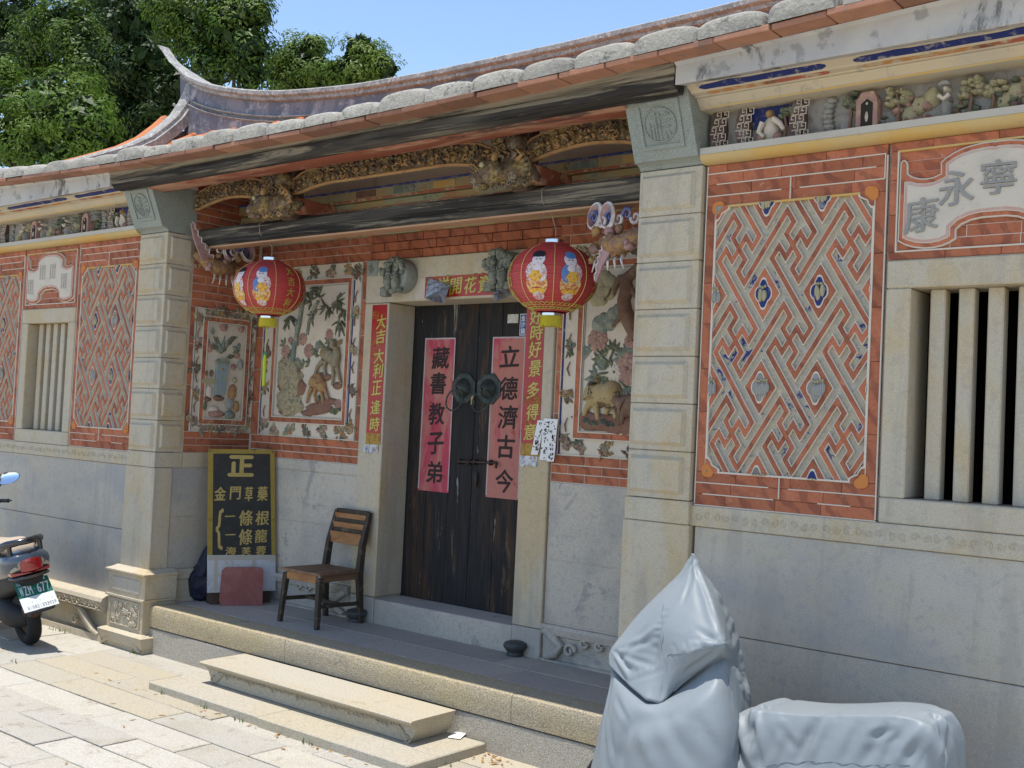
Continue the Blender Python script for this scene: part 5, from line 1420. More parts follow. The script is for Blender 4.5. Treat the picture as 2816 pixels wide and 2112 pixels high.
def relief_frame(name, rel, A0, A1, B0, B1, fr, parent_loc, flip_a=False):
    """white field, brick inner frame, painted lines, floral border; returns root part"""
    root = part(name, parent_loc, house)
    a0, a1, b0, b1 = fr
    def bar(nm, m, u0, u1, v0, v1, d0, d1):
        mb = MB(); rel.plate(mb, [(u0, v0), (u1, v0), (u1, v1), (u0, v1)], d0, d1); mb.build(nm, m, root)
    bar('white_field', 'relief_white', A0, A1, B0, B1, -.045, .001)
    t = .038
    for u0, u1, v0, v1 in ((a0, a1, b0, b0 + t), (a0, a1, b1 - t, b1)):
        n = 3
        for k in range(n): bar('frame_brick', 'brick', u0 + (u1 - u0) * k / n + .0015, u0 + (u1 - u0) * (k + 1) / n - .0015, v0, v1, .0, .014)
    for u0, u1 in ((a0, a0 + t), (a1 - t, a1)):
        n = 4; v0, v1 = b0 + t, b1 - t
        for k in range(n): bar('frame_brick', 'brick', u0, u1, v0 + (v1 - v0) * k / n + .0015, v0 + (v1 - v0) * (k + 1) / n - .0015, 0, .014)
    for off, w_, m, d in ((-.007, .007, 'white_line', .017), (t, .008, 'white_line', .017), (t + .013, .004, 'cornice_stone', .010)):
        u0, u1, v0, v1 = a0 + off, a1 - off, b0 + off, b1 - off
        for q in ((u0, u1, v0, v0 + w_), (u0, u1, v1 - w_, v1), (u0, u0 + w_, v0 + w_, v1 - w_), (u1 - w_, u1, v0 + w_, v1 - w_)): bar('moulding', m, *q, .0, d)
    # navy shadow lines painted beside the frame and the border
    for q in ((a1 + .012, a1 + .026, b0 - .02, b1 - .02), (A0 + .006, A0 + .018, B0, B1)): bar('navy_line', 'blue_paint', *q, 0, .0035)
    for q in ((A0, A0 + .006, B0, B1), (A1 - .006, A1, B0, B1), (A0 + .006, A1 - .006, B0, B0 + .006), (A0 + .006, A1 - .006, B1 - .006, B1)): bar('moulding', 'white_line', *q, 0, .012)
    # border ornament
    rr = random.Random(int(abs(A0) * 77))
    def clump(a, b, n, sp, ms):
        mb = MB()
        for k in range(n):
            rel.leaf(mb, a + rr.uniform(-sp, sp), b + rr.uniform(-sp, sp), rr.uniform(0, 6.3), rr.uniform(.035, .065), rr.uniform(.010, .019), rr.randrange(3), .012)
        for k in range(n // 3): rel.blob(mb, a + rr.uniform(-sp, sp), b + rr.uniform(-sp, sp), .016, .016, .02, 1, nu=7, nv=5)
        for k in range(2): rel.curl(mb, a + rr.uniform(-sp, sp) * 1.6, b + rr.uniform(-sp, sp) * 1.6, .024, rr.choice((-1, 1)), rr.randrange(3), .007, rr.uniform(0, 6))
        mb.build('floral_ornament', ms, root, smooth=45)
    mset = (['relief_green', 'relief_pink', 'relief_yellow'], ['relief_bluegreen', 'relief_orange', 'relief_yellow'], ['relief_bluegreen', 'relief_brown', 'relief_green'])
    wl, wb, wt, wr = (A0 + a0) / 2, (B0 + b0) / 2, (B1 + b1) / 2, (A1 + a1) / 2
    for a in (wl, wr):
        for k in range(5): clump(a, B0 + .09 + (B1 - B0 - .18) * k / 4, 17 if k in (0, 4) else 11, .042 if k in (0, 4) else .032, mset[(k + (a > wl)) % 3])
        for k in range(6): 
            mb = MB(); z0 = B0 + .16 + (B1 - B0 - .3) * k / 6; rel.stalk(mb, [(a + .01 * math.sin(k), z0), (a - .012, z0 + .05), (a + .01, z0 + .10)], [.004, .006, .003]); mb.build('vine', 'relief_brown', root, smooth=50)
    for b, nn in ((wb, 5), (wt, 5)):
        for k in range(nn): clump(a0 + .06 + (a1 - a0 - .12) * k / (nn - 1), b, 15, .040, mset[k % 3])
    return root, rr

# left back panel: bamboo, flowers, rock and two deer
WB = lambda a, b, d: (a, YR - .002 - d, b)
rel = Rel(WB)
f6 = lambda u, v: (lambda p: (p.x, p.z))(aty(720 + u / 3.317, 740 + v / 3.317, YR - .01))
root, rr = relief_frame('bamboo_relief', rel, -7.94, -6.702, 1.803, 3.266, (-7.795, -6.815, 1.925, 3.140), (-7.32, YR, 1.80))
def mk(nm, m, fn, smooth=60):
    mb = MB(); fn(mb)
    if mb.v: mb.build(nm, m, root, smooth=smooth)
def bamboo(pts, r):
    P = [f6(*p) for p in pts]
    def fn(mb):
        rel.stalk(mb, P, r, 0, .014, 8)
        for p, q in zip(P, P[1:]):
            for t in (.25, .6, .95):
                c = (p[0] + (q[0] - p[0]) * t, p[1] + (q[1] - p[1]) * t); rel.blob(mb, c[0], c[1], r * 1.25, .008, r * 1.3, 1, nu=8, nv=4)
    mk('bamboo_stalk', ['relief_bluegreen', 'relief_yellow'], fn)
bamboo([(285, 860), (300, 700), (345, 500), (368, 340), (400, 215)], .020)
bamboo([(325, 700), (318, 560), (322, 470)], .012)
bamboo([(420, 600), (436, 480), (478, 370), (520, 290)], .013)
def fan(u, v, n, a0, a1, L=.10, m='relief_green'):
    a, b = f6(u, v)
    mk('bamboo_leaves', m, lambda mb: [rel.leaf(mb, a + rr.uniform(-.02, .02), b + rr.uniform(-.02, .02), a0 + (a1 - a0) * k / max(1, n - 1) + rr.uniform(-.15, .15), L * rr.uniform(.7, 1.1), .010, 0, .018) for k in range(n)], 30)
for q in ((470, 175, 9, 3.4, 6.2, .10), (600, 350, 11, 2.2, 6.4, .11), (690, 280, 10, 3.5, 7.2, .11), (735, 380, 9, 2.6, 5.9, .09), (715, 480, 9, 3.4, 5.8, .12), (250, 440, 10, 3.2, 6.2, .11), (440, 290, 7, .4, 5.0, .09), (470, 440, 7, 1.0, 5.0, .09), (520, 250, 6, .5, 2.6, .10)): fan(*q)
for (u, v, r_) in ((370, 640, .055), (215, 752, .058), (425, 745, .062), (618, 590, .052), (260, 650, .03), (690, 1235, .045)):
    a, b = f6(u, v); mk('flower', ['relief_pink', 'relief_brown'], lambda mb: rel.flower(mb, a, b, r_))
for (u, v) in ((300, 690), (340, 820), (480, 790), (430, 860), (510, 650), (560, 680), (650, 640), (200, 690), (260, 800), (520, 720), (380, 880), (470, 720), (610, 650)):
    a, b = f6(u, v); th = rr.uniform(0, 6); mk('leaf', rr.choice(('relief_green', 'relief_bluegreen')), lambda mb: [rel.leaf(mb, a, b, th + k * .9, .065, .018) for k in range(3)], 30)
for u, v, ra, rb, sd in ((225, 950, .105, .15, 1), (290, 1010, .10, .16, 2), (250, 1215, .165, .12, 3), (200, 880, .06, .06, 4)):
    a, b = f6(u, v); mk('rock', 'relief_rock', lambda mb: rel.blob(mb, a, b, ra, rb, .045, 0, 0, .45, sd, 22, 16))
for u, v, ra, rb in ((540, 985, .13, .04), (690, 1065, .06, .03), (520, 1270, .17, .055), (600, 1210, .15, .035), (190, 1060, .07, .05), (350, 1080, .07, .07), (230, 1300, .12, .03), (420, 1310, .09, .03)):
    a, b = f6(u, v); mk('ground', 'relief_earth', lambda mb: rel.blob(mb, a, b, ra, rb, .022, 0, .05, .4, u, 14, 9))
for u, v, ra, rb in ((510, 560, .14, .16), (640, 520, .09, .10)):
    a, b = f6(u, v); mk('hill', 'relief_white', lambda mb: rel.blob(mb, a, b, ra, rb, .012, 0, .3, .2, u))
def beast(nm, m, body, neck, head, legs, r, F, tail=None, ears=None):
    P = lambda q: F(*q)
    def fn(mb):
        (a, b), (c, d) = P(body[0]), P(body[1]); ang = math.atan2(d - b, c - a); L = math.hypot(c - a, d - b)
        rel.blob(mb, (a + c) / 2, (b + d) / 2, L * .5 + r * .7, r, r * 1.0, 0, ang, .12, 3, 16, 10)
        rel.blob(mb, c, d, r * 1.0, r * 1.05, r * 1.05, 0); rel.blob(mb, a, b, r * .95, r, r * .95, 0)
        rel.stalk(mb, [P(q) for q in neck], [r * .75, r * .5, r * .42][:len(neck)], 0, .03, 9)
        h = P(head[0]); k = P(head[1]); rel.stalk(mb, [h, ((h[0] + k[0]) / 2, (h[1] + k[1]) / 2), k], [r * .42, r * .38, r * .2], 0, .035, 8)
        for lg in legs: rel.stalk(mb, [P(q) for q in lg], [r * .36, r * .24, r * .17, r * .2][:len(lg)], 0, .022, 7)
        for e in ears or (): rel.leaf(mb, *P(e[0]), e[1], r * .8, r * .2, 0, .035)
        if tail: rel.stalk(mb, [P(q) for q in tail], [r * .2, r * .1], 0, .02, 6)
    mk(nm, m, fn, 70)
beast('deer', 'relief_darkdeer', ((585, 770), (655, 815)), ((680, 880), (705, 790), (695, 715)), ((690, 700), (650, 712)), (((575, 830), (520, 890), (495, 960)), ((590, 840), (580, 910), (590, 970)), ((660, 880), (662, 960), (652, 1065)), ((695, 900), (715, 980), (735, 1050))), .062, f6, ears=(((715, 690), 1.2), ((685, 680), 2.2)))
beast('deer', 'relief_orange', ((480, 1030), (550, 1065)), ((555, 1040), (550, 990), (530, 965)), ((535, 965), (505, 975)), (((465, 1080), (440, 1140), (420, 1225)), ((500, 1090), (490, 1150), (508, 1225)), ((550, 1090), (560, 1150), (575, 1225)), ((575, 1080), (600, 1130), (620, 1190))), .056, f6, tail=((450, 1020), (440, 1060)))
for (u, v) in ((660, 1330), (700, 1300), (630, 1320), (535, 1200)):
    a, b = f6(u, v); mk('grass_tuft', 'relief_green', lambda mb: [rel.leaf(mb, a, b, .6 + k * .35, .06, .008) for k in range(6)], 30)

# right back panel: gnarled tree, peonies, piebald and brown animals
f7 = lambda u, v: (lambda p: (p.x, p.z))(aty(1530 + u / 2.764, 700 + v / 2.764, YR - .01))
root, rr = relief_frame('peony_relief', rel, -4.640, -3.44, 1.803, 3.266, (-4.505, -3.55, 1.925, 3.140), (-4.04, YR, 1.80))
mk('tree_trunk', 'relief_brown', lambda mb: [rel.stalk(mb, [f7(*p) for p in pts], rs, 0, .02, 9) for pts, rs in (
    (((640, 90), (590, 140), (535, 190), (545, 280), (520, 350), (530, 430), (560, 500), (595, 580), (620, 640)), [.03, .035, .045, .05, .045, .05, .055, .05, .04]),
    (((535, 180), (490, 180), (460, 240), (442, 310)), [.03, .025, .018, .008]), (((560, 250), (600, 300), (630, 350)), [.025, .018, .01]), (((500, 440), (480, 500), (430, 550)), [.02, .012, .006]), (((420, 260), (410, 300), (370, 350)), [.01, .008, .005]))])
for m, lst in (('relief_yellow', ((365, 170, 34), (405, 205, 34), (330, 205, 30), (400, 285, 36), (340, 290, 38), (300, 335, 36), (345, 340, 30))), ('relief_bluegreen', ((468, 418, 30), (425, 455, 34), (395, 490, 34), (355, 490, 30), (405, 520, 36), (320, 530, 40), (345, 560, 30)))):
    for u, v, r_ in lst:
        a, b = f7(u, v); k = r_ * .00155; mk('leaf_pad', m, lambda mb: rel.blob(mb, a, b, k, k, .022, 0, 0, .08, u, 12, 8))
for (u, v, r_, m) in ((310, 650, .085, 'relief_pink'), (545, 868, .115, 'relief_pink'), (448, 893, .075, 'relief_white'), (560, 660, .05, 'relief_pink')):
    a, b = f7(u, v); mk('peony', [m, 'relief_brown'], lambda mb: rel.flower(mb, a, b, r_, petals=11))
mk('stem', 'relief_green', lambda mb: [rel.stalk(mb, [f7(*p) for p in pts], .008, 0, .012, 6) for pts in (((300, 700), (350, 780), (420, 840), (450, 880)), ((435, 720), (410, 790), (430, 850)), ((260, 930), (330, 905), (420, 895)), ((480, 960), (530, 1010), (600, 1060)))])
for (u, v, th) in ((265, 735, 2.6), (240, 725, 3.6), (285, 715, 1.6), (440, 735, 1.0), (425, 720, 2.0), (375, 770, 2.4), (330, 800, 3.1), (345, 795, 4.4), (400, 860, 2.2), (300, 915, 2.7), (275, 940, 4.0), (355, 880, 1.8), (380, 930, 4.3), (330, 930, 3.6), (540, 750, 1.4), (520, 770, 2.4), (490, 790, 2.6), (505, 1035, 3.8), (570, 1060, 4.6), (590, 975, .2), (530, 1000, 5.0), (470, 985, 3.8)):
    a, b = f7(u, v); m = rr.choice(('relief_green', 'relief_bluegreen')); mk('leaf', m, lambda mb: [rel.leaf(mb, a, b, th + k * .7 - .7, .075, .020) for k in range(3)], 30)
beast('piebald_animal', 'relief_cow', ((300, 1075), (420, 1055)), ((280, 1090), (268, 1040), (285, 1005)), ((283, 1000), (300, 990)), (((275, 1120), (240, 1165), (218, 1225)), ((305, 1120), (315, 1185), (325, 1255)), ((410, 1110), (400, 1160), (385, 1215)), ((440, 1100), (450, 1170), (458, 1245))), .085, f7, ears=(((300, 985), 1.0),))
beast('brown_animal', 'relief_brown', ((540, 1150), (640, 1140)), ((540, 1150), (490, 1120), (440, 1085)), ((450, 1085), (400, 1085)), (((500, 1170), (485, 1230), (482, 1300)), ((520, 1180), (510, 1240), (505, 1290))), .08, f7, ears=(((440, 1060), 1.6),))
for u, v, ra, rb in ((280, 1270, .17, .06), (430, 1290, .2, .07), (560, 1310, .17, .07)):
    a, b = f7(u, v); mk('ground', 'relief_earth', lambda mb: rel.blob(mb, a, b, ra, rb, .025, 0, -.08, .35, u, 16, 9))
for (u, v) in ((240, 1280), (370, 1290), (420, 1310), (290, 1300)):
    a, b = f7(u, v); mk('grass_tuft', 'relief_bluegreen', lambda mb: [rel.leaf(mb, a, b, .3 + k * .5, .05, .012, 0, .03) for k in range(6)], 30)

# side panel: vase with flowers
WS = lambda a, b, d: (XSL + .002 + d, a, b)
rel = Rel(WS)
f2 = lambda u, v: (lambda p: (p.y, p.z))(atx(340 + u / 4.424, 815 + v / 4.424, XSL + .01))
root, rr = relief_frame('vase_relief', rel, 5.578, 6.212, 1.812, 2.866, (5.662, 6.150, 1.878, 2.796), (XSL, 5.9, 1.81))
def vase(mb):
    rel.plate(mb, [f2(1105, 1200), f2(1220, 1200), f2(1262, 830), f2(1125, 820)], 0, .03, 0)
    rel.plate(mb, [f2(1120, 820), f2(1265, 830), f2(1275, 790), f2(1255, 765), f2(1140, 760), f2(1115, 790)], 0, .035, 1)
mk('vase', ['relief_sky', 'relief_bluegreen'], vase, 0)
a, b = f2(1185, 885); mk('vase_medallion', 'relief_orange', lambda mb: rel.blob(mb, a, b, .035, .02, .036))
for (u, v, r_) in ((1220, 370, .045), (1045, 625, .04), (1430, 395, .035), (1380, 720, .03), (1340, 860, .03)):
    a, b = f2(u, v); mk('flower', ['relief_pink', 'relief_brown'], lambda mb: rel.flower(mb, a, b, r_, petals=8))
for (u, v, th, L) in ((1190, 700, 1.9, .16), (1190, 700, 1.4, .17), (1190, 700, 1.0, .15), (1190, 700, 2.4, .14), (1160, 600, 2.2, .10), (1090, 470, 1.7, .08), (1150, 640, 2.8, .10), (1240, 600, .6, .12), (1290, 520, .3, .09), (1180, 650, 2.0, .12), (1230, 650, 1.2, .12), (1060, 560, 2.8, .07), (1330, 600, 5.6, .08), (1410, 560, 4.6, .08), (1250, 740, .2, .12), (1330, 690, .4, .09)):
    a, b = f2(u, v); mk('leaf', rr.choice(('relief_green', 'relief_green', 'relief_bluegreen')), lambda mb: rel.leaf(mb, a, b, th, L, .022), 30)
for (u, v, ra, rb, m) in ((1320, 1180, .045, .065, 'relief_orange'), (1330, 1120, .04, .035, 'relief_orange'), (1000, 935, .02, .03, 'relief_brown'), (1070, 935, .02, .03, 'relief_brown'), (1350, 1020, .022, .025, 'relief_yellow'), (1160, 1240, .06, .025, 'relief_brown'), (1010, 1250, .05, .025, 'relief_brown'), (1290, 1300, .05, .06, 'relief_grey'), (1370, 1340, .035, .05, 'relief_orange'), (980, 1330, .03, .045, 'relief_green'), (1100, 1370, .05, .03, 'relief_white'), (1130, 1430, .09, .03, 'relief_pink'), (1290, 1440, .06, .04, 'relief_bluegreen'), (1040, 1160, .04, .06, 'relief_white'), (1420, 830, .03, .05, 'relief_grey')):
    a, b = f2(u, v); mk('still_life', m, lambda mb: rel.blob(mb, a, b, ra, rb, .028, 0, 0, .25, u, 12, 8))
mk('shelf', 'relief_yellow', lambda mb: rel.plate(mb, [f2(945, 1060), f2(1108, 1060), f2(1108, 1005), f2(950, 1000)], 0, .022), 0)

# ------------------------------------------------------------------ frieze figures under the eaves
def fret(mb, W, cx, z0, z1, w, m=0, key=0):
    """stepped key-fret plate with white lines"""
    zc, h = (z0 + z1) / 2, (z1 - z0)
    rows_ = 5
    for k in range(rows_):
        b = z0 + h * (k + .5) / rows_; off = (abs(k - 2) * .014) * (1 if key else -1)
        for j in (-1, 1):
            c = cx + off + j * w * .25; s_ = h / rows_ * .42
            pts = [(c - s_, b - s_), (c + s_, b - s_), (c + s_, b + s_), (c - s_ * .4, b + s_), (c - s_ * .4, b), (c + s_ * .3, b)]
            mb.tube([W(*p, .05) for p in pts], .0032, 4, m)
def frieze(fz, s):
    X = lambda o: CX + s * o
    W = lambda a, b, d: (a, 5.335 - d, b)
    rel = Rel(W); r = random.Random(50 + s)
    z0, z1 = 3.538, 3.738
    def grp(nm, mats, fn, sm=60):
        mb = MB(); fn(mb); mb.build(nm, mats, fz, smooth=sm)
    def plate(o, w):
        c = X(o)
        grp('fret_plate', ['niche_dark', 'white_line'], lambda mb: (rel.plate(mb, [(c - w / 2 + dx * abs(k), z0 + (z1 - z0) * (k + 2) / 4) for k, dx in ((-2, .012), (-1, .006), (0, 0), (1, .006), (2, .012))] + [(c + w / 2 - dx * abs(k), z0 + (z1 - z0) * (k + 2) / 4) for k, dx in ((2, .012), (1, .006), (0, 0), (-1, .006), (-2, .012))], 0, .048, 0), fret(mb, W, c, z0, z1, w, 1, 1)), 0)
    plate(2.78, .09)
    for o in (2.93, 3.24): plate(o, .085)
    c = X(3.08)
    grp('blue_sky', 'blue_paint', lambda mb: rel.plate(mb, [(c - .12, z0 + .09), (c + .12, z0 + .09), (c + .12, z1), (c - .12, z1)], 0, .006), 0)
    def sage(mb, c, sc=1.0):      # seated robed figure
        rel.blob(mb, c, z0 + .075 * sc, .05 * sc, .075 * sc, .05, 0, 0, .15, 2); rel.blob(mb, c - .005, z0 + .155 * sc, .022 * sc, .026 * sc, .055, 1)
        rel.stalk(mb, [(c + .03 * sc, z0 + .12 * sc), (c + .07 * sc, z0 + .09 * sc), (c + .09 * sc, z0 + .055 * sc)], [.018, .015, .01], 0, .05)
        rel.stalk(mb, [(c - .03 * sc, z0 + .11 * sc), (c - .05 * sc, z0 + .06 * sc), (c - .02 * sc, z0 + .03 * sc)], [.018, .015, .012], 0, .05)
        rel.blob(mb, c - .045 * sc, z0 + .03, .035, .03, .05, 2, 0, .2, 4); rel.blob(mb, c + .045 * sc, z0 + .03, .03, .035, .05, 2, 0, .2, 5)
    grp('seated_figure', ['relief_white', 'relief_orange', 'relief_pink'], lambda mb: sage(mb, c))
    def tree(mb, a, h, n=9):
        rel.stalk(mb, [(a, z0), (a + .008, z0 + h * .5), (a - .01, z0 + h)], [.012, .009, .005], 1, .035)
        for k in range(n): rel.blob(mb, a + r.uniform(-.05, .05), z0 + h * r.uniform(.6, 1.05), r.uniform(.016, .03), r.uniform(.012, .02), .05 + r.uniform(0, .02), 0, 0, .4, k, 9, 6)
    grp('small_tree', ['relief_green', 'relief_brown'], lambda mb: tree(mb, X(3.17), .16))
    # cloud scrolls and a landscape with gate and robed figures
    for o in (3.40, 5.05):
        c = X(o)
        def cl(mb):
            for k in range(7):
                b = z0 + .02 + k * .027; a = c + .02 * math.cos((k - 3) * .5) * (-1 if o < 4 else 1) * s
                rel.curl(mb, a, b, .017, 1 if k % 2 else -1, k % 2, .006); rel.curl(mb, a + .03 * s, b, .014, -1, 0, .005); rel.blob(mb, a + .012 * s, b, .03, .018, .03, 2)
        grp('cloud_scroll', ['relief_green', 'white_line', 'relief_grey'], cl)
    o = 3.52; k = 0
    items = ['tree', 'gate', 'tree', 'hill', 'fig', 'tree', 'tree', 'hill', 'fig', 'gate', 'tree', 'fig', 'hill', 'tree']
    while o < 4.98 and k < len(items):
        it = items[k]; c = X(o)
        if it == 'tree': grp('small_tree', [r.choice(('relief_green', 'relief_yellow', 'relief_grey')), 'relief_brown'], lambda mb: tree(mb, c, r.uniform(.13, .19), 18)); o += .10
        elif it == 'hill':
            grp('rockery', 'relief_yellow', lambda mb: [rel.blob(mb, c + d, z0 + .09 + e, .045, .05, .04, 0, 0, .4, e * 99) for d, e in ((0, 0), (.06, .03), (-.05, -.04))]); o += .13
        elif it == 'gate':
            grp('gate', ['relief_pink', 'room_dark', 'relief_white'], lambda mb: (rel.plate(mb, [(c - .055, z0), (c - .055, z0 + .14), (c - .03, z0 + .18), (c + .03, z0 + .18), (c + .05, z0 + .14), (c + .055, z0)], 0, .07, 0), rel.plate(mb, [(c - .03, z0 + .005), (c - .03, z0 + .12), (c, z0 + .145), (c + .03, z0 + .12), (c + .03, z0 + .005)], .06, .0715, 1), rel.blob(mb, c, z0 + .055, .016, .055, .085, 2), rel.blob(mb, c, z0 + .12, .012, .014, .085, 2)), 0); o += .14
        else:
            grp('robed_figure', ['relief_grey', 'relief_white'], lambda mb: (rel.blob(mb, c, z0 + .06, .026, .07, .06, 0, 0, .1, 3), rel.blob(mb, c, z0 + .145, .016, .018, .065, 1), rel.plate(mb, [(c - .03, z0 + .158), (c + .03, z0 + .158), (c + .012, z0 + .175), (c - .012, z0 + .175)], .04, .075, 0), rel.stalk(mb, [(c - .025, z0 + .11), (c, z0 + .09), (c + .025, z0 + .11)], [.012, .012, .012], 1, .065))); o += .11
        k += 1
    grp('painted_water', 'relief_grey', lambda mb: rel.plate(mb, [(X(3.46), z0 + .03), (X(5.0), z0 + .03), (X(5.0), z0 + .085), (X(3.46), z0 + .085)], 0, .004), 0)
    for o in (5.2, 5.45): plate(o, .085)
    for k in range(16):
        c = X(r.uniform(3.46, 4.98)); m = r.choice(('relief_grey', 'relief_green', 'relief_yellow', 'relief_brown', 'relief_grey', 'relief_pink')); n = r.randrange(5, 10)
        grp('shrubbery', m, lambda mb: [rel.blob(mb, c + r.uniform(-.05, .05), z0 + r.uniform(.0, .17) * r.uniform(.3, 1), r.uniform(.012, .03), r.uniform(.01, .022), r.uniform(.03, .055), 0, 0, .45, q + k, 9, 6) for q in range(n)])
frieze(FZ_R, 1); frieze(FZ_L, -1)
# ------------------------------------------------------------------ papers on the door and walls
RX, UZ = Vector((1, 0, 0)), Vector((0, 0, 1))
def E_(u, v, y): return aty(900 + u / 2.212, 600 + v / 2.212, y)
def Q_(u, v, y): return aty(980 + u / 4.424, 640 + v / 4.424, y)
for (x0, x1), chars, lab in (((-6.233, -5.902), (('藏', 690, 850), ('書', 675, 1005), ('教', 665, 1190), ('子', 658, 1370), ('弟', 652, 1545)), 'faded red paper couplet with black writing on the left door leaf'),
                             ((-5.517, -5.196), (('立', 1110, 840), ('德', 1105, 1035), ('濟', 1098, 1210), ('古', 1085, 1390), ('今', 1075, 1600)), 'faded red paper couplet with black writing on the right door leaf')):
    y = DY - .0005
    t = thing('door_couplet', lab, 'couplet', ((x0 + x1) / 2, y, 1.435), 'red couplets on the door')
    mb = MB(); n = 14
    vs = []
    for i in range(n + 1):
        z = 1.435 + (2.66 - 1.435) * i / n
        for x in (x0 + rnd.uniform(-.002, .002), x1 + rnd.uniform(-.002, .002)): vs.append((x, y - .001, z))
    vs2 = [(a, b + .0015, c) for a, b, c in vs]; N = len(vs)
    mb.add(vs + vs2, [(2 * i, 2 * i + 1, 2 * i + 3, 2 * i + 2) for i in range(n)] + [(2 * i, 2 * i + 2, N + 2 * i + 2, N + 2 * i) for i in range(n)] + [(2 * i + 1, 2 * i + 3, N + 2 * i + 3, N + 2 * i + 1) for i in range(n)])
    mb.build('paper', 'couplet_red', t)
    mb = MB()
    for a, b, c, d in ((x0, x0 + .012, 1.45, 2.66), (x1 - .010, x1, 1.45, 2.66), (x0 + .012, x1 - .010, 2.648, 2.66)): mb.box(a, b, y - .0024, y - .0012, c, d)
    mb.build('worn_edge', 'paper_grey', t)
    for ch, u, v in chars:
        mb = MB(); p = E_(u, v, y - .003)
        glyph_at(mb, ch, (p.x, y - .0026, p.z), RX + UZ * rnd.uniform(.0, .06), UZ, .165 * (1.1 if ch in '立藏濟' else 1), .17 if ch != '立' else .155, skew=.03, fatten=((.0045, 0), (-.0045, 0), (0, .004), (0, -.004)))
        mb.build('character', 'ink', t)
def wall_banner(x0, x1, z0, z1, chars, lab, size):
    y = YR - .0225
    t = thing('wall_banner', lab, 'banner', ((x0 + x1) / 2, y, z0), 'glossy red banners round the door')
    mb = MB(); mb.box(x0, x1, y - .0022, y - .0004, z0, z1); mb.build('paper', 'banner_red', t)
    rb = random.Random(int(z1 * 100 - x0 * 10))
    for k in range(7):
        c = (rb.uniform(x0 + .03, x1 - .03), rb.uniform(z0 + .15, z1 - .04)); mb = MB()
        for r_ in (.034, .025): mb.tube([(c[0] + r_ * math.cos(i * math.pi / 10), y - .003, c[1] + r_ * math.sin(i * math.pi / 10)) for i in range(21)], .0022, 4)
        mb.box(c[0] - .007, c[0] + .007, y - .0035, y - .0024, c[1] - .007, c[1] + .007)
        mb.build('coin_print', 'gold_dark', t)
    for ch, p in chars:
        mb = MB(); glyph_at(mb, ch, (p.x, y - .0042, p.z), RX + UZ * .08, UZ, size * .92, size * .97, skew=.08, fatten=((.0022, .0), (-.0022, .0), (0, .002))); mb.build('character', 'gold', t)
    return t, y
def silver_hem(t, x0, x1, z0, z1, y):
    mb = MB(); n = 10; vs = []
    for i in range(n + 1):
        x = x0 + (x1 - x0) * i / n; vs += [(x, y - .001 - .004 * rnd.random(), z1), (x, y - .002 - .012 * rnd.random(), z0 + rnd.uniform(-.012, .02))]
    mb.add(vs, [(2 * i, 2 * i + 2, 2 * i + 3, 2 * i + 1) for i in range(n)]); mb.build('torn_foil', 'silver', t, flip=False)
t, y = wall_banner(-6.547, -6.380, 1.782, 2.903, [(c, E_(u, v, YR - .025)) for c, u, v in (('大', 330, 630), ('吉', 325, 720), ('大', 316, 838), ('利', 310, 930), ('正', 302, 1032), ('逢', 295, 1150), ('時', 290, 1255))], 'narrow red banner with gold writing on the left door jamb', .115)
mb = MB(); mb.box(-6.545, -6.382, y - .0032, y - .0022, 1.784, 1.875); mb.build('gold_block', 'gold_dark', t); silver_hem(t, -6.555, -6.395, 1.716, 1.784, y)
t, y = wall_banner(-4.955, -4.790, 1.778, 2.905, [(c, E_(u, v, YR - .025)) for c, u, v in (('好', 1272, 598), ('時', 1275, 695), ('好', 1265, 800), ('景', 1265, 915), ('多', 1255, 1045), ('得', 1250, 1180), ('意', 1235, 1300))], 'narrow red banner with gold writing on the right door jamb', .115)
mb = MB(); mb.box(-4.953, -4.792, y - .0032, y - .0022, 1.780, 1.868); mb.build('gold_block', 'gold_dark', t); silver_hem(t, -4.955, -4.80, 1.700, 1.780, y)
t, y = wall_banner(-5.975, -5.19, 2.940, 3.103, [(c, Q_(u, v, YR - .025)) for c, u, v in (('祥', 1055, 640), ('開', 1212, 650), ('花', 1388, 638), ('資', 1562, 620))], 'wide red banner with gold writing and curling foil ends on the lintel', .125)
for pts, nm in (([(870, 545, .003), (840, 795, .035), (940, 840, .07), (1065, 855, .08), (1140, 640, .05), (1000, 590, .012)], 'curled_end'), ([(1650, 660, .01), (1685, 840, .05), (1850, 780, .07), (1860, 700, .05), (1780, 668, .02)], 'curled_end')):
    mb = MB(); P = [Q_(u, v, YR - .026 - d) for u, v, d in pts]; c = sum(P, Vector()) / len(P) + Vector((0, .012, 0)); n = len(P)
    mb.add(P + [c], [(i, (i + 1) % n, n) for i in range(n)]); mb.build(nm, 'silver', t, flip=False)
mb = MB()
P = [Q_(u, v, YR - .0245) for u, v in ((860, 540), (800, 560), (740, 640), (700, 740), (720, 800), (845, 795))]
mb.add([(p.x, YR - .0246, p.z) for p in P], [tuple(range(6))]); mb.build('glue_trace', 'relief_white', t, flip=False)
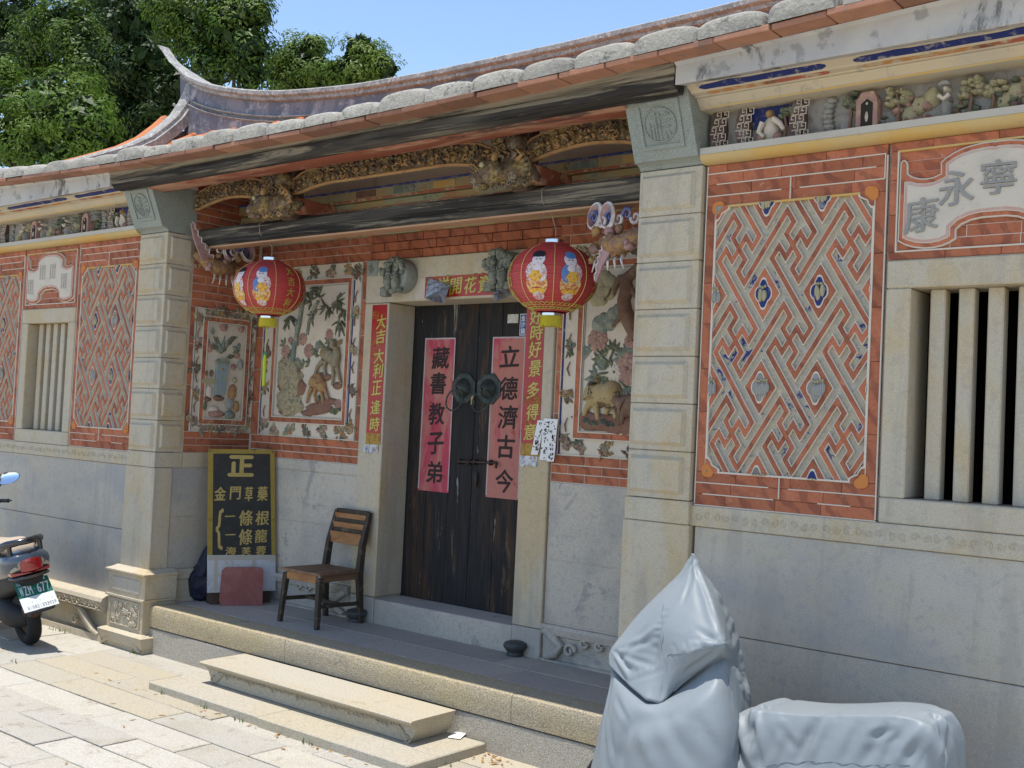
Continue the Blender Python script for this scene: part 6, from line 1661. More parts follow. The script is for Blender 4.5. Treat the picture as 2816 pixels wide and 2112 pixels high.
# address plate, notice and three paper strips
p0, p1 = E_(1174, 582, DY - .004), E_(1246, 712, DY - .004)
t = thing('address_plate', 'blue and white address plate at the upper right corner of the door', 'plate', (p0.x + .05, DY - .002, p1.z))
mb = MB(); mb.cbox(p0.x, p0.x + .135, DY - .004, DY + .0005, p1.z, p0.z, .001); mb.build('border', 'plate_white', t)
mb = MB(); w2 = .063; mb.box(p0.x + .006, p0.x + .006 + w2 - .008, DY - .0052, DY - .003, p1.z + .006, p0.z - .006); mb.box(p0.x + w2 + .006, p0.x + .129, DY - .0052, DY - .003, p1.z + .006, (p0.z + p1.z) / 2 - .002); mb.box(p0.x + w2 + .006, p0.x + .129, DY - .0052, DY - .003, (p0.z + p1.z) / 2 + .002, p0.z - .006); mb.build('blue_field', 'plate_blue', t)
for ch, f_ in (('金', .2), ('沙', .5), ('鎮', .8)):
    mb = MB(); glyph_at(mb, ch, (p0.x + .0335, DY - .006, p0.z + (p1.z - p0.z) * f_), RX, UZ, .042, .044, bold=.01); mb.build('character', 'plate_white', t)
p0, p1 = E_(1098, 585, DY - .003), E_(1160, 637, DY - .003)
nt_ = MB(); nt_.box(p0.x, p1.x, DY - .003, DY + .0008, p1.z, p0.z); tag(nt_.build('paper_notice', 'sticker'), 'small pale square paper notice at the top of the right door leaf', 'notice')
for k, (u0, v0, u1, v1, lab) in enumerate(((1300, 1230, 1275, 1440, 'white paper strip with writing, leftmost of three at the right banner'), (1340, 1218, 1315, 1470, 'white paper strip with writing, middle of three at the right banner'), (1385, 1222, 1360, 1480, 'white paper strip with writing, rightmost of three at the right banner'))):
    a, b = E_(u0, v0, YR - .03), E_(u1, v1, YR - .05); w_ = .062
    t = thing('paper_strip', lab, 'paper strip', (b.x, YR - .03, b.z), 'white paper strips by the right banner')
    n = 8; vs = []; rp = random.Random(k)
    def pt(q, e): return (a.x + (b.x - a.x) * q + e * w_ / 2 - (.006 if k == 0 else 0) * q * 4, YR - .028 - .004 * k - .03 * q * q - .006 * abs(e) * math.sin(q * 5), a.z + (b.z - a.z) * q)
    for i in range(n + 1): vs += [pt(i / n, -1), pt(i / n, 0), pt(i / n, 1)]
    mb = MB(); mb.add(vs, [(3 * i + j, 3 * i + j + 1, 3 * i + j + 4, 3 * i + j + 3) for i in range(n) for j in (0, 1)]); mb.build('paper', 'white_paper', t, flip=False)
    mb = MB()
    for q in range(26):
        s_ = rp.uniform(.06, .95); e = rp.uniform(-.7, .7); P = Vector(pt(s_, e)) + Vector((0, -.003, 0)); mb.tube([P, P + Vector((rp.uniform(-.014, .014), -.001, rp.uniform(-.02, .02)))], .0026 if q % 3 else .005, 4)
    mb.build('writing', 'ink', t, kind='stuff')

# ------------------------------------------------------------------ lanterns
def lantern(C, lab, tassel, face):
    cx, cy, cz = C
    RXL, RZ = .283, .222
    t = thing('paper_lantern', lab, 'lantern', (cx, cy, cz - RZ - .1), 'red lanterns under the porch beam')
    def S(th, v, d=0.0):        # v in -1..1 height; squashed barrel shape
        r_ = (1 - abs(v) ** 2.15) ** .5 if abs(v) < 1 else 0
        rr_ = max(.10, RXL * r_) + d
        return Vector((cx + rr_ * math.cos(th), cy + rr_ * math.sin(th), cz + RZ * v * (1 + d * 2)))
    mb = MB(); nu, nv = 64, 52; vs = []
    for i in range(nv + 1):
        v = -.985 + 1.97 * i / nv
        for j in range(nu):
            th = 2 * math.pi * j / nu
            d = (.0032 if i % 2 else -.0015) + .003 * mnoise.noise(Vector((math.cos(th) * 2, math.sin(th) * 2, v * 7 + cx)))
            p = S(th, v, d); vs.append(p)
    mb.add(vs, [(i * nu + j, i * nu + (j + 1) % nu, (i + 1) * nu + (j + 1) % nu, (i + 1) * nu + j) for i in range(nv) for j in range(nu)])
    mb.build('shade', 'lantern_red', t, smooth=60)
    for k in range(8):
        th = face + k * math.pi / 4
        mb = MB(); mb.tube([S(th, -.9 + 1.8 * i / 24, .004) for i in range(25)], .0026, 5); mb.build('gold_seam', 'thread_gold', t)
    mb = MB(); mb.lathe([(.062, .0), (.068, .004), (.068, .034), (.058, .038), (.05, .036), (.05, 0)], (cx, cy, cz + RZ - .012), 24); mb.build('top_ring', 'chrome', t, smooth=40)
    mb = MB(); mb.lathe([(.05, 0), (.066, -.004), (.066, -.02), (.05, -.024)], (cx, cy, cz - RZ), 24); mb.build('bottom_ring', 'chrome', t, smooth=40)
    mb = MB(); r_l = random.Random(9)
    for k in range(70):       # gold scallop lace round the lower edge
        th = 2 * math.pi * k / 35; v = -.80 - .10 * (k >= 35)
        scroll_c = S(th, v, .005); t1 = (S(th + .01, v, .005) - scroll_c).normalized(); t2 = (S(th, v + .01, .005) - scroll_c).normalized()
        mb.tube([scroll_c + (t1 * math.cos(a) + t2 * math.sin(a)) * .016 for a in [i * math.pi / 5 for i in range(11)]], .0022, 4)
    mb.build('gold_lace', 'gold', t)
    mb = MB(); n = 64
    for k in range(n):
        th = 2 * math.pi * k / n; x, y_ = cx + .066 * math.cos(th), cy + .066 * math.sin(th)
        mb.tube([(x, y_, cz - RZ - .02), (x + .003 * math.cos(th), y_ + .003 * math.sin(th), cz - RZ - .085 + r_l.uniform(-.006, .004))], .0038, 4)
    o = mb.build('fringe', 'fringe', t); o['kind'] = 'stuff'
    if tassel:
        mb = MB(); x = cx - .01; mb.tube([(x, cy, cz - RZ - .02), (x, cy, cz - RZ - .30)], .0025, 5); mb.build('cord', 'tassel', t)
        mb = MB(); mb.ell((x, cy, cz - RZ - .305), .013, 8, 6); mb.build('bead', 'bead', t, smooth=60)
        mb = MB(); mb.tube([(x, cy, cz - RZ - .315), (x, cy, cz - RZ - .36), (x + .004, cy, cz - RZ - .56)], [.012, .017, .014], 8); mb.build('tassel', 'tassel', t, smooth=60)
    # printed child figures and gold characters wrapped on the shade
    def patch(nm, m, th0, v0, w_, h_, d=.006, shape=None, rot=0.0):
        n = 18; pts = []
        for k in range(n):
            a = 2 * math.pi * k / n; u, v = (math.cos(a), math.sin(a)) if shape is None else shape(a)
            u, v = u * math.cos(rot) - v * math.sin(rot), u * math.sin(rot) + v * math.cos(rot)
            pts.append(S(th0 + u * w_ * 1.3 / RXL, v0 * 1.04 + v * h_ * 1.1 / RZ, d))
        mb = MB(); c = S(th0, v0, d + .001); mb.add(pts + [c], [(k, (k + 1) % n, n) for k in range(n)]); mb.build(nm, m, t, flip=False)
    def child(th, sg, cap):
        patch('printed_robe', 'white_print', th - sg * .03, .02, .050, .062); patch('printed_skirt', 'skirt_print', th, -.30, .056, .065, .0062)
        patch('printed_sash', 'flower_print', th - sg * .02, -.48, .046, .014, .0068); patch('printed_shoes', 'white_print', th, -.60, .036, .02, .0068)
        patch('printed_shawl', 'blue_print' if cap else 'white_print', th + sg * .12, -.02, .026, .05, .0066)
        patch('printed_face', 'skin_print', th + sg * .02, .36, .034, .036, .0070)
        if cap: patch('printed_cap', 'blue_print', th, .50, .032, .022, .0078)
        else:
            patch('printed_hair', 'hair_print', th, .51, .036, .020, .0078)
            for q in (-1, 1): patch('printed_hair', 'hair_print', th + q * .11, .47, .010, .012, .0078)
        for q in (-1, 1): patch('printed_eye', 'hair_print', th + sg * .02 + q * .045, .35, .006, .0025, .0080)
        patch('printed_mouth', 'skirt_print', th + sg * .03, .24, .005, .0025, .0080)
        patch('printed_hands', 'skin_print', th + sg * .02, .12, .020, .018, .0076)
        patch('printed_flower', 'flower_print', th - sg * .02, -.10, .030, .032, .0082, lambda a: (math.cos(a) * (1 + .15 * math.cos(6 * a)), math.sin(a) * (1 + .15 * math.cos(6 * a))))
        patch('printed_flower', 'skirt_print', th - sg * .02, -.10, .007, .007, .0090)
    def text(chars, th, vs_):
        for ch, v0 in zip(chars, vs_):
            gv, gf, dim = glyph(ch, 0.0, 0.0); mb = MB(); s_ = .072
            for du, dd in ((0, .007), (.002, .0072), (-.002, .0074)): mb.add([S(th + (p[0] * s_ + du) / RXL, v0 + p[1] * s_ / RZ, dd) for p in gv], gf); mb.build('character', 'gold', t, flip=False)
    for k in range(2):
        f0 = face + k * math.pi
        child(f0 - math.pi / 8, 1, False); child(f0 + math.pi / 8, -1, True)
        text('大吉大利' if k else '吉祥如意', f0 - 3 * math.pi / 8 - .12, (.55, .18, -.19, -.56)); text('吉祥如意' if k else '大吉大利', f0 + 3 * math.pi / 8 + .05, (.55, .18, -.19, -.56))
    # hanging wire
    mb = MB(); mb.tube([(cx, cy, cz + RZ - .01), (cx + .006, cy, cz + RZ + .06), (cx - .012, cy + .01, cz + RZ + .12), (cx - .03, cy - .01, 3.36), (cx - .045, cy - .09, 3.42), (cx - .05, cy - .10, 3.50), (cx - .04, cy - .03, 3.535)], .0032, 6); mb.build('wire', 'wire', t, smooth=60)
    mb = MB(); mb.tube([(cx - .035 + .07 * math.cos(a) * .6, cy - .03 + .03 * math.sin(a), 3.355 + .03 * math.sin(a * 1.5)) for a in [i * .45 for i in range(15)]], .0022, 5); mb.build('wire_loop', 'wire', t, smooth=60)
YL = 5.63
cL = aty(1640 / 2.212, 600 + 430 / 2.212, YL); cR = E_(1373, 366, YL)
face = lambda c: math.atan2(-c.y, -c.x)
lantern((cL.x, YL, cL.z + .004), 'round red lantern with gold tassel below, hanging left of the door', True, face(cL) - .62)
lantern((cR.x, YL, cR.z), 'round red lantern with printed children, hanging right of the door, no tassel', False, face(cR) + .02)

# ------------------------------------------------------------------ sign board, red board, bag
def K_(u, v): return 540 + u / 3.073, 1200 + v / 3.073
bl, br = atz(*K_(95, 1322), .485), atz(*K_(668, 1302), .485)
ev = (br - bl); ev.z = 0; ev.normalize()
nh = Vector((ev.y, -ev.x, 0)); nh = nh if nh.dot(CAM - bl) > 0 else -nh
tl = R(5); nS = (nh * math.cos(tl) + UZ * math.sin(tl)).normalized(); upS = (UZ * math.cos(tl) - nh * math.sin(tl)).normalized()
if ev.cross(upS).dot(nS) < 0: ev = -ev
SP = lambda u, v, d=0.0: atp(*K_(u, v), bl, nS) + nS * d
sg = thing('sign_board', 'tall black sign board with gold border and yellow Chinese writing leaning in the porch corner', 'sign', (bl + br) / 2)
def plank_poly(mb, px, d0, d1, m=0):
    A = [SP(*p, d0) for p in px]; B = [SP(*p, d1) for p in px]; n = len(px)
    mb.add(A + B, [tuple(range(n)), tuple(range(2 * n - 1, n - 1, -1))] + [(i, (i + 1) % n, n + (i + 1) % n, n + i) for i in range(n)], m)
mb = MB(); plank_poly(mb, [(102, 118), (112, 106), (650, 113), (662, 124), (668, 1005), (97, 1005)], -.02, .0); mb.build('border', 'sign_gold', sg)
mb = MB(); plank_poly(mb, [(143, 146), (622, 148), (634, 1000), (135, 1003)], -.01, .0022); mb.build('face', 'sign_black', sg)
mb = MB(); plank_poly(mb, [(97, 1004), (668, 1003), (668, 1302), (95, 1322)], -.02, .0045); mb.build('foil_wrap', 'foil', sg)
for u in (150, 470):
    mb = MB(); plank_poly(mb, [(u, 1004), (u + 32, 1004), (u + 26, 1312), (u - 8, 1312)], .004, .0058); mb.build('tape', 'tape', sg)
mb = MB(); plank_poly(mb, [(97, 1010), (668, 1008), (668, 1040), (97, 1048)], .004, .0066); mb.build('tape', 'tape', sg)
mb = MB(); A = [bl + (br - bl) * f_ - nh * d_ for f_, d_ in ((.06, .03), (.94, .03), (.94, .16), (.06, .16))]  # added dark block, stands for the shaded gap under the sign
mb.add([Vector((p.x, p.y, PZ)) for p in A] + [Vector((p.x, p.y, .484)) for p in A], [(0, 1, 2, 3), (4, 5, 6, 7), (0, 1, 5, 4), (1, 2, 6, 5), (2, 3, 7, 6), (3, 0, 4, 7)]); mb.build('dark_gap_fill', 'wood_dark', sg)
for u, v in ((115, 125), (645, 130), (112, 705), (650, 705), (492, 116)):
    mb = MB(); c = SP(u, v, .001); mb.ell(c, .006, 8, 6); mb.build('nail', 'iron', sg)
def sglyph(ch, u, v, w_, h_, bold=.012, skew=.0):
    c = SP(u, v, .0042); wx = (SP(u + w_ / 2, v) - SP(u - w_ / 2, v)).length; hx = (SP(u, v + h_ / 2) - SP(u, v - h_ / 2)).length
    mb = MB(); glyph_at(mb, ch, c, ev, upS, wx, hx, skew=skew, fatten=((.003, 0), (-.003, 0), (0, .0025)) if ch != '正' else ((.009, 0), (-.009, 0), (0, .008), (0, -.008)))
    mb.build('character', 'sign_letter', sg)
sglyph('正', 377, 250, 205, 165, .03, .02)
for ch, u, v, w_, h_ in (('金', 200, 485, 92, 112), ('門', 328, 480, 86, 108), ('草', 443, 487, 64, 122), ('藥', 558, 485, 82, 122), ('一', 283, 676, 80, 20), ('條', 418, 690, 112, 130), ('根', 557, 690, 112, 120), ('一', 287, 832, 80, 20), ('條', 415, 850, 112, 130), ('龍', 545, 842, 100, 110), ('海', 290, 968, 86, 66), ('芙', 420, 970, 76, 66), ('蓉', 545, 964, 82, 74)):
    sglyph(ch, u, v, w_, h_, .004, .05)
sglyph('{', 193, 785, 60, 345, .02)
b0, b1 = atz(*K_(200, 1434), PZ), atz(*K_(556, 1434), PZ)
e2_ = (b1 - b0).normalized(); n2 = Vector((e2_.y, -e2_.x, 0)); n2 = n2 if n2.dot(CAM - b0) > 0 else -n2
u2 = (UZ * math.cos(R(12)) - n2 * math.sin(R(12)))
mb = MB(); wd = (b1 - b0).length
outl = [(.01, 0), (wd, 0), (wd, .29), (wd - .02, .318), (.03, .318), (0, .29), (-.01, .04)]
A = [b0 + e2_ * a + u2 * b for a, b in outl]; B = [p - n2 * .018 for p in A]; n = len(A)
mb.add(A + B, [tuple(range(n)), tuple(range(2 * n - 1, n - 1, -1))] + [(i, (i + 1) % n, n + (i + 1) % n, n + i) for i in range(n)])
tag(mb.build('square_board', 'board_red'), 'square dull red board leaning against the foot of the black sign', 'board')
mb = MB(); bc = atz(260 + 1290 / 4.424, 1500 + 680 / 4.424, PZ) + Vector((-.05, .05, 0))
nu, nv = 26, 18; vs = []
for i in range(nv + 1):
    ph = math.pi * i / nv
    for j in range(nu):
        th = 2 * math.pi * j / nu; d = Vector((math.sin(ph) * math.cos(th), math.sin(ph) * math.sin(th), math.cos(ph)))
        k = 1 + .22 * mnoise.noise(d * 2.4) + .10 * mnoise.noise(d * 7)
        z = .17 + d.z * .19 * k + (.10 * max(0, d.z) ** 4); x = d.x * .12 * k + (.07 if d.z > .3 else 0) * d.z; yb = d.y * .12 * k
        vs.append((bc.x + x, bc.y + yb, PZ + max(.0, z)))
mb.add(vs, [(i * nu + j, (i + 1) * nu + j, (i + 1) * nu + (j + 1) % nu, i * nu + (j + 1) % nu) for i in range(nv) for j in range(nu)])
tag(mb.build('plastic_bag', 'bag', smooth=60), 'dark navy plastic bag slumped behind the black sign', 'bag')

# ------------------------------------------------------------------ chair
ch = thing('wooden_chair', 'old wooden chair with slatted back standing left of the door', 'chair', (-6.63, 5.9, PZ))
def bar(nm, m, p, q, w_, d_, par=ch, w2=None, d2=None):
    p, q = Vector(p), Vector(q); t_ = (q - p).normalized(); a = Vector((1, 0, 0)) if abs(t_.z) > .8 else Vector((0, 0, 1))
    b = t_.cross(a).normalized(); a = b.cross(t_).normalized(); w2 = w2 or w_; d2 = d2 or d_
    vs = [p + a * (sx * w_ / 2) + b * (sy * d_ / 2) for sx, sy in ((-1, -1), (1, -1), (1, 1), (-1, 1))] + [q + a * (sx * w2 / 2) + b * (sy * d2 / 2) for sx, sy in ((-1, -1), (1, -1), (1, 1), (-1, 1))]
    mb = MB(); mb.add(vs, [(0, 1, 2, 3), (4, 5, 6, 7), (0, 1, 5, 4), (1, 2, 6, 5), (2, 3, 7, 6), (3, 0, 4, 7)])
    me = mb.build(nm, m, par)
    md = me.modifiers.new('bevel', 'BEVEL'); md.width = .003; md.segments = 1
    return me
SZ = .795
bar('leg', 'chair_dark', (-6.860, 5.678, PZ), (-6.822, 5.690, SZ - .03), .034, .034, w2=.044, d2=.044)
bar('leg', 'chair_dark', (-6.418, 5.672, PZ), (-6.436, 5.690, SZ - .03), .034, .034, w2=.046, d2=.046)
for x, xt in ((-6.835, -6.800), (-6.425, -6.425)):
    mb = MB(); P = [(x, 6.125, PZ), (x + (xt - x) * .4, 6.085, SZ - .02), (x + (xt - x) * .7, 6.105, 1.0), (xt, 6.165, 1.245)]
    vs = []
    for (a, b, c), w_, d_ in zip(P, (.032, .042, .04, .034), (.036, .052, .046, .03)): vs += [(a - w_ / 2, b - d_ / 2, c), (a + w_ / 2, b - d_ / 2, c), (a + w_ / 2, b + d_ / 2, c), (a - w_ / 2, b + d_ / 2, c)]
    mb.add(vs, [(4 * i + j, 4 * i + (j + 1) % 4, 4 * i + 4 + (j + 1) % 4, 4 * i + 4 + j) for i in range(3) for j in range(4)] + [(0, 1, 2, 3), (12, 13, 14, 15)]); mb.build('leg', 'chair_dark', ch)
mb = MB(); mb.prism([(-6.855, 5.655), (-6.395, 5.655), (-6.41, 6.09), (-6.83, 6.09)], 'z', SZ - .012, SZ + .008); mb.build('seat', 'chair_seat', ch)
bar('apron', 'chair_slat', (-6.80, 5.680, SZ - .045), (-6.455, 5.680, SZ - .045), .060, .02); bar('apron', 'chair_seat', (-6.43, 5.70, SZ - .04), (-6.425, 6.07, SZ - .04), .05, .02)
bar('apron', 'chair_seat', (-6.83, 5.70, SZ - .04), (-6.825, 6.07, SZ - .04), .05, .02); bar('apron', 'chair_dark', (-6.81, 6.08, SZ - .04), (-6.44, 6.08, SZ - .04), .05, .02)
bar('stretcher', 'chair_dark', (-6.845, 5.69, .56), (-6.835, 6.11, .545), .03, .018); bar('stretcher', 'chair_dark', (-6.43, 5.69, .55), (-6.425, 6.11, .54), .03, .018); bar('stretcher', 'chair_dark', (-6.83, 5.9, .555), (-6.435, 5.9, .55), .025, .018)
def bk(z): return 6.105 + (z - 1.0) * .245
for z0, z1, m in ((.985, 1.075, 'chair_slat'), (1.105, 1.150, 'chair_slat'), (1.180, 1.222, 'chair_slat')):
    zc = (z0 + z1) / 2; o = bar('back_slat', m, (-6.80, bk(zc) - .010, zc), (-6.44, bk(zc) - .010, zc), z1 - z0, .016)
for z0, z1 in ((1.073, 1.107), (1.148, 1.182), (1.220, 1.255)):
    zc = (z0 + z1) / 2; bar('back_rail', 'chair_dark', (-6.80, bk(zc), zc), (-6.43, bk(zc), zc), z1 - z0, .022)
for x, y_, lab in ((-4.886, 6.155, 'dark round door stone by the right foot of the door frame'), (-6.487, 6.135, 'dark round door stone behind the chair')):
    mb = MB(); mb.lathe([(0, 0), (.058, 0), (.060, .012), (.056, .026), (.070, .045), (.084, .062), (.086, .076), (.076, .092), (.045, .103), (0, .106)], (x, y_, PZ + .001), 24)
    tag(mb.build('door_stone', 'knob', smooth=50), lab, 'door stone', 'round stones beside the door')
# ------------------------------------------------------------------ parked scooter at the left edge
sc_ = thing('motor_scooter', 'dark motor scooter with tan seat and green number plate at the left edge', 'scooter', (-9.3, 4.70, 0))
YAW_S, LEAN = R(7), R(12)
FW = Vector((-math.cos(YAW_S), math.sin(YAW_S), 0)); RT_ = Vector((math.sin(YAW_S), math.cos(YAW_S), 0))
RTL = RT_ * math.cos(LEAN) - UZ * math.sin(-LEAN) * 1.0; UPL = UZ * math.cos(LEAN) - RT_ * math.sin(LEAN)
O_S = Vector((-8.835, 4.715, 0))
L_ = lambda l, r_, z: O_S + FW * l + RTL * r_ + UPL * z
def loft(nm, m, secs, n=18, e=2.6, smooth=60, par=None):
    """secs: (l, z centre, half width, half height)"""
    mb = MB(); vs = []
    for (l, z, hw, hh) in secs:
        for j in range(n):
            th = 2 * math.pi * j / n; c, s = math.cos(th), math.sin(th)
            vs.append(L_(l, hw * math.copysign(abs(c) ** (2 / e), c), z + hh * math.copysign(abs(s) ** (2 / e), s)))
    k = len(secs)
    mb.add(vs, [(i * n + j, i * n + (j + 1) % n, (i + 1) * n + (j + 1) % n, (i + 1) * n + j) for i in range(k - 1) for j in range(n)] + [tuple(range(n)), tuple((k - 1) * n + j for j in range(n))])
    return mb.build(nm, m, par or sc_, smooth=smooth)
def wheel(l0):
    vs = MB(); n, k = 36, 12
    pts = []
    for i in range(n):
        a = 2 * math.pi * i / n
        for j in range(k):
            b = 2 * math.pi * j / k; rr_ = .165 + .052 * math.cos(b); pts.append(L_(l0 + rr_ * math.cos(a), .056 * math.sin(b), .217 + rr_ * math.sin(a)))
    vs.add(pts, [(i * k + j, ((i + 1) % n) * k + j, ((i + 1) % n) * k + (j + 1) % k, i * k + (j + 1) % k) for i in range(n) for j in range(k)])
    w_ = vs.build('wheel', 'rubber', sc_, smooth=60)
    mb = MB(); pts = []
    for (rr_, y_) in ((.125, -.03), (.12, -.018), (.03, -.03), (.03, .03), (.12, .018), (.125, .03)):
        pts.append([L_(l0 + rr_ * math.cos(2 * math.pi * i / n), y_, .217 + rr_ * math.sin(2 * math.pi * i / n)) for i in range(n)])
    for a, b in zip(pts, pts[1:]): mb.add(a + b, [(i, (i + 1) % n, n + (i + 1) % n, n + i) for i in range(n)])
    mb.build('rim', 'iron', w_, smooth=40)
wheel(0); wheel(1.24)
loft('tail_cowl', 'scooter_blue', [(-.30, .745, .12, .055), (-.26, .735, .165, .09), (-.12, .71, .19, .125), (.10, .66, .185, .13), (.40, .60, .175, .17), (.62, .52, .16, .20), (.70, .45, .14, .16)])
loft('rear_fender', 'scooter_plastic', [(-.28, .60, .08, .05), (-.20, .585, .12, .07), (.0, .55, .13, .10), (.35, .45, .14, .14), (.6, .35, .13, .1)])
loft('engine', 'scooter_plastic', [(-.10, .24, .05, .06), (.05, .25, .15, .10), (.35, .30, .16, .13), (.6, .30, .12, .1)])
loft('muffler', 'iron', [(-.22, .30, .03, .03), (-.18, .30, .05, .05), (.2, .26, .05, .05), (.4, .22, .02, .02)])
loft('seat', 'seat_tan', [(-.16, .815, .09, .02), (-.10, .83, .125, .045), (.10, .835, .14, .055), (.35, .80, .14, .05), (.60, .785, .11, .05), (.70, .76, .08, .03)])
loft('floorboard', 'scooter_plastic', [(.6, .30, .16, .05), (.75, .27, .18, .04), (1.0, .28, .18, .04), (1.05, .3, .16, .05)])
loft('leg_shield', 'scooter_blue', [(1.0, .30, .18, .05), (1.02, .45, .20, .16), (1.05, .62, .19, .2), (1.12, .78, .14, .14), (1.16, .90, .06, .05)])
loft('front_fender', 'scooter_blue', [(1.02, .40, .05, .05), (1.15, .46, .07, .05), (1.30, .46, .07, .05), (1.42, .36, .05, .04)])
loft('handlebar_cowl', 'scooter_black', [(.96, .96, .07, .05), (1.02, .98, .16, .07), (1.12, .97, .13, .07), (1.18, .95, .06, .04)])
# grab rail
mb = MB(); pts = [L_(.10, -.15, .80), L_(-.06, -.165, .855), L_(-.20, -.13, .895), L_(-.255, -.06, .905), L_(-.265, .0, .905), L_(-.255, .06, .905), L_(-.20, .13, .895), L_(-.06, .165, .855), L_(.10, .15, .80)]
mb.tube(pts, [.030, .034, .032, .028, .028, .028, .032, .034, .030], 8); mb.tube([L_(-.22, -.11, .80), L_(-.275, 0, .805), L_(-.22, .11, .80)], .016, 8)
for r_ in (-.12, .12): mb.tube([L_(-.215, r_, .80), L_(-.215, r_, .895)], .02, 8)
mb.build('grab_rail', 'scooter_black', sc_, smooth=60)
def lens(nm, m, pts, d0=-.30):
    mb = MB(); n = len(pts); f = []
    for (r_, z) in pts: f.append(L_(-.318 + .75 * r_ * r_ * 3, r_, z))
    b = [L_(-.24 + .75 * r_ * r_ * 3, r_, z) for r_, z in pts]; c = L_(-.332 + .75 * 3 * (sum(p[0] for p in pts) / n) ** 2, sum(p[0] for p in pts) / n, sum(p[1] for p in pts) / n)
    mb.add(f + b + [c], [(i, (i + 1) % n, 2 * n) for i in range(n)] + [(i, (i + 1) % n, n + (i + 1) % n, n + i) for i in range(n)]); mb.build(nm, m, sc_, smooth=35)
lens('tail_light', 'red_lens', [(-.085, .675), (-.04, .67), (.04, .67), (.085, .675), (.09, .72), (.07, .765), (.0, .772), (-.07, .765), (-.09, .72)])
lens('indicator', 'clear_lens', [(-.088, .70), (-.085, .762), (-.13, .735), (-.155, .695), (-.15, .675)]); lens('indicator', 'clear_lens', [(.088, .70), (.085, .762), (.13, .735), (.155, .695), (.15, .675)])
lens('reflector_strip', 'red_lens', [(-.15, .645), (.15, .645), (.155, .672), (-.155, .672)])
loft('tail_lip', 'scooter_black', [(-.315, .625, .09, .012), (-.29, .625, .14, .02), (-.2, .625, .16, .025)])
# number plate with advertising plate below
pc = lambda a, b, d=0.0: L_(-.235 - .155 * b - d * .85, a, .580 - .205 * b + d * -.5)
mb = MB()
def pquad(a0, a1, b0, b1, d0, d1, m):
    A = [pc(a, b, d1) for a, b in ((a0, b0), (a1, b0), (a1, b1), (a0, b1))]; B = [pc(a, b, d0) for a, b in ((a0, b0), (a1, b0), (a1, b1), (a0, b1))]
    mb.add(A + B, [(0, 1, 2, 3), (7, 6, 5, 4)] + [(i, (i + 1) % 4, 4 + (i + 1) % 4, 4 + i) for i in range(4)], m)
pl_o = None
pquad(-.135, .135, -.02, .54, -.002, .0, 0); pl_o = mb.build('number_plate', 'plate_green', sc_)
mb = MB(); pquad(-.137, .137, .545, 1.02, -.001, .002, 0); ad = mb.build('advert_plate', 'plate_white', sc_)
mb = MB(); pquad(-.12, -.07, .0, .10, .0, .0016, 0); mb.build('corner_sticker', 'relief_sky', pl_o)
mb = MB(); pquad(.06, .105, -.03, .07, .0, .003, 0); mb.build('glint_plate', 'plate_white', pl_o)
upP = (pc(0, 0) - pc(0, 1)).normalized(); rP = RTL.normalized()
def ptext(chars, b, x0, x1, h, m, par, bold=.012, d=.003):
    n = len(chars)
    for i, c_ in enumerate(chars):
        if c_ == ' ': continue
        mb = MB(); glyph_at(mb, c_, pc(x0 + (x1 - x0) * (i + .5) / n, b, d), rP, upP, (x1 - x0) / n * (.78 if c_ not in '·1()' else .35), h if c_ != '·' else .014, fatten=((.0012, 0), (-.0012, 0)) if bold else ()); mb.build('character', m, par)
ptext('WZM·677', .31, -.118, .122, .082, 'plate_white', pl_o, .02)
ptext('臺灣省', .05, -.04, .05, .02, 'plate_white', pl_o, .0)
ptext('☎(082)333929', .90, -.105, .125, .030, 'scooter_blue', ad, .0); ptext('一 三 一 二 一 一 二', .73, -.09, .11, .010, 'scooter_blue', ad, .0)
loft('mud_flap', 'scooter_plastic', [(-.40, .355, .10, .012), (-.36, .375, .12, .02), (-.25, .44, .10, .03), (-.12, .5, .07, .03)])
# bar ends and mirrors
mp = aty(60 / 2.9625, 1240 + 222 / 2.9625, 4.93)
mb = MB(); n = 20; nrm_ = (Vector((1, -.35, .25))).normalized(); a_ = nrm_.cross(UZ).normalized() * -1; b_ = a_.cross(nrm_).normalized()
if b_.z < 0: b_ = -b_
rim = [mp + a_ * (.098 * math.cos(t)) * (1 if True else 1) + b_ * (.054 * math.sin(t) + .022 * math.cos(t)) for t in [2 * math.pi * i / n for i in range(n)]]
mb.add([p + nrm_ * .004 for p in rim], [tuple(range(n))], 1)
back = [mp + (p - mp) * .75 - nrm_ * .035 for p in rim]; rim2 = [mp + (p - mp) * 1.06 for p in rim]
mb.add(rim2 + back, [(i, (i + 1) % n, n + (i + 1) % n, n + i) for i in range(n)] + [tuple(range(n, 2 * n))], 0)
mb.add([p + nrm_ * .006 for p in rim2] + [p + nrm_ * .004 for p in rim], [(i, (i + 1) % n, n + (i + 1) % n, n + i) for i in range(n)], 0)
mb.build('mirror', ['scooter_black', 'mirror'], sc_, smooth=40)
gp = aty(70 / 2.9625, 1240 + 405 / 2.9625, 4.93)
mb = MB(); mb.tube([L_(1.05, .12, .98), gp + Vector((-.12, -.02, -.01)), gp], [.02, .02, .018], 8); mb.tube([gp + Vector((-.2, -.02, 0)), mp + Vector((-.1, -.02, -.08)), mp - nrm_ * .03], .008, 6); mb.tube([gp + Vector((-.12, .01, -.01)), gp + Vector((.05, .0, .005))], [.012, .007], 6)
mb.tube([L_(1.05, -.12, .98), L_(1.0, -.33, 1.0)], .018, 8); mb.build('handlebar', 'scooter_plastic', sc_, smooth=50)
mb = MB(); mb.tube([L_(.75, -.10, .25), L_(.70, -.22, .0), L_(.64, -.25, -.055)], .011, 6); mb.build('side_stand', 'iron', sc_)

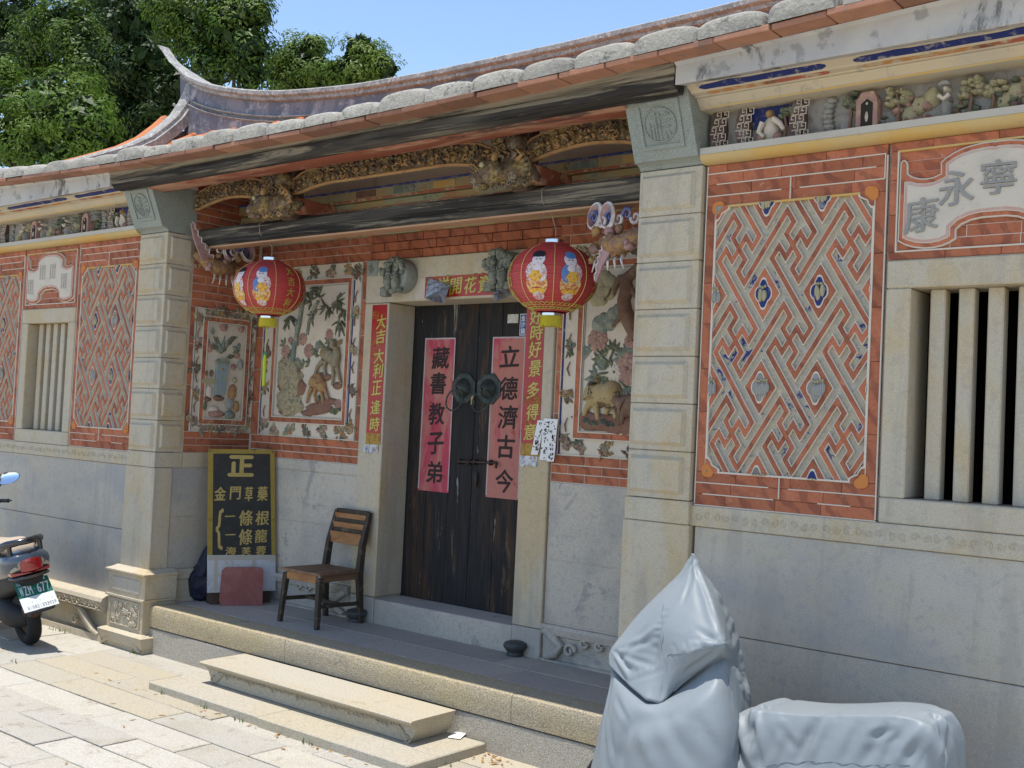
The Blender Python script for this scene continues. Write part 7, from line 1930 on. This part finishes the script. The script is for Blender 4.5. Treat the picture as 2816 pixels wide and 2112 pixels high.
# ------------------------------------------------------------------ covered scooter: a sheet draped over the machine
def I_(u, v): return 1550 + u / 1.7472, 1400 + v / 1.7472
cv = thing('covered_scooter', 'motor scooter under a grey waterproof cover parked in front of the right wall', 'scooter', (-2.3, 4.62, 0))
def fold_mesh(nm, rings, closed, crease=(), levels=4, disp=None, cap=False, folds=()):
    """control rings -> Catmull-Clark surface -> folds; rings: list of equal-length point lists"""
    me = bpy.data.meshes.new('c'); n = len(rings[0]); k = len(rings)
    vs = [tuple(p) for r_ in rings for p in r_]
    fs = [(i * n + j, i * n + (j + 1) % n, (i + 1) * n + (j + 1) % n, (i + 1) * n + j) for i in range(k - 1) for j in range(n if closed else n - 1)]
    if cap: fs.append(tuple(range(n)))
    me.from_pydata(vs, [], fs); me.update()
    if crease:
        at = me.attributes.new('crease_edge', 'FLOAT', 'EDGE'); val = [0.0] * len(me.edges)
        want = {tuple(sorted(e)): c for *e, c in crease}
        for e in me.edges:
            c = want.get(tuple(sorted(e.vertices)))
            if c: val[e.index] = c
        at.data.foreach_set('value', val)
    o = bpy.data.objects.new('c', me); COL.objects.link(o)
    md = o.modifiers.new('s', 'SUBSURF'); md.levels = levels; md.render_levels = levels
    bpy.context.view_layer.update()
    ev = bpy.data.meshes.new_from_object(o.evaluated_get(bpy.context.evaluated_depsgraph_get()))
    bpy.data.objects.remove(o); bpy.data.meshes.remove(me)
    N_ = len(ev.vertices); co = np.empty(N_ * 3); ev.vertices.foreach_get('co', co); co = co.reshape(-1, 3)
    no = np.empty(N_ * 3); ev.vertex_normals.foreach_get('vector', no); no = no.reshape(-1, 3)
    d = np.array([disp(Vector(p)) for p in co]) if disp else np.zeros(N_)
    rel0 = co - np.array(CAM)
    for (u0, v0, u1, v1, amp, wd_) in folds:            # straight pinched folds traced from the cover
        E = []
        for (u, v) in ((u0, v0), (u1, v1)):
            dr = np.array(ray(*I_(u, v)).normalized()); t = rel0 @ dr; q = np.sqrt(((rel0 - t[:, None] * dr) ** 2).sum(1)); k_ = np.where(q < q.min() + .012)[0]; E.append(co[k_[np.argmin(t[k_])]])
        a_, b_ = E; ab = b_ - a_; t = np.clip(((co - a_) @ ab) / (ab @ ab + 1e-9), 0, 1); q = np.sqrt(((co - a_ - t[:, None] * ab) ** 2).sum(1))
        d = d + amp * np.exp(-(q / wd_) ** 2) * np.clip(np.sin(np.pi * (t * .8 + .1)) * 1.3, 0, 1) - .45 * amp * np.exp(-((q - 2 * wd_) / wd_) ** 2) * np.sin(np.pi * (t * .8 + .1))
    co = co + no * d[:, None]
    mb = MB(); mb.v = [tuple(p) for p in co]; mb.f = [tuple(p.vertices) for p in ev.polygons]; mb.m = [0] * len(mb.f)
    bpy.data.meshes.remove(ev)
    return mb.build(nm, 'cover', cv, smooth=180, flip=True), co
# rings from the tip down: left, four front points, near corner, right, then three at the back
RG = [[(560, 296, 4.645), (580, 306, 4.63), (600, 312, 4.62), (614, 312, 4.62), (634, 308, 4.62), (655, 300, 4.64), (670, 298, 4.67)],
      [(440, 430, 4.585), (465, 455, 4.51), (502, 470, 4.485), (530, 480, 4.465), (612, 480, 4.46), (716, 455, 4.50), (752, 440, 4.72)],
      [(330, 558, 4.53), (398, 590, 4.455), (458, 596, 4.44), (474, 600, 4.415), (600, 602, 4.385), (742, 575, 4.415), (806, 585, 4.82)],
      [(227, 683, 4.46), (335, 712, 4.415), (450, 704, 4.44), (470, 712, 4.405), (612, 690, 4.335), (764, 654, 4.385), (826, 700, 4.85)],
      [(222, 735, 4.455), (300, 826, 4.395), (404, 914, 4.325), (470, 930, 4.345), (545, 868, 4.405), (756, 678, 4.405), (838, 780, 4.85)],
      [(224, 738, 4.49), (306, 818, 4.455), (410, 892, 4.42), (470, 905, 4.42), (545, 852, 4.445), (758, 690, 4.43), (840, 790, 4.86)],
      [(206, 795, 4.455), (296, 872, 4.345), (400, 950, 4.295), (478, 962, 4.285), (590, 915, 4.285), (785, 765, 4.375), (858, 860, 4.83)],
      [(160, 975, 4.435), (262, 1012, 4.275), (380, 1050, 4.24), (480, 1060, 4.235), (630, 1030, 4.24), (822, 960, 4.345), (880, 1000, 4.75)],
      [(84, 1240, 4.41), (232, 1250, 4.25), (380, 1262, 4.215), (490, 1262, 4.205), (650, 1250, 4.215), (842, 1238, 4.33), (888, 1232, 4.72)]]
rings = []
for ri, r_ in enumerate(RG):
    F = [aty(*I_(u, v), y) for u, v, y in r_]
    lft, rgt = F[0], F[-1]
    dpt = (.10, .22, .32, .40, .42, .42, .44, .48, .52)[ri]
    zb = (lft.z + rgt.z) / 2
    bk_ = [Vector((rgt.x - .02, min(5.08, rgt.y + dpt * .25), zb + (rgt.z - zb) * .7)), Vector(((lft.x + rgt.x) / 2 - .04, min(5.12, max(lft.y, rgt.y) + dpt * .45), zb)), Vector((lft.x - .02, min(5.05, lft.y + dpt), zb + (lft.z - zb) * .7))]
    R_ = F + bk_; cc = sum(R_, Vector()) / 10; k_ = 1.0 if ri == 0 else 1.055
    rings.append([Vector((cc.x + (p.x - cc.x) * k_, cc.y + (p.y - cc.y) * k_, p.z + (.012 if ri in (2, 3) else 0))) for p in R_])
low = [Vector((p.x + (p.x + 2.62) * .04, p.y, .06)) for p in rings[-1]]; mid_ = [p.lerp(q, .5) for p, q in zip(rings[-1], low)]
tip = aty(*I_(621, 219), 4.66)
rings = [[tip + (p - rings[0][0].lerp(rings[0][6], .5)) * .16 for p in rings[0]]] + rings + [mid_, low]
n9 = 10; cr = []; K_n = len(rings)
for i in range(K_n - 1):
    for j in range(n9):
        cr += [(i * n9 + j, (i + 1) * n9 + j, .30 if i < 7 else .1), (i * n9 + j, i * n9 + (j + 1) % n9, .25 if i < 7 else .1)]
def sharp(*e): cr.append(e)
for i in range(1, 5): sharp(i * n9 + 5, (i + 1) * n9 + 5, .9); sharp(i * n9, (i + 1) * n9, .6); sharp(i * n9 + 6, (i + 1) * n9 + 6, .8)
for j in range(0, 6): sharp(5 * n9 + j, 5 * n9 + j + 1, 1.0); sharp(6 * n9 + j, 6 * n9 + j + 1, .8)
for j in range(3, 5): sharp(4 * n9 + j, 4 * n9 + j + 1, .9)
for i in range(2, 6): sharp(i * n9 + 2, (i + 1) * n9 + 2, .8); sharp(i * n9 + 3, (i + 1) * n9 + 3, .8)
sharp(4 * n9 + 4, 5 * n9 + 4, .6)
cornB, cornA, tipP = rings[4][5], rings[4][0], tip
GATH = [[rings[4][3], rings[4][4], rings[4][5]], [rings[2][2], rings[3][2], rings[4][2]], [rings[5][1], rings[5][1].lerp(rings[4][2], .6)], [rings[4][5], rings[6][6], rings[8][6]]]
def gather(p):
    d = 0
    for pl_g in GATH:
        s0 = 0
        for a, b in zip(pl_g, pl_g[1:]):
            ab = b - a; L = ab.length; t = max(0, min(1, (p - a).dot(ab) / (L * L))); q = (p - a - ab * t).length
            if q < .07 and 0 < t < 1: d += .0018 * math.sin((s0 + t * L) * 170 + 3 * mnoise.noise(p * 9)) * math.exp(-(q / .028) ** 2)
            s0 += L
    return d
def ridge(x): return 1 - (abs(mnoise.noise(x)) * 2) ** .7
def dfront(p):
    d = gather(p) + .005 * mnoise.noise(p * 5) + .002 * ridge(Vector((p.x * 7, p.y * 7, p.z * 2.2)))
    if p.y > 4.66 and p.z > .6: d += .012 * mnoise.noise(Vector((p.x * 6, p.y * 6, p.z * 22)))
    for c, k in ((cornB, 10), (cornA, 8), (tipP, 9)):      # folds radiating from the caught corners
        v = p - c; l = v.length
        if l < .38:
            a = math.atan2(v.z, v.x + v.y * .4); d += .006 * mnoise.noise(Vector((a * k * .45, l * 3, k))) * max(0, 1 - l / .38) * min(1, l / .05)
    if p.z < .75: d += .012 * ridge(Vector((p.x * 3.2 + p.z * 1.2, p.y * 3.2, p.z * .8))) * min(1, (.75 - p.z) / .2)
    return d
cover_o, _c = fold_mesh('front_cover', rings, True, cr, 4, dfront, cap=True, folds=(
    (622, 232, 525, 345, .005, .010), (622, 232, 560, 440, .005, .012), (640, 260, 700, 430, .006, .010), (700, 430, 757, 645, .008, .011), (625, 240, 735, 610, -.005, .016),
    (752, 660, 600, 640, -.006, .014), (752, 660, 565, 700, .006, .011), (752, 660, 640, 560, .006, .014), (752, 664, 560, 820, .007, .012), (745, 670, 610, 760, -.005, .012),
    (455, 470, 300, 690, .006, .016), (440, 560, 250, 700, -.006, .014), (232, 688, 330, 775, .008, .012), (232, 688, 420, 745, .007, .011), (230, 692, 300, 815, -.006, .010), (238, 684, 400, 640, .006, .012),
    (480, 730, 470, 905, .008, .010), (310, 815, 460, 765, .005, .009), (520, 640, 530, 690, .005, .008), (570, 625, 585, 680, .005, .008), (640, 610, 650, 668, .004, .008), (330, 800, 345, 760, .004, .007), (390, 800, 400, 755, .004, .007),
    (300, 1035, 560, 960, .010, .040), (560, 960, 750, 765, .008, .030), (285, 1030, 250, 1244, .010, .022), (700, 800, 560, 1000, -.007, .030), (822, 780, 838, 1200, .010, .012), (838, 800, 856, 1200, -.008, .010),
    (212, 800, 182, 1240, .012, .014), (195, 1010, 215, 1240, -.010, .012), (480, 1020, 620, 1244, .007, .028), (350, 1060, 420, 1244, -.006, .030), (640, 1000, 760, 1180, .006, .022), (240, 900, 300, 1000, .006, .014)))
# hem-stitched seat part
secs = []
S0, S1, S2 = aty(*I_(985, 926), 4.62), aty(*I_(1600, 944), 4.62), aty(*I_(1740, 952), 4.62)
xs_ = [S0.x - .20, S0.x - .09, S0.x - .03, S0.x + .06, S0.x + .30, S1.x, S2.x, S2.x + .07, S2.x + .115, S2.x + .125, S2.x + .13]
zs_ = [S0.z - .22, S0.z - .10, S0.z - .01, S0.z + .002, S0.z * .6 + S1.z * .4, S1.z + .004, S2.z, S2.z - .025, S2.z - .10, S2.z - .35, .06]
for k, (x, zt) in enumerate(zip(xs_, zs_)):
    hw = (.12, .145, .16, .17, .175, .18, .175, .16, .13, .14, .16)[k]; fl = .13
    dn = lambda f: zt * (1 - f) + .06 * f
    pts = [(x, 4.62 - hw - fl, .06), (x, 4.62 - hw - fl * .75, dn(.62)), (x, 4.62 - hw - fl * .35, dn(.30)), (x, 4.62 - hw - .015, dn(.09)), (x, 4.62 - hw + .02, dn(.015)), (x, 4.62 - hw * .4, zt), (x, 4.62 + hw * .4, zt), (x, 4.62 + hw - .02, dn(.015)), (x, 4.62 + hw + .015, dn(.09)), (x, 4.62 + hw + fl * .35, dn(.30)), (x, 4.62 + hw + fl, .06)]
    if k >= 9: pts = [(x + .01 * (k - 8), 4.62 + (yy - 4.62) * .98, min(zz, zt) if zz > .1 else zz) for _, yy, zz in pts]
    secs.append([Vector(p) for p in pts])
cr2 = []
for i in range(len(secs) - 1): cr2 += [(i * 11 + 4, (i + 1) * 11 + 4, .8), (i * 11 + 7, (i + 1) * 11 + 7, .8)]
for j in range(10): cr2 += [(7 * 11 + j, 7 * 11 + j + 1, .6), (3 * 11 + j, 3 * 11 + j + 1, .4)]
def dseat(p):
    side = min(1, max(0, (S1.z - .03 - p.z) / .12))
    q = Vector((p.x * 4.2 - p.z * 1.6, p.y * 1.2, p.z * 1.1))
    d = .004 * mnoise.noise(p * 6) + side * (.030 * mnoise.noise(q) + .006 * ridge(q * 1.7 + Vector((3, 1, 0))))
    e = max(0, 1 - abs(p.x - (S0.x - .06)) / .14)           # gathers where the cover dips behind the handlebar
    d += e * .018 * math.sin(p.z * 46 + p.x * 60 + 2 * mnoise.noise(p * 4))
    e = max(0, 1 - abs(p.x - (S2.x + .09)) / .10); d += e * .014 * math.sin(p.y * 50 + p.z * 16)
    return d
seat_o, cs_ = fold_mesh('seat_cover', secs, False, cr2, 4, dseat, folds=(
    (990, 945, 930, 1235, .014, .014), (960, 945, 905, 1180, -.012, .012), (935, 935, 900, 1080, .014, .012), (1005, 950, 1085, 1150, .010, .016), (1030, 1100, 985, 1240, -.008, .014),
    (1205, 1010, 1105, 1230, .012, .018), (1265, 985, 1165, 1200, -.010, .018), (1400, 1030, 1330, 1235, .010, .018), (1540, 1030, 1425, 1230, .010, .018), (1460, 1090, 1560, 1050, .007, .014), (1540, 1130, 1600, 1080, .005, .014),
    (1785, 985, 1640, 1200, .012, .018), (1788, 985, 1832, 1235, .016, .012), (1800, 985, 1860, 1220, -.016, .012), (1830, 1005, 1895, 1110, .014, .012), (1700, 1030, 1560, 1235, -.010, .020), (1080, 940, 1060, 990, .006, .010), (1600, 950, 1570, 1010, .006, .010), (1320, 945, 1300, 1000, .006, .012)))
for o_ in (cover_o, seat_o):
    md = o_.modifiers.new('sol', 'SOLIDIFY'); md.thickness = .0015
# sewn seams lying on the cloth
allc = np.vstack([_c, cs_])
def snap(u, v):
    d = np.array(ray(*I_(u, v)).normalized()); rel_ = allc - np.array(CAM); t = rel_ @ d; q = np.sqrt(((rel_ - t[:, None] * d) ** 2).sum(1)); k = np.where(q < .014)[0]
    if not len(k): return None
    k = k[np.argmin(t[k])]; return Vector(allc[k]) - Vector(d) * .0015
def seam(px_):
    pts = []
    for (a, b), (c, d) in zip(px_, px_[1:]):
        for i in range(8):
            p = snap(a + (c - a) * i / 8, b + (d - b) * i / 8)
            if p is not None: pts.append(p)
    pts = [sum(pts[max(0, i - 1):i + 2], Vector()) / len(pts[max(0, i - 1):i + 2]) for i in range(len(pts))]
    if len(pts) > 3: mb = MB(); mb.tube(pts, .0016, 5); mb.build('seam', 'cover_seam', cv, smooth=60)
for sm in (((470, 440), (458, 520), (466, 600), (456, 695)), ((485, 706), (540, 700), (620, 690), (700, 672), (745, 660)), ((800, 780), (820, 880), (825, 1000), (830, 1060)), ((960, 1240), (1060, 1222), (1250, 1212), (1450, 1225), (1700, 1240))): seam(sm)
for xw in (-2.98, -1.62):
    mb = MB(); mb.lathe([(.11, -.05), (.20, -.05), (.22, -.02), (.22, .02), (.20, .05), (.11, .05), (.11, -.05)], (xw, 4.64, .22), 28, axis='y'); mb.build('wheel', 'rubber', cv, smooth=40)
mb = MB(); mb.box(-2.75, -1.75, 4.56, 4.70, .2, .45); mb.build('chassis', 'scooter_plastic', cv)
# ------------------------------------------------------------------ trees behind the house
def foliage(clumps, n_tuft, n_leaf, size, seed, tuft_r=.42):
    rs = np.random.RandomState(seed); C, N = [], []
    for (c, r_) in clumps:
        k = max(6, int(n_tuft * (r_ / 1.3) ** 2))
        d = rs.randn(k, 3); d /= np.linalg.norm(d, axis=1)[:, None]
        rad = r_ * (rs.uniform(.55, 1.02, k)) * (1 + .18 * np.sin(d[:, 0] * 5 + seed) * np.cos(d[:, 2] * 4))
        t = np.array(c) + d * rad[:, None] * np.array([1, 1, .9])
        for q in range(k):
            m = int(n_leaf * rs.uniform(.6, 1.3)); e = rs.randn(m, 3); e /= np.linalg.norm(e, axis=1)[:, None]
            p = t[q] + e * (tuft_r * rs.uniform(.25, 1, m) ** .6)[:, None] * np.array([1, 1, .72])
            C.append(p); nn = e * .7 + d[q] * .9 + np.array([0, 0, .55]) + rs.randn(m, 3) * .28; N.append(nn / np.linalg.norm(nn, axis=1)[:, None])
    n_out = sum(len(c) for c in C)
    for (c, r_) in clumps:                  # dense inner foliage, coloured dark to put shade inside the crown
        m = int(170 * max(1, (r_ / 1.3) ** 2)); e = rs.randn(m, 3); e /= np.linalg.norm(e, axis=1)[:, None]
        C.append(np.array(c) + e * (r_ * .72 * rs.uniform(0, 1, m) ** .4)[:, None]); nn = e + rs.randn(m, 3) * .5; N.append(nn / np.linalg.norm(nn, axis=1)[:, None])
    C = np.vstack(C); N = np.vstack(N); m = len(C)
    a = np.cross(N, rs.randn(m, 3)); a /= np.linalg.norm(a, axis=1)[:, None]; b = np.cross(N, a)
    L = size * rs.uniform(.7, 1.35, m)[:, None]; L[n_out:] *= 2.6; w_ = L * .34; w_[n_out:] *= 1.5
    V = np.stack([C - a * L * .5, C + b * w_ * .5 + N * L * .05, C + a * L * .5 - N * L * .12, C - b * w_ * .5 + N * L * .05], 1).reshape(-1, 3)
    return V, m, n_out
def tree(name, lab, base, clumps, mats, n_tuft=36, n_leaf=70, size=.15, seed=1, trunk_r=.22, tuft_r=.42):
    base = Vector(base); t = thing(name, lab, 'tree', base, 'trees behind the house')
    V, m, n_out = foliage(clumps, n_tuft, n_leaf, size, seed, tuft_r)
    me = bpy.data.meshes.new('crown'); me.vertices.add(4 * m); me.vertices.foreach_set('co', (V - np.array(base)).ravel())
    me.loops.add(4 * m); me.loops.foreach_set('vertex_index', np.arange(4 * m)); me.polygons.add(m); me.polygons.foreach_set('loop_start', np.arange(m) * 4)
    me.polygons.foreach_set('loop_total', np.full(m, 4)); rs = np.random.RandomState(seed)
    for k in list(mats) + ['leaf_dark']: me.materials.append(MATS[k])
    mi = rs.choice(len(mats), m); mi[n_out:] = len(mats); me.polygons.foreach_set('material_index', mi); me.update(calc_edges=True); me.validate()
    place('crown', me, base, t)
    mb = MB(); top = sum((Vector(c) for c, _ in clumps), Vector()) / len(clumps)
    fork = base.lerp(Vector((base.x, base.y, top.z)), .55)
    mb.tube([base, base.lerp(fork, .5) + Vector((.1, 0, 0)), fork], [trunk_r * 1.2, trunk_r, trunk_r * .8], 10)
    mb.build('trunk', 'bark', t, smooth=60)
    for c, r_ in clumps:
        c = Vector(c); mb = MB(); md_ = fork.lerp(c, .5) + Vector((rnd.uniform(-.4, .4), rnd.uniform(-.3, .3), rnd.uniform(.0, .3)))
        mb.tube([fork, md_, c], [trunk_r * .5, trunk_r * .3, trunk_r * .1], 7); mb.build('limb', 'bark', t, smooth=60)
def cl(lst, y):       # (u, v, radius px) in photo pixels at depth y
    out = []
    for u, v, r_ in lst:
        p = aty(u, v, y); out.append((tuple(p), r_ / FPX * (p - CAM).length))
    return out
def base_of(cs): 
    return (sum(c[0][0] for c in cs) / len(cs), sum(c[0][1] for c in cs) / len(cs) + .3, 0)
c = cl([(60, 300, 95), (160, 290, 110), (235, 330, 85), (120, 400, 90), (30, 400, 80), (200, 420, 70), (10, 230, 60)], 13)
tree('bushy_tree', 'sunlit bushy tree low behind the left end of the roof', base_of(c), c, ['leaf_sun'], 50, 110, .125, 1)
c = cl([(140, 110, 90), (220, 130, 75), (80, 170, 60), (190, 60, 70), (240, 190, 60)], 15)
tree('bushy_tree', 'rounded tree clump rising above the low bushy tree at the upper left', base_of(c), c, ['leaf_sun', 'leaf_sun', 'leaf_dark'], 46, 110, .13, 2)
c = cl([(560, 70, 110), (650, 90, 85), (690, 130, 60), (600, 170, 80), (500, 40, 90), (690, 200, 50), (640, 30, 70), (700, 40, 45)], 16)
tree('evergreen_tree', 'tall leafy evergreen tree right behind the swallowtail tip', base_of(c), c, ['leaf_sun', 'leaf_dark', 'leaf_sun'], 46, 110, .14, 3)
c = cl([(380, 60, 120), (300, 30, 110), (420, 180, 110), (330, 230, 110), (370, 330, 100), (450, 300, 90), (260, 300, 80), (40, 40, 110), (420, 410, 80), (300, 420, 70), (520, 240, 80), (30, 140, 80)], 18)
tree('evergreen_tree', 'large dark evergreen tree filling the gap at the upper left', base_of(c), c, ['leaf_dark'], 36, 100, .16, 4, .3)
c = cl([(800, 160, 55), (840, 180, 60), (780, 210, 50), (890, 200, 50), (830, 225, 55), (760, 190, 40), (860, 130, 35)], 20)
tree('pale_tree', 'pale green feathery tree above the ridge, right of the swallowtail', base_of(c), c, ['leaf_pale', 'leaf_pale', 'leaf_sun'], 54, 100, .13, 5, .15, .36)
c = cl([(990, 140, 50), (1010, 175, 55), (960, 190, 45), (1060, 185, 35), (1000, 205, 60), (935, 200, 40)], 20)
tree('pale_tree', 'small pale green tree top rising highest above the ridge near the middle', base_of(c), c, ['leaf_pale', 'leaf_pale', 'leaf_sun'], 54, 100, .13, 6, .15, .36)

# ------------------------------------------------------------------ small growth and litter
mb = MB(); rg = random.Random(8)
spots = [(-8.02, 5.16, 12), (-9.15, 5.17, 14), (-9.3, 5.15, 8), (-6.3, 4.58, 10), (-5.9, 4.575, 8), (-5.2, 4.57, 8), (-4.35, 4.9, 6), (-6.8, 4.585, 6), (-8.3, 4.3, 5)]
for x, y, n in spots:
    for k in range(n):
        a = rg.uniform(0, 6.28); h = rg.uniform(.015, .05); p = Vector((x + rg.uniform(-.06, .06), y + rg.uniform(-.012, .012), .0)); t_ = Vector((math.cos(a), math.sin(a), 0)); n_ = Vector((-t_.y, t_.x, 0)) * .004
        mb.add([p - n_, p + n_, p + t_ * h * .6 + Vector((0, 0, h))], [(0, 1, 2)])
gr = mb.build('grass', 'grass', flip=False); tag(gr, 'sparse grass growing in the joints at the foot of walls and slabs', 'grass'); gr['kind'] = 'stuff'
mb = MB()
for k in range(70):
    if k < 25: x, y = rg.uniform(-4.36, -4.1), 5.2 + rg.uniform(-.1, .05)
    elif k < 50: x, y = rg.uniform(-7.6, -4.5), 4.57 + rg.uniform(-.05, .01)
    else: x, y = rg.uniform(-8.0, -4.5), rg.uniform(3.2, 5.1)
    a = rg.uniform(0, 6.28); L = rg.uniform(.012, .035); p = Vector((x, y, .006 + (.056 if 4.6 < y < 5.2 and -6.9 < x < -4.4 else 0))); t_ = Vector((math.cos(a), math.sin(a), .1)) * L; n_ = Vector((-math.sin(a), math.cos(a), .15)) * L * .3
    mb.add([p - t_, p + n_, p + t_, p - n_], [(0, 1, 2, 3)])
lf = mb.build('fallen_leaves', 'dry_leaf', flip=False); tag(lf, 'tiny dry leaves scattered on the paving and by the step', 'leaves'); lf['kind'] = 'stuff'
